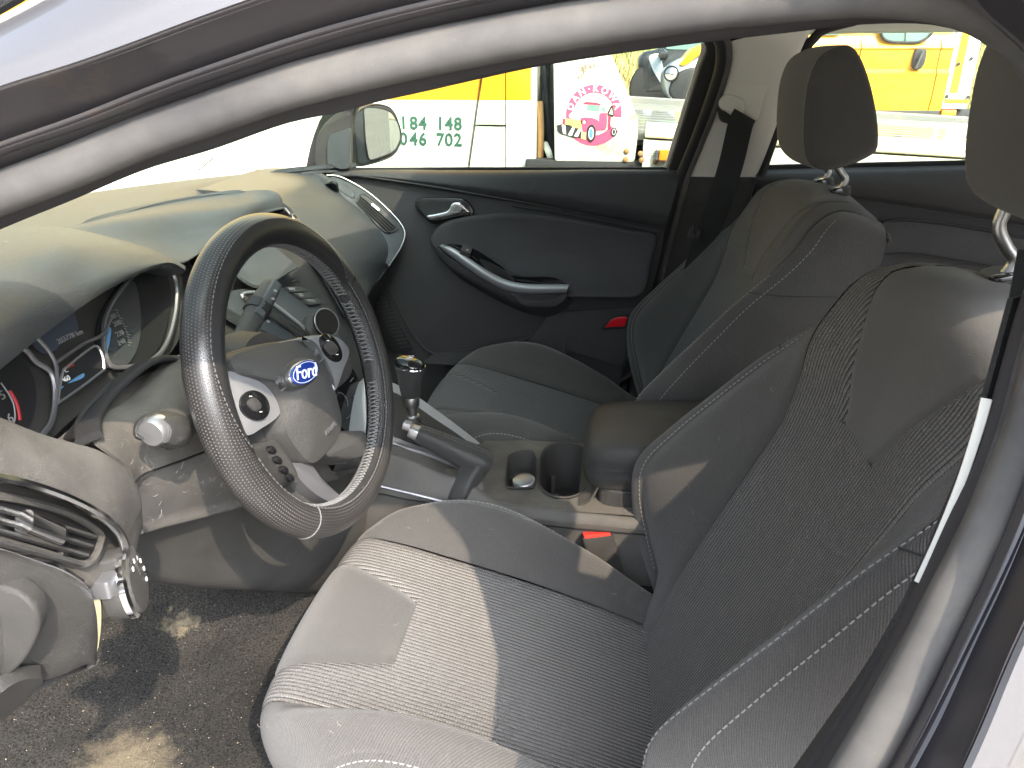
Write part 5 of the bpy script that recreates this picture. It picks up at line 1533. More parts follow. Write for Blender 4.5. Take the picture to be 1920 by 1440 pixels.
# build as a strip mesh with two real holes via bmesh
bm = bmesh.new()
def addloop(pts, z):
    vs = [bm.verts.new((q[0], q[1], z)) for q in pts]
    es = [bm.edges.new((vs[i], vs[(i + 1) % len(vs)])) for i in range(len(vs))]
    return vs, es
outer = [A(-.245, -.108, 0), A(-.245, .05, 0), A(-.215, .105, 0), A(-.14, .118, 0), A(.30, .118, 0), A(.30, -.118, 0), A(-.16, -.118, 0), A(-.225, -.114, 0)]
cup = spline([cz(*q) for q in [(1013, 868), (1022, 845), (1050, 834), (1082, 836), (1102, 852), (1104, 880), (1098, 915), (1080, 932), (1050, 936), (1022, 926), (1010, 905)]], 40, True)
tray = rpoly([cz(*q) for q in [(948, 918), (952, 858), (975, 849), (1000, 849), (1006, 865), (1004, 918)]], .012, 4)
eds = []
for lp in (outer, cup, tray): eds += addloop(lp, CZ)[1]
bmesh.ops.triangle_fill(bm, use_beauty=True, use_dissolve=False, edges=eds)
bm.verts.index_update()
dv = np.array([v.co[:] for v in bm.verts]); df = [[v.index for v in f.verts] for f in bm.faces]
df = [f if np.cross(dv[f[1]] - dv[f[0]], dv[f[2]] - dv[f[0]])[2] > 0 else f[::-1] for f in df]
bm.free()
deckp = obj('console_top', dv, df, M['dusty'], con, smooth=False)
def well(name, loop, depth, shrink, mat, par, lip=.003, lipmat=None, lift=.0):
    lp = np.array(loop); c = lp.mean(0); n = len(lp)
    lp = lp.copy(); lp[:, 2] = CZ
    rings = [lp + A(0, 0, .004) + (lp - c) * .04, lp + A(0, 0, .0055) + (lp - c) * .015, lp + A(0, 0, .004) - (lp - c) * .03, lp - (lp - c) * .05 - A(0, 0, .006), c + (lp - c) * shrink - A(0, 0, depth * .5), c + (lp - c) * (shrink - .02) - A(0, 0, depth)]
    V = np.vstack(rings); F = grid_faces(len(rings), n, False, True); F = [f[::-1] for f in F]
    F.append([(len(rings) - 1) * n + j for j in range(n)])
    return obj(name, V, F, mat, par, sharp=50)
well('cup_holder', cup, .085, .84, M['plastic'], con)
ctr = cup.mean(0)
# gripping tabs inside the cup holder
for a in (2.2, 4.4):
    p0 = A(ctr[0] + .034 * cos(a), ctr[1] + .034 * sin(a), CZ - .05)
    V, F = g_box(p0, A(.004, 0, 0), A(0, .004, 0), A(0, 0, .02), .003); obj('cup_tab', V, F, M['plastic'], con)
well('coin_tray', tray, .035, .86, M['plastic'], con)
sk = A(*cz(982, 902)) + A(0, 0, .0)
V, F = g_lathe([(.018, -.02), (.0195, -.004), (.0195, .001), (.018, .003)], sk, A(-.08, -.12, 1), 32)
soc = obj('power_socket', V, F, M['satin'], con)
V, F = g_lathe([(.0172, .001), (.0170, .0042), (.0155, .005), (0, .005)], sk, A(-.08, -.12, 1), 32); obj('socket_cap', V, F, M['satind'], soc)
V, F = g_text('12V', sk + A(-.08, -.12, 1) * .0053, unit(A(.85, .5, 0)), unit(A(-.5, .85, .05)), .0085, .0003); obj('socket_lettering', V, F, M['greyp'], soc)
# raised dark nose of the handbrake boot area and moulded slot
V, F = g_box(P(850, 905, 'z', .57), A(.05, .01, 0), A(-.006, .03, 0), A(0, 0, .012), .01); obj('boot_plinth', V, F, M['dusty'], con)
# armrest lid, padded leather with a stitched seam
AO = [A(-.018, -.088, 0), A(-.026, 0, 0), A(-.018, .092, 0), A(.06, .102, 0), A(.30, .102, 0), A(.30, -.098, 0), A(.06, -.098, 0)]
ao = np.array(rpoly(AO, .04, 6)); ac = ao.mean(0)
rings = [(1.0, .585, -.004), (1.02, .592, 0), (1.025, .606, 0), (1.0, .612, 0), (1.012, .618, 0), (1.01, .632, 0), (.97, .647, 0), (.88, .657, 0), (.6, .668, 0), (.2, .674, 0)]
V = []
for k, z, _ in rings:
    q = ac + (ao - ac) * k
    q = q.copy(); 
    # keep the inset even
    ins = (1 - k) * .11
    dirv = (ao - ac); dirv /= np.linalg.norm(dirv, axis=1, keepdims=True)
    q = ao - dirv * ins if k > .8 else ac + (ao - ac) * k
    q[:, 2] = z + .02 * np.clip((q[:, 0]) / .3, 0, 1)
    V.append(q)
n_ = len(ao); F = grid_faces(len(V), n_, False, True); F.append([(len(V) - 1) * n_ + j for j in range(n_)])
arm = obj('armrest', np.vstack(V), F, M['leather'], con, sharp=60)
aq = ao.copy(); dirv = (ao - ac); dirv /= np.linalg.norm(dirv, axis=1, keepdims=True); aq[:, 2] = .6115 + .02 * np.clip(aq[:, 0] / .3, 0, 1)
st_ = [stitches(np.vstack([aq, aq[:1]]) + A(0, 0, dz), np.vstack([dirv, dirv[:1]]), .0045, .0025, .0006, .0012) for dz in (-.009, .0075)]
V, F = join(st_); obj('stitching', V, F, M['threadd'], arm)
bx = rpoly([A(-.0, -.095, .585), A(-.0, .098, .585), A(.30, .10, .585), A(.30, -.10, .585)], .03, 5)
prism('armrest_base', bx, A(0, 0, 1), .06, M['leather'], con, .004)
sheet('base_skirt', [[A(.0, -.085, .585), A(.0, 0, .587), A(.0, .09, .585)], [A(-.012, -.095, .565), A(-.012, 0, .565), A(-.012, .10, .565)], [A(-.03, -.1, .557), A(-.03, 0, .557), A(-.03, .105, .557)]], M['plastic'], con, 8, 8, .003)
# sloping gear surround
G_o = [(716, 712), (738, 716), (775, 738), (820, 768), (870, 806), (912, 838), (930, 856), (922, 876), (900, 888), (866, 872), (800, 845), (744, 828), (720, 805), (700, 770)]
GF = Fr(A(-.31, .0, .633), A(0, 1, 0), A(-.62, 0, .60))
fr_px = lambda l, h=0: [GF.w(*GF.px(u, v), h) for u, v in l]
gbase = prism('gear_surround', spline(fr_px([(690, 700), (738, 712), (780, 735), (830, 770), (880, 808), (925, 845), (934, 862), (925, 885), (895, 892), (860, 876), (800, 850), (735, 830), (690, 800)], -.004), 60, True), GF.n, .05, M['silverc'], con, .006)
prism('gear_recess', spline(fr_px([(705, 735), (738, 735), (775, 757), (815, 785), (860, 815), (893, 842), (898, 858), (880, 866), (850, 858), (800, 838), (745, 818), (710, 800)], .0005), 60, True), GF.n, .004, M['plastic'], con, .0015)
V, F = g_tube(spline(fr_px([(720, 806), (744, 829), (800, 847), (866, 874), (900, 889)], .002), 30), .0035, 8); obj('surround_edge', V, F, M['satin'], con)
sheet('surround_flank', curves(fr_px([(690, 822), (744, 836), (800, 853), (860, 878), (905, 895)], -.002), Qy([(640, 870, -.12), (720, 868, -.112), (775, 880, -.112), (840, 905, -.114), (890, 925, -.116)]), n=20), M['panel'], con, 8, 20, .004)

# gear lever
glv = thing('gear_lever', 'gear lever with a glossy black knob and bright metal collar', 'gear lever', P(775, 800, 'y', 0))
kc = P(768, 708, 'y', .0); base_ = P(776, 800, 'y', .0); lax = unit(kc - base_)
sd_ = unit(np.cross(lax, A(0, 1, 0))); fw = np.cross(sd_, lax)
def ring_at(c, rx, ry, n=28, p=2.4, tilt=0.0):
    o = []
    for t in np.linspace(0, 2 * pi, n, endpoint=False):
        x = rx * np.sign(cos(t)) * abs(cos(t)) ** (2 / p); y = ry * np.sign(sin(t)) * abs(sin(t)) ** (2 / p)
        o.append(c + sd_ * x + fw * y + lax * (tilt * x))
    return np.array(o)
zz = [(-.034, .0135, .0135, 0), (-.030, .016, .0155, 0), (-.012, .0185, .018, 0), (.005, .0215, .0205, .05), (.018, .0245, .022, .12), (.026, .0245, .0215, .18), (.0315, .021, .018, .24), (.0345, .013, .011, .28), (.0355, .004, .004, .3)]
rg = [ring_at(kc + lax * z + sd_ * (-.002 if z > .0 else 0), rx, ry, tilt=tl) for z, rx, ry, tl in zz]
rg = uspline(np.array(rg), 36)
V = rg.reshape(-1, 3); F = grid_faces(36, 28, False, True); F.append(list(range(28))[::-1]); F.append([35 * 28 + j for j in range(28)])
knob = obj('knob', V, F, M['leather'], glv)
cap = rg[20:]
cc = kc + lax * .01
V = (cc + (cap - cc) * 1.012).reshape(-1, 3); n1 = len(cap)
V2 = (cc + (cap - cc) * .96).reshape(-1, 3)
F = grid_faces(n1, 28, False, True); F.append([(n1 - 1) * 28 + j for j in range(28)]); 
F += [[j, (j + 1) % 28, (j + 1) % 28 + n1 * 28, j + n1 * 28][::-1] for j in range(28)]
obj('knob_cap', np.vstack([V, V2]), F, M['gloss'], knob)
V, F = g_tube(cc + (rg[19] - cc) * 1.012, .0008, 5, True); obj('cap_ring', V, F, M['chrome'], knob)
# shift pattern lines on the cap
pl_ = []
tc_ = kc + lax * .0362 - sd_ * .002
for x in (-.007, 0, .007): pl_.append(g_tube([tc_ + fw * x + sd_ * .007, tc_ + fw * x - sd_ * .007], .0005, 4))
pl_.append(g_tube([tc_ - fw * .007, tc_ + fw * .007], .0005, 4))
V, F = join(pl_); obj('shift_pattern', V, F, M['white'], knob)
V, F = g_lathe([(.0125, -.052), (.0132, -.050), (.0132, -.036), (.0125, -.034)], kc, lax, 28); obj('collar', V, F, M['steel'], glv)
V, F = g_lathe([(.008, -.076), (.0078, -.052)], kc, lax, 24); obj('shaft', V, F, M['steel'], glv)
V, F = g_lathe([(.0105, -.084), (.0125, -.082), (.0125, -.071), (.010, -.069)], kc, lax, 28); obj('reverse_ring', V, F, M['steel'], glv)
bt = []
for z, r, wob in ((-.080, .012, 0), (-.088, .016, .1), (-.097, .023, .16), (-.106, .030, .14), (-.114, .040, .10), (-.12, .050, 0)):
    o = []
    for t in np.linspace(0, 2 * pi, 48, endpoint=False):
        rr = r * (1 + wob * cos(t * 7 + z * 60) + wob * .5 * sin(4 * t))
        o.append(kc + lax * z + sd_ * rr * 1.15 * cos(t) + fw * rr * sin(t))
    bt.append(o)
V = uspline(np.array(bt), 26).reshape(-1, 3); obj('gaiter', V, grid_faces(26, 48, False, True), M['leather'], glv)

# handbrake
hb = thing('handbrake', 'black leather handbrake lever with a silver release button', 'handbrake', P(880, 900, 'y', -.075))
h0, h1 = P(772, 808, 'y', -.075), P(905, 872, 'y', -.075)
cl_ = spline([P(784, 813, 'y', -.075), P(815, 826, 'y', -.075), P(850, 843, 'y', -.075), P(885, 860, 'y', -.075), P(915, 875, 'y', -.072)], 30)
V, F = g_sweep(cl_, rpoly([(-.017, -.015), (.017, -.015), (.018, .015), (-.018, .015)], .012, 4), up=A(.5, 0, 1), scale=np.interp(np.linspace(0, 1, 30), [0, .1, .6, .9, 1], [.86, .95, 1.25, 1.5, 1.25]))
grip = obj('grip', V, F, M['leather'], hb)
foot = spline([P(893, 872, 'y', -.080), P(880, 890, 'y', -.095), P(866, 915, 'y', -.112), P(850, 950, 'y', -.125)], 20)
V, F = g_sweep(foot, rpoly([(-.014, -.016), (.014, -.016), (.014, .018), (-.014, .018)], .009, 4), up=A(1, 0, .3), scale=np.linspace(1.2, .80, 20)); obj('lever_boot', V, F, M['leather'], hb)
V, F = g_lathe([(.0, .014), (.009, .013), (.0105, .010), (.0105, .0)], P(779, 811, 'y', -.075), unit(h0 - h1), 24)
V2, F2 = g_box(P(774, 809, 'y', -.075), unit(h0 - h1) * .016, A(0, .009, 0), np.cross(unit(h0 - h1), A(0, 1, 0)) * .009, .005)
hc = unit(h0 - h1)
V, F = g_sweep(spline([P(790, 816, 'y', -.075), P(780, 811, 'y', -.075), P(768, 806, 'y', -.075)], 10), rpoly([(-.012, -.010), (.012, -.010), (.012, .010), (-.012, .010)], .006, 3), up=A(.5, 0, 1), scale=[1.05, 1.04, 1.02, 1.0, 1.0, .98, .97, .95, .92, .85]); cap_ = obj('end_cap', V, F, M['satin'], hb)
V, F = g_sweep(spline([P(770, 800, 'y', -.085), P(757, 796, 'y', -.085)], 6), rpoly([(-.008, -.006), (.008, -.006), (.008, .007), (-.008, .007)], .003, 3), up=A(.5, 0, 1)); obj('release_button', V, F, M['satin'], hb)
t_, a_, b_ = frames(cl_, False, A(.5, 0, 1))
V, F = join([stitches(cl_ + b_ * .0185 * np.interp(np.linspace(0, 1, 30), [0, .1, .6, .9, 1], [.86, .95, 1.25, 1.5, 1.25])[:, None] * .85 + a_ * s, b_, .004, .0025, .0005, .0006) for s in (-.004, .004)])
obj('stitching', V, F, M['threadd'], grip)

# seat belt buckle, red button, beside the driver seat
bk = thing('seat_belt_buckle', 'black seat belt buckle with a red button between driver seat and console', 'belt buckle', P(1130, 1060, 'y', -.125))
BF = Fr(P(1113, 998, 'y', -.128), unit(A(1, .25, .05)), A(-.35, .10, 1))
tp_ = BF.ey
bkx, bky = unit(A(1, .25, .08)), unit(np.cross(A(-.45, .05, 1), A(1, .25, .08)))
ctrb = P(1118, 1001, 'y', -.125); upb = unit(A(-.30, -.05, 1))
V, F = g_box(ctrb - upb * .045, bkx * .025, bky * .012, upb * .045, .006); obj('buckle_case', V, F, M['plastic'], bk)
V, F = g_box(ctrb + upb * .0005 - bky * .002, bkx * .021, bky * .0085, upb * .0035, .002); obj('red_button', V, F, M['red'], bk)
V, F = g_box(ctrb - upb * .12 + bkx * .01, bkx * .012, bky * .004, upb * .05, .002); obj('buckle_strap', V, F, M['webbing'], bk)

# seat belts
def belt(name, pts, w, label, up):
    t = thing(name, label, 'seat belt', pts[0], 'front seat belts')
    p = spline(pts, 60)
    V, F = g_sweep(p, rpoly([(-w, -.0007), (w, -.0007), (w, .0007), (-w, .0007)], .0005, 1), up=up)
    return t, obj('webbing', V, F, M['webbing'], t)
tb, wb = belt('seat_belt', [P(1397, 215, 'y', .605), P(1388, 235, 'y', .600), P(1370, 310, 'y', .598), P(1345, 390, 'y', .597), P(1325, 440, 'y', .597), P(1300, 520, 'y', .60)], .0265, 'black passenger seat belt hanging down the cream pillar', A(0, 1, .0))
# tongue on the belt
V, F = g_box(P(1303, 437, 'y', .592), A(.014, 0, -.002), A(0, .004, 0), A(.002, 0, .010), .004); tg = obj('belt_tongue', V, F, M['plastic'], tb)
V, F = g_box(P(1300, 430, 'y', .588), A(.003, 0, 0), A(0, .003, 0), A(0, 0, .010), .001); obj('tongue_slot', V, F, M['black'], tg)
BP = [(1945, 470), (1922, 590), (1888, 735), (1827, 905), (1768, 1068), (1680, 1245), (1582, 1440), (1490, 1620)]
bpts = [P(u, v, 'p', PL(.062)) for u, v in BP]
td, wd = belt('seat_belt', bpts, .0095, 'dark driver seat belt running down beside the near door seal', unit(CAM - bpts[4]))
# ================================================================== PASSENGER DOORS
door = thing('car_door', 'closed passenger front door with grey trim, silver handle, armrest and wing mirror outside', 'car door', (-.3, .70, .4), 'passenger side doors')
# main trim panel as a bulging sheet: belt edge, roll, crease, middle, bottom
def dr(l): return Qy(l)
R0 = dr([(600, 322, .72), (700, 318, .715), (850, 319, .71), (1000, 319, .705), (1130, 318, .70), (1275, 319, .695)])
R1 = dr([(600, 325, .690), (700, 322, .685), (850, 325, .680), (1000, 326, .676), (1130, 326, .672), (1275, 327, .668)])
R2 = dr([(600, 328, .680), (700, 329, .674), (850, 343, .664), (1000, 358, .658), (1130, 374, .654), (1258, 392, .65)])
R3 = dr([(600, 331, .680), (700, 333, .676), (850, 352, .668), (1000, 374, .664), (1130, 396, .662), (1250, 418, .66)])
R4 = dr([(600, 333, .690), (700, 338, .688), (850, 362, .684), (1000, 385, .682), (1130, 408, .680), (1246, 430, .678)])
up_ = curves(R0, R1, R2, R3, R4, n=40)
sheet('upper_pad', [up_[0] + A(0, .02, -.01), *up_], M['door'], door, 36, 50, .005)
B0 = dr([(600, 332, .692), (700, 336, .69), (850, 360, .686), (1000, 383, .684), (1130, 406, .682), (1246, 428, .68)])
B1 = dr([(640, 400, .690), (730, 400, .685), (850, 420, .680), (1000, 440, .678), (1130, 460, .677), (1240, 470, .677)])
B2 = dr([(660, 470, .692), (750, 480, .686), (850, 500, .680), (1000, 520, .676), (1120, 530, .676), (1225, 530, .676)])
B3 = dr([(680, 540, .694), (760, 560, .688), (860, 575, .682), (1000, 590, .678), (1110, 590, .678), (1205, 590, .678)])
B4 = dr([(700, 620, .694), (775, 640, .688), (870, 655, .684), (1000, 660, .682), (1090, 660, .682), (1182, 650, .682)])
B5 = dr([(720, 700, .694), (790, 710, .690), (880, 720, .688), (1000, 730, .686), (1080, 740, .686), (1160, 730, .686)])
B6 = dr([(740, 800, .70), (800, 830, .70), (900, 850, .70), (1000, 860, .70), (1080, 880, .70), (1150, 880, .70)])
sheet('lower_panel', curves(B0, B1, B2, B3, B4, B5, B6, n=40), M['door'], door, 40, 50, .006)
V, F = g_tube(spline(dr([(655, 327, .678), (800, 348, .668), (950, 374, .664), (1100, 402, .660), (1246, 430, .657)]), 40), .0022, 6); obj('crease_joint', V, F, M['black'], door)
V, F = g_tube(spline(dr([(960, 386, .674), (1100, 410, .670), (1232, 438, .668)]), 30), .0018, 6); obj('crease_joint', V, F, M['black'], door)
# padded insert above the armrest
IF = Fr(P(1000, 470, 'y', .672), A(1, 0, 0), A(0, .02, 1))
INS = [(812, 458), (813, 440), (824, 424), (850, 411), (900, 402), (955, 398), (1020, 402), (1100, 414), (1180, 430), (1228, 440), (1220, 490), (1200, 543), (1130, 548), (1064, 546), (1000, 548), (950, 538), (900, 515), (850, 485)]
o = spline([A(u, v) for u, v in INS], 90, True); cpx = A(1050, 470)
rings = []
for k, h in ((1.0, -.004), (1.0, .002), (.985, .005), (.95, .006), (.86, .004), (.7, .001), (.4, -.001), (.0, -.002)):
    q = cpx + (o - cpx) * k
    bot = np.clip((q[:, 1] - 470) / 75, 0, 1) ** 2
    rings.append([IF.w(*IF.px(u, v), h + .038 * b_ + .012) for (u, v), b_ in zip(q, bot)])
V = np.array(rings); F = grid_faces(len(rings), 90, False, True)
q = V.reshape(-1, 3); f = F[90 * 3]
if np.cross(q[f[1]] - q[f[0]], q[f[2]] - q[f[0]])[1] > 0: F = [g[::-1] for g in F]
ins = obj('padded_insert', q, F, M['doorsoft'], door, sharp=70)
V, F = g_tube([IF.w(*IF.px(u, v), .012 + .038 * np.clip((v - 470) / 75, 0, 1) ** 2 - .001) for u, v in o[:60]], .0014, 5)
obj('insert_joint', V, F, M['black'], door)
# armrest shelf: body, silver strip, switch recess, pull cup
AR0 = [(812, 458, .655), (835, 480, .640), (880, 508, .625), (930, 535, .615), (965, 548, .610), (1010, 552, .606), (1066, 550, .606)]
AR1 = [(816, 470, .660), (842, 500, .648), (890, 530, .635), (940, 556, .625), (985, 575, .618), (1030, 578, .616), (1062, 558, .620)]
AR2 = [(824, 480, .685), (860, 520, .684), (905, 548, .680), (955, 574, .676), (1000, 590, .670), (1040, 592, .670), (1075, 566, .676)]
sheet('armrest_underside', curves(Qy(AR0), Qy(AR1), Qy(AR2), n=30), M['door'], door, 14, 40, .004)
strip_o = [(826, 461), (840, 458), (880, 487), (915, 510), (950, 526), (980, 533), (1066, 535), (1062, 549), (975, 549), (940, 540), (900, 520), (860, 496), (832, 474)]
sy = lambda u: np.interp(u, [812, 900, 980, 1070], [.642, .618, .606, .602])
top_c = spline(Qy([(828, 459, sy(828)), (850, 466, sy(850)), (880, 486, sy(880)), (915, 509, sy(915)), (950, 526, sy(950)), (985, 533, sy(985)), (1030, 534, sy(1030)), (1067, 534, sy(1067))]), 40)
bot_c = spline(Qy([(824, 463, sy(824)), (845, 480, sy(845)), (875, 502, sy(875)), (908, 524, sy(908)), (945, 543, sy(945)), (985, 550, sy(985)), (1030, 550, sy(1030)), (1062, 549, sy(1062))]), 40)
mid_c = (top_c + bot_c) / 2 + A(0, -.006, .002)
sheet('silver_strip', [top_c + A(0, .008, 0), top_c, mid_c, bot_c, bot_c + A(0, .008, 0)], M['silverp'], door, 14, 50, .003)
SWF = Fr(P(930, 500, 'y', .622), P(1050, 530, 'y', .614) - P(850, 462, 'y', .645), A(0, .55, .8))
rec = prism('switch_recess', spline(Qy([(u, v, sy(u) + .012) for u, v in [(840, 458), (850, 456), (882, 463), (915, 482), (942, 500), (962, 515), (990, 519), (1035, 519), (1050, 524), (1064, 533), (1000, 534), (955, 527), (915, 508), (880, 486)]]), 50, True), unit(A(0, -.6, .8)), .02, M['gloss'], door, .0015)
prism('pull_cup', spline(Qy([(u, v, sy(u) + .010) for u, v in [(900, 485), (935, 500), (958, 516), (966, 526), (950, 525), (915, 506)]]), 40, True), unit(A(0, -.6, .8)), .006, M['black'], door)
V, F = g_tube(spline(Qy([(u, v, sy(u) + .010) for u, v in [(846, 456), (882, 462), (915, 481), (942, 499), (964, 516), (1036, 519), (1064, 533)]]), 50), .0016, 6); obj('recess_edge', V, F, M['door'], door)
V, F = g_box(P(874, 470, 'y', sy(874) + .006), A(.012, .0, -.004), A(.002, .008, .008), A(.003, -.005, .007), .003); sw_ = obj('window_switch', V, F, M['plastic'], door)
V, F = g_box(P(875, 471, 'y', sy(874) - .002), A(.004, .0, 0), A(.0, .001, .004), A(.0, -.001, .0005), .0); obj('switch_symbol', V, F, M['greyp'], sw_)
prism('pull_handle', spline(Qy([(u, v, .604) for u, v in [(958, 551), (972, 553), (985, 562), (1040, 562), (1050, 554), (1064, 552), (1056, 566), (1036, 576), (985, 574), (968, 562)]]), 50, True), A(0, -1, .1), .012, M['door'], door, .003)
V, F = g_tube(spline(dr([(1062, 552, .672), (1120, 552, .672), (1195, 550, .674)]), 20), .0014, 5); obj('panel_joint', V, F, M['black'], door)
# pocket: raised lower moulding and rear plate
V, F = g_tube(spline(dr([(722, 527, .684), (742, 565, .682), (762, 606, .68), (788, 645, .678), (812, 662, .676), (850, 660, .675), (900, 652, .675), (950, 646, .675), (1000, 630, .676)]), 50), .0026, 6); obj('pocket_edge', V, F, M['door'], door)
sheet('pocket_lip', curves(dr([(812, 664, .67), (860, 661, .665), (920, 652, .66), (985, 645, .66), (1060, 640, .66)]), dr([(790, 680, .668), (850, 685, .655), (920, 690, .65), (985, 690, .65), (1060, 690, .65)]), n=20), M['door'], door, 8, 20, .01)
PLT = [(1030, 586), (1100, 582), (1196, 576), (1180, 640), (1165, 690), (1100, 668), (1040, 650), (985, 645), (1008, 620)]
prism('rear_plate', rpoly(dr([(u, v, .668) for u, v in PLT]), .02, 4), A(0, -1, 0), .016, M['doorsoft'], door, .002)
prism('reflector_frame', rpoly(dr([(u, v, .664) for u, v in [(1126, 618), (1142, 597), (1158, 592), (1180, 591), (1174, 616)]]), .006, 3), A(0, -1, 0), .006, M['black'], door, .001)
prism('reflector', rpoly(dr([(u, v, .662) for u, v in [(1134, 614), (1147, 599), (1158, 595), (1177, 594), (1172, 612)]]), .004, 3), A(0, -1, 0), .006, M['redl'], door, .001, label='red reflector low on the rear edge of the door')
# speaker grille in the shade below the dash end
gr = []
GRF = Fr(P(730, 610, 'y', .668), A(1, 0, -.0), A(0, 0, 1))
sg_o = [(702, 560), (722, 558), (742, 600), (770, 652), (764, 660), (735, 655), (708, 610)]
spkp = prism('speaker_grille', spline(dr([(u, v, .668) for u, v in sg_o]), 40, True), A(0, -1, 0), .006, M['black'], door, .001)
for i in range(14):
    for j in range(6):
        u = 712 + i * 3.9 + j * 5 - 8; v = 566 + i * 6.8 - j * .8 + 4
        if u < 766 and v < 655 and u > 706: gr.append(g_prism([P(u, v, 'y', .667) + A(.0022 * cos(t), 0, .0022 * sin(t)) for t in np.linspace(0, 2 * pi, 6, endpoint=False)], A(0, -1, 0), .002))
V, F = join(gr); obj('grille_mesh', V, F, M['door'], spkp, kind='stuff')
# inner handle
HZ = [(780, 392), (778, 380), (785, 372), (815, 371), (850, 371), (868, 374), (880, 383), (888, 396), (884, 406), (860, 412), (825, 420), (808, 418), (796, 408)]
prism('handle_bezel', spline(dr([(u, v, .668) for u, v in HZ]), 50, True), A(0, -1, .05), .014, M['gloss'], door, .002)
prism('handle_recess', spline(dr([(u, v, .6665) for u, v in [(786, 390), (788, 380), (815, 378), (846, 378), (862, 381), (872, 390), (878, 397), (850, 404), (815, 410), (800, 406)]]), 50, True), A(0, -1, 0), .006, M['black'], door)
hd = prism('door_handle', spline(dr([(u, v, .655) for u, v in [(800, 404), (815, 401), (838, 395), (845, 384), (852, 379), (864, 381), (874, 390), (881, 398), (868, 403), (840, 409), (815, 414), (803, 412)]]), 60, True), A(0, -1, .1), .016, M['chrome'], door, .004, 4)
# sail panel with tweeter
prism('sail_panel', spline(dr([(u, v, .70) for u, v in [(594, 312), (592, 278), (598, 248), (616, 224), (640, 208), (668, 199), (662, 220), (658, 250), (656, 300), (653, 322), (625, 326)]]), 60, True), A(.15, -1, .1), .03, M['plastic'], door, .003)
prism('tweeter_cover', rpoly(dr([(u, v, .688) for u, v in [(613, 268), (620, 252), (658, 239), (655, 316), (640, 318), (614, 309)]]), .008, 4), A(.15, -1, .1), .01, M['dashg'], door, .0015)
# window glass, frame and belt strip
gl = np.array([[A(x, .765 - .0 - t * .13, .955 + .005 * x + t * .33) for x in np.linspace(-.72, .19, 8)] for t in np.linspace(0, 1, 6)])
obj('window_glass', gl.reshape(-1, 3), grid_faces(6, 8), M['glass'], door)
V, F = g_sweep(Qy([(655, 319, .735), (900, 318, .73), (1280, 318, .725)]), rpoly([(-.006, -.006), (.006, -.006), (.006, .006), (-.006, .006)], .003), up=A(0, 0, 1)); obj('belt_strip', V, F, M['rubber_dark'], door)
fr_c = [(1266, 320, .70), (1284, 268, .69), (1306, 198, .67), (1328, 128, .652), (1341, 95, .642), (1338, 72, .636), (1318, 58, .632), (1200, 56, .632), (1050, 70, .636), (900, 100, .645), (760, 140, .66), (660, 185, .69)]
V, F = g_sweep(spline(Qy(fr_c), 70), rpoly([(-.020, -.012), (.018, -.012), (.018, .012), (-.020, .012)], .005), up=A(0, 1, .4)); obj('window_frame', V, F, M['black'], door)
V, F = g_sweep(spline(Qy([(1252, 314, .705), (1266, 268, .692), (1289, 195, .672), (1311, 125, .654), (1321, 95, .646), (1321, 80, .644)]), 30), rpoly([(-.008, -.004), (.008, -.004), (.008, .004), (-.008, .004)], .003), up=A(0, 1, .3)); obj('lit_frame_edge', V, F, M['cream'], door)  # cream colour stands for light caught on the frame's inner reveal
mk = []
c0 = (1228, 276); gy_ = .745
V, F = g_tube([P(c0[0] + 9 * cos(t), c0[1] + 3.2 * sin(t), 'y', gy_) for t in np.linspace(0, 2 * pi, 20, endpoint=False)], .0006, 4, True); mk.append((V, F))
for i, wd_ in enumerate((9, 12, 11, 7)):
    for k in range(-wd_, wd_, 4): mk.append(g_prism([P(c0[0] + k + a, c0[1] + 8 + i * 3.2 + b, 'y', gy_) for a, b in ((0, 0), (2.4, 0), (2.4, 1.3), (0, 1.3))], A(0, -1, 0), .0004))
V, F = join(mk); obj('glass_mark', V, F, M['digit'], door)
# wing mirror on the far side
mo = [(676, 203), (694, 201), (714, 204), (728, 211), (737.5, 225), (743.6, 241), (745, 258.5), (740, 272), (732, 283), (708, 294), (687, 299), (681, 281), (677.5, 256), (676, 227)]
MF = Fr(P(710, 250, 'y', .93), A(-.15, 1, 0), A(.0, 0, 1))
mn = unit(unit(A(1, .055, -.075)) - unit(ray(708, 250)))
mf = Fr(P(708, 250, 'y', .93), unit(np.cross(A(0, 0, 1), mn)), np.cross(mn, np.cross(A(0, 0, 1), mn)))
# housing: rounded shell lofted forwards from the glass plane
ho = [(656, 222), (663, 210), (678, 199), (697, 194), (716, 196), (729, 203), (740, 222), (747, 256), (742, 278), (727, 295), (694, 307), (666, 311), (660, 290), (657, 250)]
ring0 = np.array(spline([P(u, v, 'p', mf.pl) + mn * .012 for u, v in ho], 50, True)); rc = ring0.mean(0)
rr = []
for k, dd in ((.93, .0), (.985, .003), (1.0, -.004), (1.0, -.03), (.95, -.055), (.78, -.08), (.45, -.095), (.02, -.10)):
    rr.append(rc + (ring0 - rc) * k + mn * dd)
V = np.array(rr).reshape(-1, 3); F = grid_faces(len(rr), 50, False, True)
F.append(list(range(50)) if True else [])
wm = obj('wing_mirror', V, F, M['plastic'], door, sharp=60)
back_o = [P(u, v, 'p', mf.pl) + mn * .0135 for u, v in spline([A(u, v) for u, v in [(660, 222), (668, 212), (677, 205), (677, 230), (679, 258), (684, 284), (690, 300), (670, 306), (664, 288)]], 30, True)]
prism('mirror_arm', back_o, mn, .004, M['dashg'], wm)
mg = spline([P(u, v, 'p', mf.pl) + mn * .015 for u, v in mo], 60, True)
prism('mirror_glass', mg, mn, .003, M['mirror'], wm)
V, F = g_tube(mg + mn * .0005, .0022, 6, True); obj('mirror_rim', V, F, M['rubber_dark'], wm)
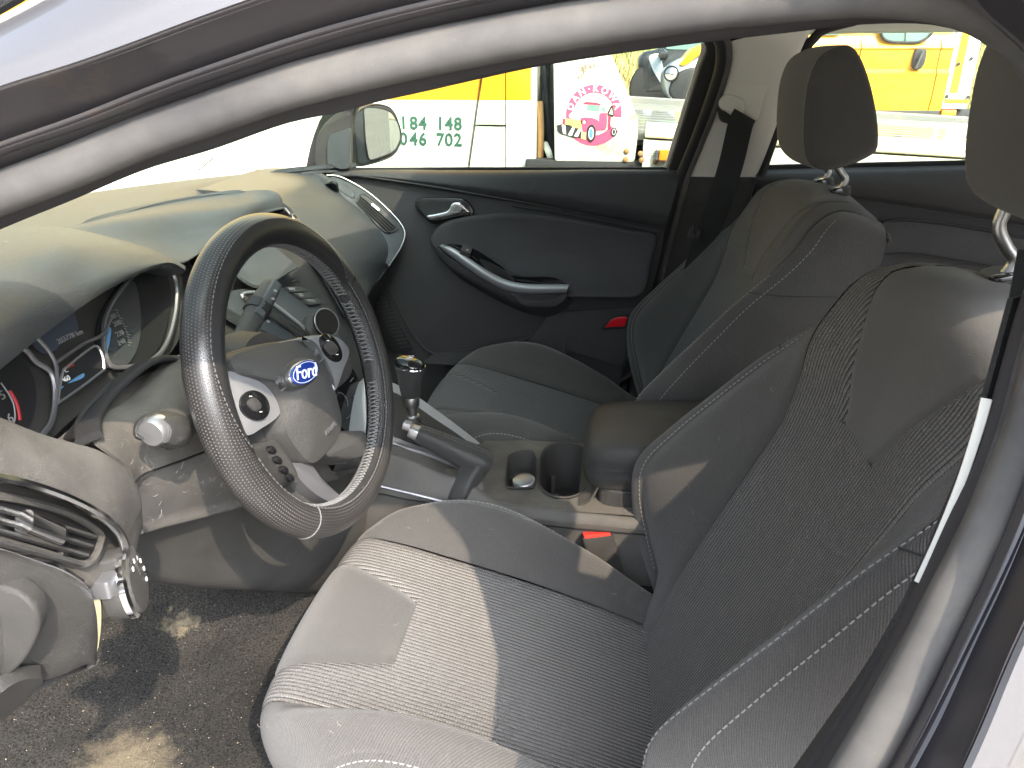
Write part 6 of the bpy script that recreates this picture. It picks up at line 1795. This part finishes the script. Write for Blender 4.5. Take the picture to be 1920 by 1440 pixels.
# rear passenger door
rd = thing('car_door', 'closed rear passenger door with dark trim behind the passenger seat', 'car door', (.8, .70, .5), 'passenger side doors')
D0 = dr([(1418, 318, .70), (1550, 315, .70), (1700, 312, .70), (1830, 309, .70), (1960, 306, .70), (2200, 300, .70)])
D1 = dr([(1418, 325, .672), (1550, 324, .672), (1700, 322, .672), (1830, 320, .672), (1960, 318, .672), (2200, 312, .672)])
D2 = dr([(1418, 336, .662), (1550, 342, .660), (1700, 350, .658), (1830, 366, .656), (1960, 380, .654), (2200, 410, .65)])
D3 = dr([(1418, 345, .672), (1550, 358, .670), (1700, 372, .668), (1830, 394, .666), (1960, 414, .664), (2200, 450, .66)])
D4 = dr([(1418, 352, .684), (1550, 366, .682), (1700, 386, .680), (1830, 408, .678), (1960, 428, .676), (2200, 470, .67)])
sheet('upper_pad', curves(D0, D1, D2, D3, D4, n=30), M['door'], rd, 30, 40, .005)
D5 = dr([(1400, 430, .686), (1550, 440, .684), (1700, 440, .680), (1830, 450, .678), (1960, 470, .676), (2200, 510, .67)])
D6 = dr([(1380, 560, .688), (1550, 580, .686), (1700, 590, .682), (1830, 600, .68), (1960, 620, .68), (2200, 650, .68)])
D7 = dr([(1360, 760, .69), (1550, 780, .69), (1700, 790, .69), (1830, 800, .69), (1960, 800, .69), (2200, 800, .69)])
sheet('lower_panel', curves(D4 + A(0, .002, 0), D5, D6, D7, n=30), M['door'], rd, 24, 30, .006)
pz = [(1640, 424), (1670, 414), (1720, 414), (1800, 424), (1920, 445), (2000, 462), (2000, 520), (1920, 512), (1800, 490), (1700, 476), (1645, 476)]
prism('armrest_insert', spline(dr([(u, v, .668) for u, v in pz]), 50, True), A(0, -1, .1), .02, M['doorsoft'], rd, .005)
for l in ([(1640, 426, .665), (1672, 413, .665), (1725, 413, .665), (1830, 428, .665), (1960, 452, .665)], [(1640, 477, .668), (1720, 478, .667), (1830, 495, .667), (1960, 516, .667)], [(1420, 351, .674), (1640, 379, .670), (1830, 409, .667), (1960, 431, .665)]):
    V, F = g_tube(spline(dr(l), 30), .0020, 5); obj('panel_joint', V, F, M['black'], rd)
gl = np.array([[A(x, .765 - t * .13, .985 + .01 * x + t * .30) for x in np.linspace(.30, 1.20, 8)] for t in np.linspace(0, 1, 6)])
obj('window_glass', gl.reshape(-1, 3), grid_faces(6, 8), M['glass'], rd)
V, F = g_sweep(Qy([(1424, 316, .712), (1640, 311, .712), (1900, 305, .712), (2150, 298, .712)]), rpoly([(-.007, -.008), (.007, -.008), (.007, .008), (-.007, .008)], .003), up=A(0, 0, 1)); obj('belt_strip', V, F, M['rubber_dark'], rd)
V, F = g_tube(spline(Qy([(1424, 335, .675), (1440, 292, .668), (1470, 200, .648), (1500, 110, .63), (1528, 70, .62), (1560, 50, .616), (1700, 20, .61), (1850, 10, .61)]), 40), .010, 8); obj('window_seal', V, F, M['rubber_dark'], rd)
mk = []
c0 = (1452, 271)
V, F = g_tube([P(c0[0] + 8 * cos(t), c0[1] + 3 * sin(t), 'y', gy_) for t in np.linspace(0, 2 * pi, 20, endpoint=False)], .0006, 4, True); mk.append((V, F))
for i, wd_ in enumerate((8, 12, 11, 8)):
    for k in range(-wd_, wd_, 4): mk.append(g_prism([P(c0[0] + k + a, c0[1] + 6 + i * 3, 'y', gy_) + A(0, 0, -b) for a, b in ((0, 0), (2.4, 0), (2.4, .0012), (0, .0012))], A(0, -1, 0), .0004))
V, F = join(mk); obj('glass_mark', V, F, M['digit'], rd)

for dd, x0, x1 in ((door, -.95, .24), (rd, .25, 1.25)):
    rows = [[A(x, y, z) for x in (x0, (x0 + x1) / 2, x1)] for y, z in ((.84, .12), (.885, .35), (.90, .65), (.885, .85), (.83, .955))]
    sheet('outer_skin', rows, M['silver'], dd, 14, 6, .004, face=A(0, 5, 1))
# ================================================================== OUTSIDE
TY = 1.22                                        # near side of the recovery truck
def T(u, v, dy=0.0): return P(u, v, 'y', TY + dy)
truck = thing('tow_truck', 'white recovery truck with a yellow stripe, phone digits and pink truck emblem, parked alongside', 'tow truck', (0, TY, 0))
NY = A(0, -1, 0)
z0 = P(1000, 315, 'y', TY)[2]
xr = T(1005, 200)[0]
# cab: box with its near face cut into separate door and body panels
cz_t = T(900, 188)[2]                            # bottom of the yellow stripe
V, F = g_box(A((xr - 3.4) / 2 , TY + 1.15, 1.35), A((xr + 3.4) / 2 - .006, 0, 0), A(0, 1.10, 0), A(0, 0, 1.0), .05); obj('cab', V, F, M['ywhite'], truck)
ln1 = [(903, 130), (895, 190), (885, 255), (875, 330), (866, 420)]
def vline(x_px): return T(x_px, 240)[0]
xa = T(893, 205)[0]; xs = vline(948)
def cabpanel(name, pts, mat): return prism(name, [A(x, TY + .0, z) for x, z in pts], NY, .04, mat, truck, .0025, 2)
zt, zb = 1.62, .45
dxa = (T(875, 330)[0] - T(903, 130)[0]) / (T(875, 330)[2] - T(903, 130)[2])
def xl(z): return T(893, 205)[0] + dxa * (z - T(893, 205)[2])
zm = T(920, 236)[2]; g = .004
cabpanel('door_panel', [(-3.3, zt), (-3.3, cz_t + .0), (xl(cz_t) - g, cz_t + .0), (xl(zt) - g, zt)], M['yellow'])
cabpanel('door_panel', [(-3.3, cz_t), (-3.3, zb), (xl(zb) - g, zb), (xl(cz_t) - g, cz_t)], M['ywhite'])
cabpanel('side_panel', [(xl(zt) + g, zt), (xl(cz_t) + g, cz_t), (xs - .002, cz_t), (xs - .002, zt)], M['yellow'])
cabpanel('side_panel', [(xl(cz_t) + g, cz_t), (xl(zm) + g, zm + .003), (xs - .002, zm + .003), (xs - .002, cz_t)], M['ywhite'])
cabpanel('side_panel', [(xl(zm) + g, zm - .003), (xl(zb) + g, zb), (xs - .002, zb), (xs - .002, zm - .003)], M['ywhite'])
cabpanel('corner_panel', [(xs + .001, zt), (xs + .001, cz_t), (xr - .016, cz_t), (xr - .016, zt)], M['yellow'])
cabpanel('corner_panel', [(xs + .001, cz_t), (xs + .001, zb), (xr - .0, zb), (xr - .0, zt), (xr - .016, zt), (xr - .016, cz_t)], M['ywhite'])
# phone digits
for txt, c, hgt in (('184 148', (807, 232), 0), ('046 702', (807, 262), 0)):
    for ch, u in zip(txt, (757, 776, 793, 0, 826, 842, 859)):
        if ch == ' ': continue
        dv_ = (u - 757) * .020
        o = T(u, c[1] - 1 + dv_) + NY * .002
        V, F = g_text(ch, o, A(1, 0, -.02), A(.02, 0, 1), .0515, .001, bold=.025)
        obj('digit', V, F, M['digit'], truck)
# gap behind the cab: bulkhead, hoses, upright
V, F = g_box(A(xr + .06, TY + .9, 1.1), A(.03, 0, 0), A(0, .8, 0), A(0, 0, .75), .01); obj('frame_upright', V, F, M['chassis'], truck)
for pts, r, mm in (([(1016, 60, .10), (1020, 150, .08), (1026, 230, .07), (1034, 310, .08)], .009, 'black'), ([(1031, 70, .14), (1029, 160, .13), (1026, 240, .15)], .006, 'black'), ([(1012, 190, .05), (1014, 250, .04), (1012, 318, .05)], .010, 'rust'), ([(1022, 270, .06), (1030, 290, .03), (1034, 316, .05)], .010, 'tarn')):
    V, F = g_tube(spline([T(u, v, dy) for u, v, dy in pts], 20), r, 8); obj('hose', V, F, M[mm], truck)
# scuffed headboard gusset with emblem
HB = [(1037, 60), (1110, 60), (1144, 98), (1160, 135), (1178, 175), (1196, 226), (1195, 262), (1190, 300), (1186, 304), (1040, 302)]
hbd = prism('headboard', rpoly([T(u, v, -.03) for u, v in HB], .01, 3), NY, .05, M['tarn'], truck, .002)
V, F = g_box(T(1110, 313, .0), A(.20, 0, 0), A(0, .03, 0), A(0, 0, .022), .005); obj('chassis_rail', V, F, M['chassis'], truck)
EM = Fr(T(1105, 216, -.03), A(1, 0, 0), A(0, 0, 1))
k_ = np.linalg.norm(T(1106, 216, -.03) - T(1105, 216, -.03))      # metres per pixel on the board
def em(l, h=.0015): return [EM.w((u - 1105) * k_ * 1.0, -(v - 216) * k_ * 1.0, h) for u, v in l]
def zx(x, y): return (1030 + x / 9.6, 140 + y / 9.6)                # enlarged study coordinates
def emz(l, h): return em([zx(x, y) for x, y in l], h)
def flat(name, l, h, mat, sm=True, n=30):
    p = emz(l, h)
    if sm: p = spline(p, n, True)
    return prism(name, p, NY, .0012, mat, hbd)
cx_, cy_ = 800, 715
def ringseg(r0, r1, a0, a1, n=40):
    o = [(cx_ + r1 * cos(t), cy_ - r1 * sin(t)) for t in np.linspace(a0, a1, n)] + [(cx_ + r0 * cos(t), cy_ - r0 * sin(t)) for t in np.linspace(a1, a0, n)]
    return o
flat('emblem_ring', ringseg(365, 500, D(-5), D(190)), .0015, M['pink'], False)
flat('emblem_ring', ringseg(360, 535, D(232), D(328)), .0015, M['pink'], False)
flat('emblem_centre', [(cx_ + 360 * cos(t), cy_ - 360 * sin(t)) for t in np.linspace(0, 2 * pi, 40, endpoint=False)], .0012, M['creamp'], False)
for ch, deg in zip('DAN\u00b7KOWA', (163, 142, 121, 103, 88, 66, 42, 20)):
    a = D(deg); x, y = cx_ + 432 * cos(a), cy_ - 432 * sin(a)
    o = emz([(x, y)], .0019)[0]
    ey = A(cos(a), 0, sin(a)); ex = A(sin(a), 0, -cos(a))
    V, F = g_text(ch, o, ex, ey, 16.5 * k_, .0008, bold=.02); obj('emblem_letter', V, F, M['white'], hbd)
# vintage recovery truck drawing
flat('emblem_shape', [(350, 740), (420, 670), (520, 630), (700, 640), (880, 670), (910, 720), (890, 800), (700, 800), (560, 810), (360, 770)], .0024, M['creamp'])
flat('emblem_shape', [(560, 800), (620, 765), (760, 770), (860, 800), (900, 830), (905, 700), (1030, 690), (1040, 720), (1030, 960), (890, 990), (850, 1010), (830, 920), (780, 890), (730, 930), (690, 1030), (610, 1000), (590, 900)], .0027, M['pink'], True, 70)
flat('emblem_shape', [(600, 545), (640, 505), (800, 510), (910, 535), (915, 560), (760, 550), (620, 545)], .0030, M['pinkd'])
flat('emblem_shape', [(590, 640), (620, 550), (760, 552), (910, 565), (885, 670), (720, 655)], .0027, M['glassd'], False)
flat('emblem_shape', [(600, 630), (625, 555), (680, 555), (665, 635)], .0030, M['white'], False)
flat('emblem_shape', [(890, 690), (915, 560), (1010, 570), (1030, 690)], .0027, M['creamp'], False)
flat('emblem_shape', [(930, 660), (945, 585), (1000, 590), (1005, 680)], .0030, M['glassd'], False)
flat('emblem_shape', [(290, 790), (600, 820), (590, 960), (500, 950), (290, 880)], .0027, M['yprint'], False)
for y in (805, 835, 862, 890): flat('emblem_line', [(300, y), (598, y + 32), (596, y + 40), (300, y + 8)], .0030, M['chassis'], False)
flat('emblem_shape', [(245, 790), (290, 790), (285, 880), (245, 875)], .0027, M['pinkd'], False)
flat('emblem_shape', [(125, 910), (145, 930), (150, 1000), (200, 1040), (480, 1120), (585, 1120), (590, 1010), (440, 930), (220, 885)], .0032, M['chassis'], False)
for x in (230, 380, 490): flat('emblem_shape', [(x + (0 if x < 300 else 40), 895 + (x - 230) * .3), (x + 60 + (0 if x < 300 else 25), 905 + (x - 230) * .3), (x + 60 + (20 if x < 300 else -25), 1060 + (x - 230) * .18), (x + (25 if x < 300 else -35), 1045 + (x - 230) * .18)], .0036, M['white'], False)
flat('emblem_shape', [(590, 1015), (680, 1030), (670, 1150), (585, 1130)], .0034, M['yprint'], False)
for x, y, r in ((765, 1040, 1.0), (1175, 1010, .85)):
    for rx, ry, mm, h in ((88, 150, 'chassis', .0036), (48, 105, 'white', .0040), (36, 85, 'needle' if r == 1.0 else 'chassis', .0044)):
        flat('emblem_wheel', [(x + rx * r * cos(t) * (1 if r == 1.0 else .75), y + ry * r * sin(t) * (1 if r == 1.0 else .6)) for t in np.linspace(0, 2 * pi, 24, endpoint=False)], h, M[mm], False)
flat('emblem_lamp', [(640 + 36 * cos(t), 845 + 42 * sin(t)) for t in np.linspace(0, 2 * pi, 20, endpoint=False)], .0036, M['chassis'], False)
flat('emblem_lamp', [(634 + 26 * cos(t), 850 + 30 * sin(t)) for t in np.linspace(0, 2 * pi, 20, endpoint=False)], .0040, M['white'], False)
for l in ([(1040, 690), (1100, 560), (1125, 575), (1075, 700)], [(1050, 700), (1160, 720), (1150, 760), (1050, 730)], [(1060, 740), (1110, 740), (1110, 950), (1060, 950)], [(1130, 560), (1170, 720), (1155, 722), (1115, 570)]):
    flat('emblem_shape', l, .0032, M['chassis'] if l[0][0] != 1060 else M['pinkd'], False)
# bed: deck boards, edge rails, side board with bolts and marker lamp
e0, e1 = T(1165, 247, .0), T(1830, 289, .0)
dirx = unit(e1 - e0); wdt = 2.15
far0 = P(1180, 191, 'y', TY + wdt); far1 = P(1820, 231, 'y', TY + wdt)
nb = 13
L_ = 2.45
for i in range(nb):
    t0, t1 = i / nb, (i + .86) / nb
    a, b = e0 + (far0 - e0) * t0, e0 + (far0 - e0) * t1
    dd0, dd1 = dirx + (unit(far1 - far0) - dirx) * t0, dirx + (unit(far1 - far0) - dirx) * t1
    up_n = A(0, 0, 1)
    prism('deck_board', [a - dd0 * .06, a + dd0 * L_, b + dd1 * L_, b - dd1 * .06], up_n, .02, M['deck'], truck, .002, 1)
V, F = g_box(e0 + dirx * L_ / 2 + A(0, 1.05, -.06), dirx * (L_ / 2 - .02), A(0, 1.0, 0), A(0, 0, .02)); obj('bed_frame', V, F, M['chassis'], truck)
for a in (e0, far0):
    d_ = dirx if a is e0 else unit(far1 - far0)
    V, F = g_sweep([a + d_ * (.07 if a is e0 else -.05) + A(0, -.03, .012), a + d_ * L_ + A(0, -.03, .012)], rpoly([(-.03, -.02), (.03, -.02), (.03, .02), (-.03, .02)], .008), up=A(0, 0, 1)); obj('edge_rail', V, F, M['creamp'] if a is e0 else M['deck'], truck)
sb = [e0 + dirx * .065 + A(0, -.06, -.014), e0 + dirx * L_ + A(0, -.06, -.012), e0 + dirx * L_ + A(0, -.06, -.22), e0 + dirx * .065 + A(0, -.06, -.22)]
prism('side_board', sb, NY, .04, M['tarn'], truck, .003)
for u, v in ((1175, 283), (1173, 299), (1201, 288), (1203, 300), (1229, 303)):
    V, F = g_lathe([(.008, 0), (.008, .002), (.004, .004), (0, .004)], T(u, v, -.065 if u > 1190 else -.032), NY, 12); obj('bolt', V, F, M['rust'], truck)
V, F = g_box(T(1246, 290, -.075), A(.016, 0, 0), A(0, .012, 0), A(0, 0, .014), .004); ml = obj('marker_lamp', V, F, M['orange'], truck)
V, F = g_box(T(1234, 290, -.072), A(.008, 0, 0), A(0, .010, 0), A(0, 0, .014), .003); obj('lamp_base', V, F, M['satind'], ml)
# wheels of the truck below
for x in (-2.3, 1.2):
    V, F = g_lathe([(.30, -.14), (.36, -.12), (.37, 0), (.36, .12), (.30, .13), (.0, .10)], A(x, TY + .22, .30), NY, 28); w_ = obj('wheel', V, F, M['tyre'], truck)
V, F = g_box(A(-.3, TY + .9, .52), A(2.9, 0, 0), A(0, .35, 0), A(0, 0, .08), .01); obj('chassis_frame', V, F, M['chassis'], truck)

# yellow crew van beyond the bed
VY = 7.4
def Vn(u, v, dy=0.0): return P(u, v, 'y', VY + dy)
van = thing('yellow_van', 'yellow crew van with a black door handle, seen through the rear window', 'van', (Vn(1680, 180)[0], VY, terrain(4, VY)))
xL, xR = Vn(1480, 140)[0], Vn(1778, 140)[0]
zs, zw, zt = Vn(1680, 209)[2], Vn(1690, 78)[2], Vn(1690, -10)[2]
V, F = g_box(A((xL + xR) / 2, VY + .95, (zs + zt) / 2), A((xR - xL) / 2, 0, 0), A(0, .92, 0), A(0, 0, (zt - zs) / 2), .05); obj('body', V, F, M['vany'], van)
def vseam(u, ref=150): return Vn(u, ref)[0]
xd0, xd1 = vseam(1606), vseam(1752)
# side panels with swage steps
def vpanel(name, xa_, xb_, prof, mat=None):
    rows = []
    for z, dy in prof: rows.append([A(xa_, VY + dy, z), A((xa_ + xb_) / 2, VY + dy, z), A(xb_, VY + dy, z)])
    rows = np.array(rows)
    V, F = g_sheet(rows, .05); return obj(name, V, F, mat or M['vany'], van, sharp=25)
zz1, zz2 = Vn(1690, 88)[2], Vn(1690, 134)[2]
PR = [(zt, .10), (zw, .02), (zz1 + .02, .0), (zz1 - .01, -.02), (zz1 - .03, .0), (zz2 + .09, .0), (zz2 + .02, .015), (zz2 - .02, -.03), (zz2 - .06, -.02), (zs + .15, -.02), (zs, .01)]
vpanel('front_panel', xL, xd0 - .012, PR)
sd = vpanel('sliding_door', xd0 + .0, xd1 - .006, PR)
vpanel('rear_panel', xd1 + .006, xR, PR)
wo_ = [(1648, 52), (1656, 74), (1672, 79), (1722, 80), (1742, 70), (1756, 48), (1762, 0), (1645, 0)]
pw = prism('side_window', rpoly([Vn(u, v, -.005) for u, v in wo_], .06, 4), NY, .03, M['glassd'], van, .004)
V, F = g_tube(rpoly([Vn(u, v, -.012) for u, v in wo_], .06, 4), .014, 6, True); obj('window_rubber', V, F, M['rubber_dark'], pw)
V, F = g_tube([Vn(1702, 30, -.012), Vn(1698, 80, -.012)], .008, 5); obj('window_divider', V, F, M['satind'], pw)
prism('cab_window', rpoly([Vn(u, v, -.0) for u, v in [(1530, 66), (1576, 66), (1590, 30), (1590, 0), (1530, 0)]], .04, 3), NY, .03, M['glassd'], van, .004)
hz_ = prism('door_handle', spline([Vn(u, v, -.035) for u, v in [(1718, 93), (1728, 91), (1737, 93), (1737, 105), (1733, 120), (1725, 130), (1714, 129), (1711, 120), (1714, 104)]], 30, True), NY, .04, M['chassis'], van, .006)
V, F = g_box(Vn(1724, 112, -.075), A(.012, 0, .0), A(0, .012, 0), A(.02, 0, .08), .008); obj('handle_grip', V, F, M['plastic'], hz_)
V, F = g_box(A((xL + xR) / 2, VY + .9, zs - .04), A((xR - xL) / 2, 0, 0), A(0, .9, 0), A(0, 0, .05), .01); obj('sill', V, F, M['chassis'], van)
for x in (xL + .1, xR - .5):
    V, F = g_lathe([(.22, -.1), (.32, -.1), (.34, 0), (.32, .1), (.22, .1), (0, .06)], A(x, VY + .12, terrain(x, VY) + .33), NY, 24); obj('wheel', V, F, M['tyre'], van)
# white and orange box body of the truck behind the van
bx_ = thing('box_truck_body', 'white panelled truck bed with orange stripes behind the yellow van', 'truck bed', (Vn(1800, 190)[0], VY, terrain(5, VY)))
x0, x1 = Vn(1779, 140)[0], Vn(1828, 140)[0]
zb_, ztp = Vn(1790, 204)[2], Vn(1800, 0)[2]
V, F = g_box(A((x0 + x1) / 2 + .0, VY + 1.0, (zb_ + ztp) / 2), A((x1 - x0) / 2, 0, 0), A(0, .98, 0), A(0, 0, (ztp - zb_) / 2), .01); obj('side_wall', V, F, M['ywhite'], bx_)
xm = (Vn(1800, 130)[0]); 
prism('stripe', [A(xm - .045, VY + .016, ztp), A(xm + .03, VY + .016, ztp), A(xm + .03, VY + .016, Vn(1790, 174)[2]), A(xm - .045, VY + .016, Vn(1790, 174)[2])], NY, .012, M['vany'], bx_)
prism('stripe', [A(x0 + .02, VY + .016, Vn(1790, 186)[2]), A(x1, VY + .016, Vn(1790, 186)[2]), A(x1, VY + .016, Vn(1790, 194)[2]), A(x0 + .02, VY + .016, Vn(1790, 194)[2])], NY, .012, M['vany'], bx_)
V, F = g_box(A(x0 - .06, VY + .9, (zb_ + ztp) / 2), A(.04, 0, 0), A(0, .8, 0), A(0, 0, (ztp - zb_) / 2 + .1), .01); obj('front_frame', V, F, M['rust'], bx_)
V, F = g_box(A((x0 + x1) / 2, VY + .9, zb_ - .06), A((x1 - x0) / 2 + .1, 0, 0), A(0, .8, 0), A(0, 0, .05), .01); obj('chassis', V, F, M['chassis'], bx_)
V, F = g_box(Vn(1778, 211, -.0), A(.07, 0, 0), A(0, .02, 0), A(0, 0, .025), .008); obj('marker_lamp', V, F, M['orange'], bx_)
for u, v in ((1775, 181), (1815, 182), (1797, 120), (1821, 110)):
    V, F = g_lathe([(.018, 0), (.018, .006), (0, .008)], Vn(u, v, .005), NY, 8); obj('bolt', V, F, M['chassis'], bx_)

# two parked cars past the deck, seen beside the door pillar
KY = 9.5
def K(u, v, dy=0.0): return P(u, v, 'y', KY + dy)
kx = K(1230, 150); zg = K(1230, 190)[2]
c1_ = thing('parked_car', 'black car with painted front wing reflections and bright wheel, parked beyond the recovery truck', 'car', (kx[0], KY, zg), 'cars parked beyond the truck')
pf = [(1160, 112), (1196, 100), (1216, 70), (1300, 40), (1420, 40), (1440, 96), (1440, 170), (1400, 184), (1215, 184), (1198, 176), (1196, 130)]
V, F = g_prism(rpoly([K(u, v) for u, v in [(1195, 120), (1204, 96), (1238, 92), (1262, 60), (1420, 60), (1420, 176), (1206, 184), (1196, 170)]], .10, 4), NY, 1.7, .12, 4); obj('body', V, F, M['blackcar'], c1_)
prism('side_window', rpoly([K(u, v, -.01) for u, v in [(1246, 92), (1266, 66), (1330, 66), (1330, 94)]], .05, 3), NY, .03, M['glassd'], c1_)
prism('wing', rpoly([K(u, v, -.012) for u, v in [(1214, 104), (1238, 98), (1246, 140), (1240, 160), (1224, 132)]], .06, 4), NY, .03, M['carblue'], c1_, .01)  # pale blue colour stands for reflections on the black wing
V, F = g_lathe([(.20, -.1), (.31, -.1), (.33, -.02), (.31, .06), (.24, .07)], K(1227, 165, .08), NY, 28); w_ = obj('wheel', V, F, M['tyre'], c1_)
V, F = g_lathe([(.245, .0), (.25, .06), (.20, .07), (.05, .05), (0, .06)], K(1227, 165, .08), NY, 24); obj('rim', V, F, M['satin'], w_)
V, F = g_lathe([(.0, -.05), (.07, -.02), (.075, .03), (.04, .07), (0, .08)], K(1241, 103, -.12), A(1, 0, .1), 16); obj('wing_mirror', V, F, M['blackcar'], c1_)
c2_ = thing('parked_car', 'pale front end of a car with a dusty black bumper and orange edged bonnet', 'car', (K(1290, 180)[0], KY - 1.4, zg), 'cars parked beyond the truck')
def K2(u, v, dy=0.0): return P(u, v, 'y', KY - 1.4 + dy)
V, F = g_prism(rpoly([K2(u, v) for u, v in [(1246, 135), (1262, 118), (1290, 104), (1345, 92), (1440, 90), (1440, 190), (1262, 190), (1248, 170)]], .12, 4), NY, -1.6, .1, 4)
V, F = g_prism(rpoly([K2(u, v) for u, v in [(1246, 135), (1262, 118), (1290, 104), (1345, 92), (1440, 90), (1440, 190), (1262, 190), (1248, 170)]], .12, 4), NY, 1.0, .1, 4); obj('body', V, F, M['carblue'], c2_)
prism('bumper', rpoly([K2(u, v, -.02) for u, v in [(1262, 142), (1284, 128), (1345, 122), (1440, 120), (1440, 188), (1262, 188), (1252, 172)]], .08, 4), NY, .10, M['chassis'], c2_, .03)
prism('bonnet', rpoly([K2(u, v, -.03) for u, v in [(1272, 122), (1300, 90), (1335, 74), (1345, 82), (1310, 104), (1284, 124)]], .03, 3), NY, .8, M['vany'], c2_, .01)
V, F = g_lathe([(.0, .03), (.05, .02), (.07, .0), (.07, -.03)], K2(1258, 138, -.03), unit(A(-.3, -1, .1)), 18); obj('headlight', V, F, M['chrome'], c2_)
V, F = g_lathe([(.07, .0), (.085, .01), (.085, -.03)], K2(1258, 138, -.025), unit(A(-.3, -1, .1)), 18); obj('headlight_ring', V, F, M['black'], c2_)

# grass bank behind, as thousands of blades on a low mound
bank_m, nt, out = nodes('dry_bank')
co_ = coords(nt)
pbsdf(nt, out, mixc(nt, noise(nt, co_, 6, 6, .7), (.22, .19, .06), (.48, .40, .22)), .95, 0, bumpn(nt, noise(nt, co_, 20, 6, .7), .05), .1)
bk_ = []
for y, h in ((11.2, 0.0), (11.8, .25), (12.8, .75), (14.5, 1.1), (18, 1.3), (30, 1.4)):
    bk_.append([A(x, y + .3 * sin(x * .9), terrain(x, min(y, 14)) + h * (1 + .15 * sin(x * 1.3))) for x in np.linspace(-40, 40, 50)])
bp_ = patch(np.array(bk_), 24, 90)
hill = obj('grass_bank', bp_.reshape(-1, 3), [f for f in grid_faces(24, 90)], bank_m, None, kind='structure')
gm = [m_plain('dry_grass', (.42, .36, .13), .8, var=.3), m_plain('green_grass', (.16, .22, .045), .8, var=.3)]
NB = 26000
ix = rng.integers(0, 15, NB); jx = rng.integers(28, 89, NB)
fu, fv = rng.random(NB), rng.random(NB)
base = bp_[ix, jx] * ((1 - fu) * (1 - fv))[:, None] + bp_[ix + 1, jx] * (fu * (1 - fv))[:, None] + bp_[ix, jx + 1] * ((1 - fu) * fv)[:, None] + bp_[ix + 1, jx + 1] * (fu * fv)[:, None]
hh = rng.uniform(.10, .42, NB); an = rng.uniform(0, 2 * pi, NB); ln_ = rng.uniform(.0, .22, NB)
wv_ = np.stack([np.cos(an) * .014, np.sin(an) * .014, np.zeros(NB)], 1)
tip = base + np.stack([ln_ * np.sin(an), ln_ * np.cos(an), hh], 1)
V = np.stack([base - wv_, base + wv_, tip], 1).reshape(-1, 3)
me = bpy.data.meshes.new('grass'); me.from_pydata(V.tolist(), [], np.arange(NB * 3).reshape(-1, 3).tolist())
for q in gm: me.materials.append(q)
gn = (np.sin(base[:, 0] * 1.1) + np.sin(base[:, 1] * 2.3 + 1) + rng.normal(0, .8, NB) > .4).astype(int)
me.polygons.foreach_set('material_index', gn.tolist())
go = bpy.data.objects.new('grass', me); COL.objects.link(go)
tag(go, 'dry yellow green grass on the bank behind the parked vehicles', 'grass'); go['kind'] = 'stuff'

# crumbs, grit and straw lying on the carpet
parts = []
for i in range(420):
    x, y = rng.uniform(-.95, -.30), rng.uniform(-.70, -.17)
    z = .279 + max(0, -.72 - x) * .42
    r = rng.uniform(.0003, .0009) * (2.6 if i % 50 == 0 else 1)
    a = rng.uniform(0, pi)
    ex = A(cos(a), sin(a), rng.uniform(-.3, .3)) * r * rng.uniform(1, 2.2); ey = A(-sin(a), cos(a), 0) * r
    c = A(x, y, z + .004)
    parts.append(([c - ex, c + ey, c + ex, c - ey, c + A(0, 0, r)], [[0, 1, 4], [1, 2, 4], [2, 3, 4], [3, 0, 4]]))
V, F = join(parts)
cr_ = obj('crumbs', V, F, m_plain('straw_crumbs', (.36, .31, .22), .9, var=.5), None, smooth=False)
tag(cr_, 'pale crumbs and grit scattered on the black driver footwell carpet', 'crumbs'); cr_['kind'] = 'stuff'

# lint and hairs clinging to the cloth and to the dusty plastic
parts = []
for (g_, up_), cnt in zip(GRIDS, [10, 10, 40, 6, 60, 34]):
    n_, m_ = g_.shape[:2]
    nrm = gnormals(g_)
    if np.sum(nrm @ up_) < 0: nrm = -nrm
    for k in range(cnt):
        i, j = rng.integers(2, n_ - 3), rng.integers(2, m_ - 3)
        p0 = g_[i, j]; nv = nrm[i, j]
        t1 = unit(g_[i + 1, j] - g_[i, j]); t2 = unit(np.cross(nv, t1))
        a = rng.uniform(0, 2 * pi); L = rng.uniform(.003, .010); cv = rng.uniform(-1.6, 1.6)
        pts = []
        for s_ in np.linspace(0, 1, 5):
            an = a + cv * s_
            pts.append(p0 + (t1 * cos(an) + t2 * sin(an)) * L * s_ + nv * (.0012 + .0008 * sin(pi * s_)))
        parts.append(g_tube(pts, rng.uniform(.00010, .00022), 3))
V, F = join(parts)
ln = obj('lint', V, F, m_plain('pale_lint', (.30, .29, .27), .9), None)
tag(ln, 'pale hairs and lint on the seat cloth and the dusty steering column cover', 'lint'); ln['kind'] = 'stuff'
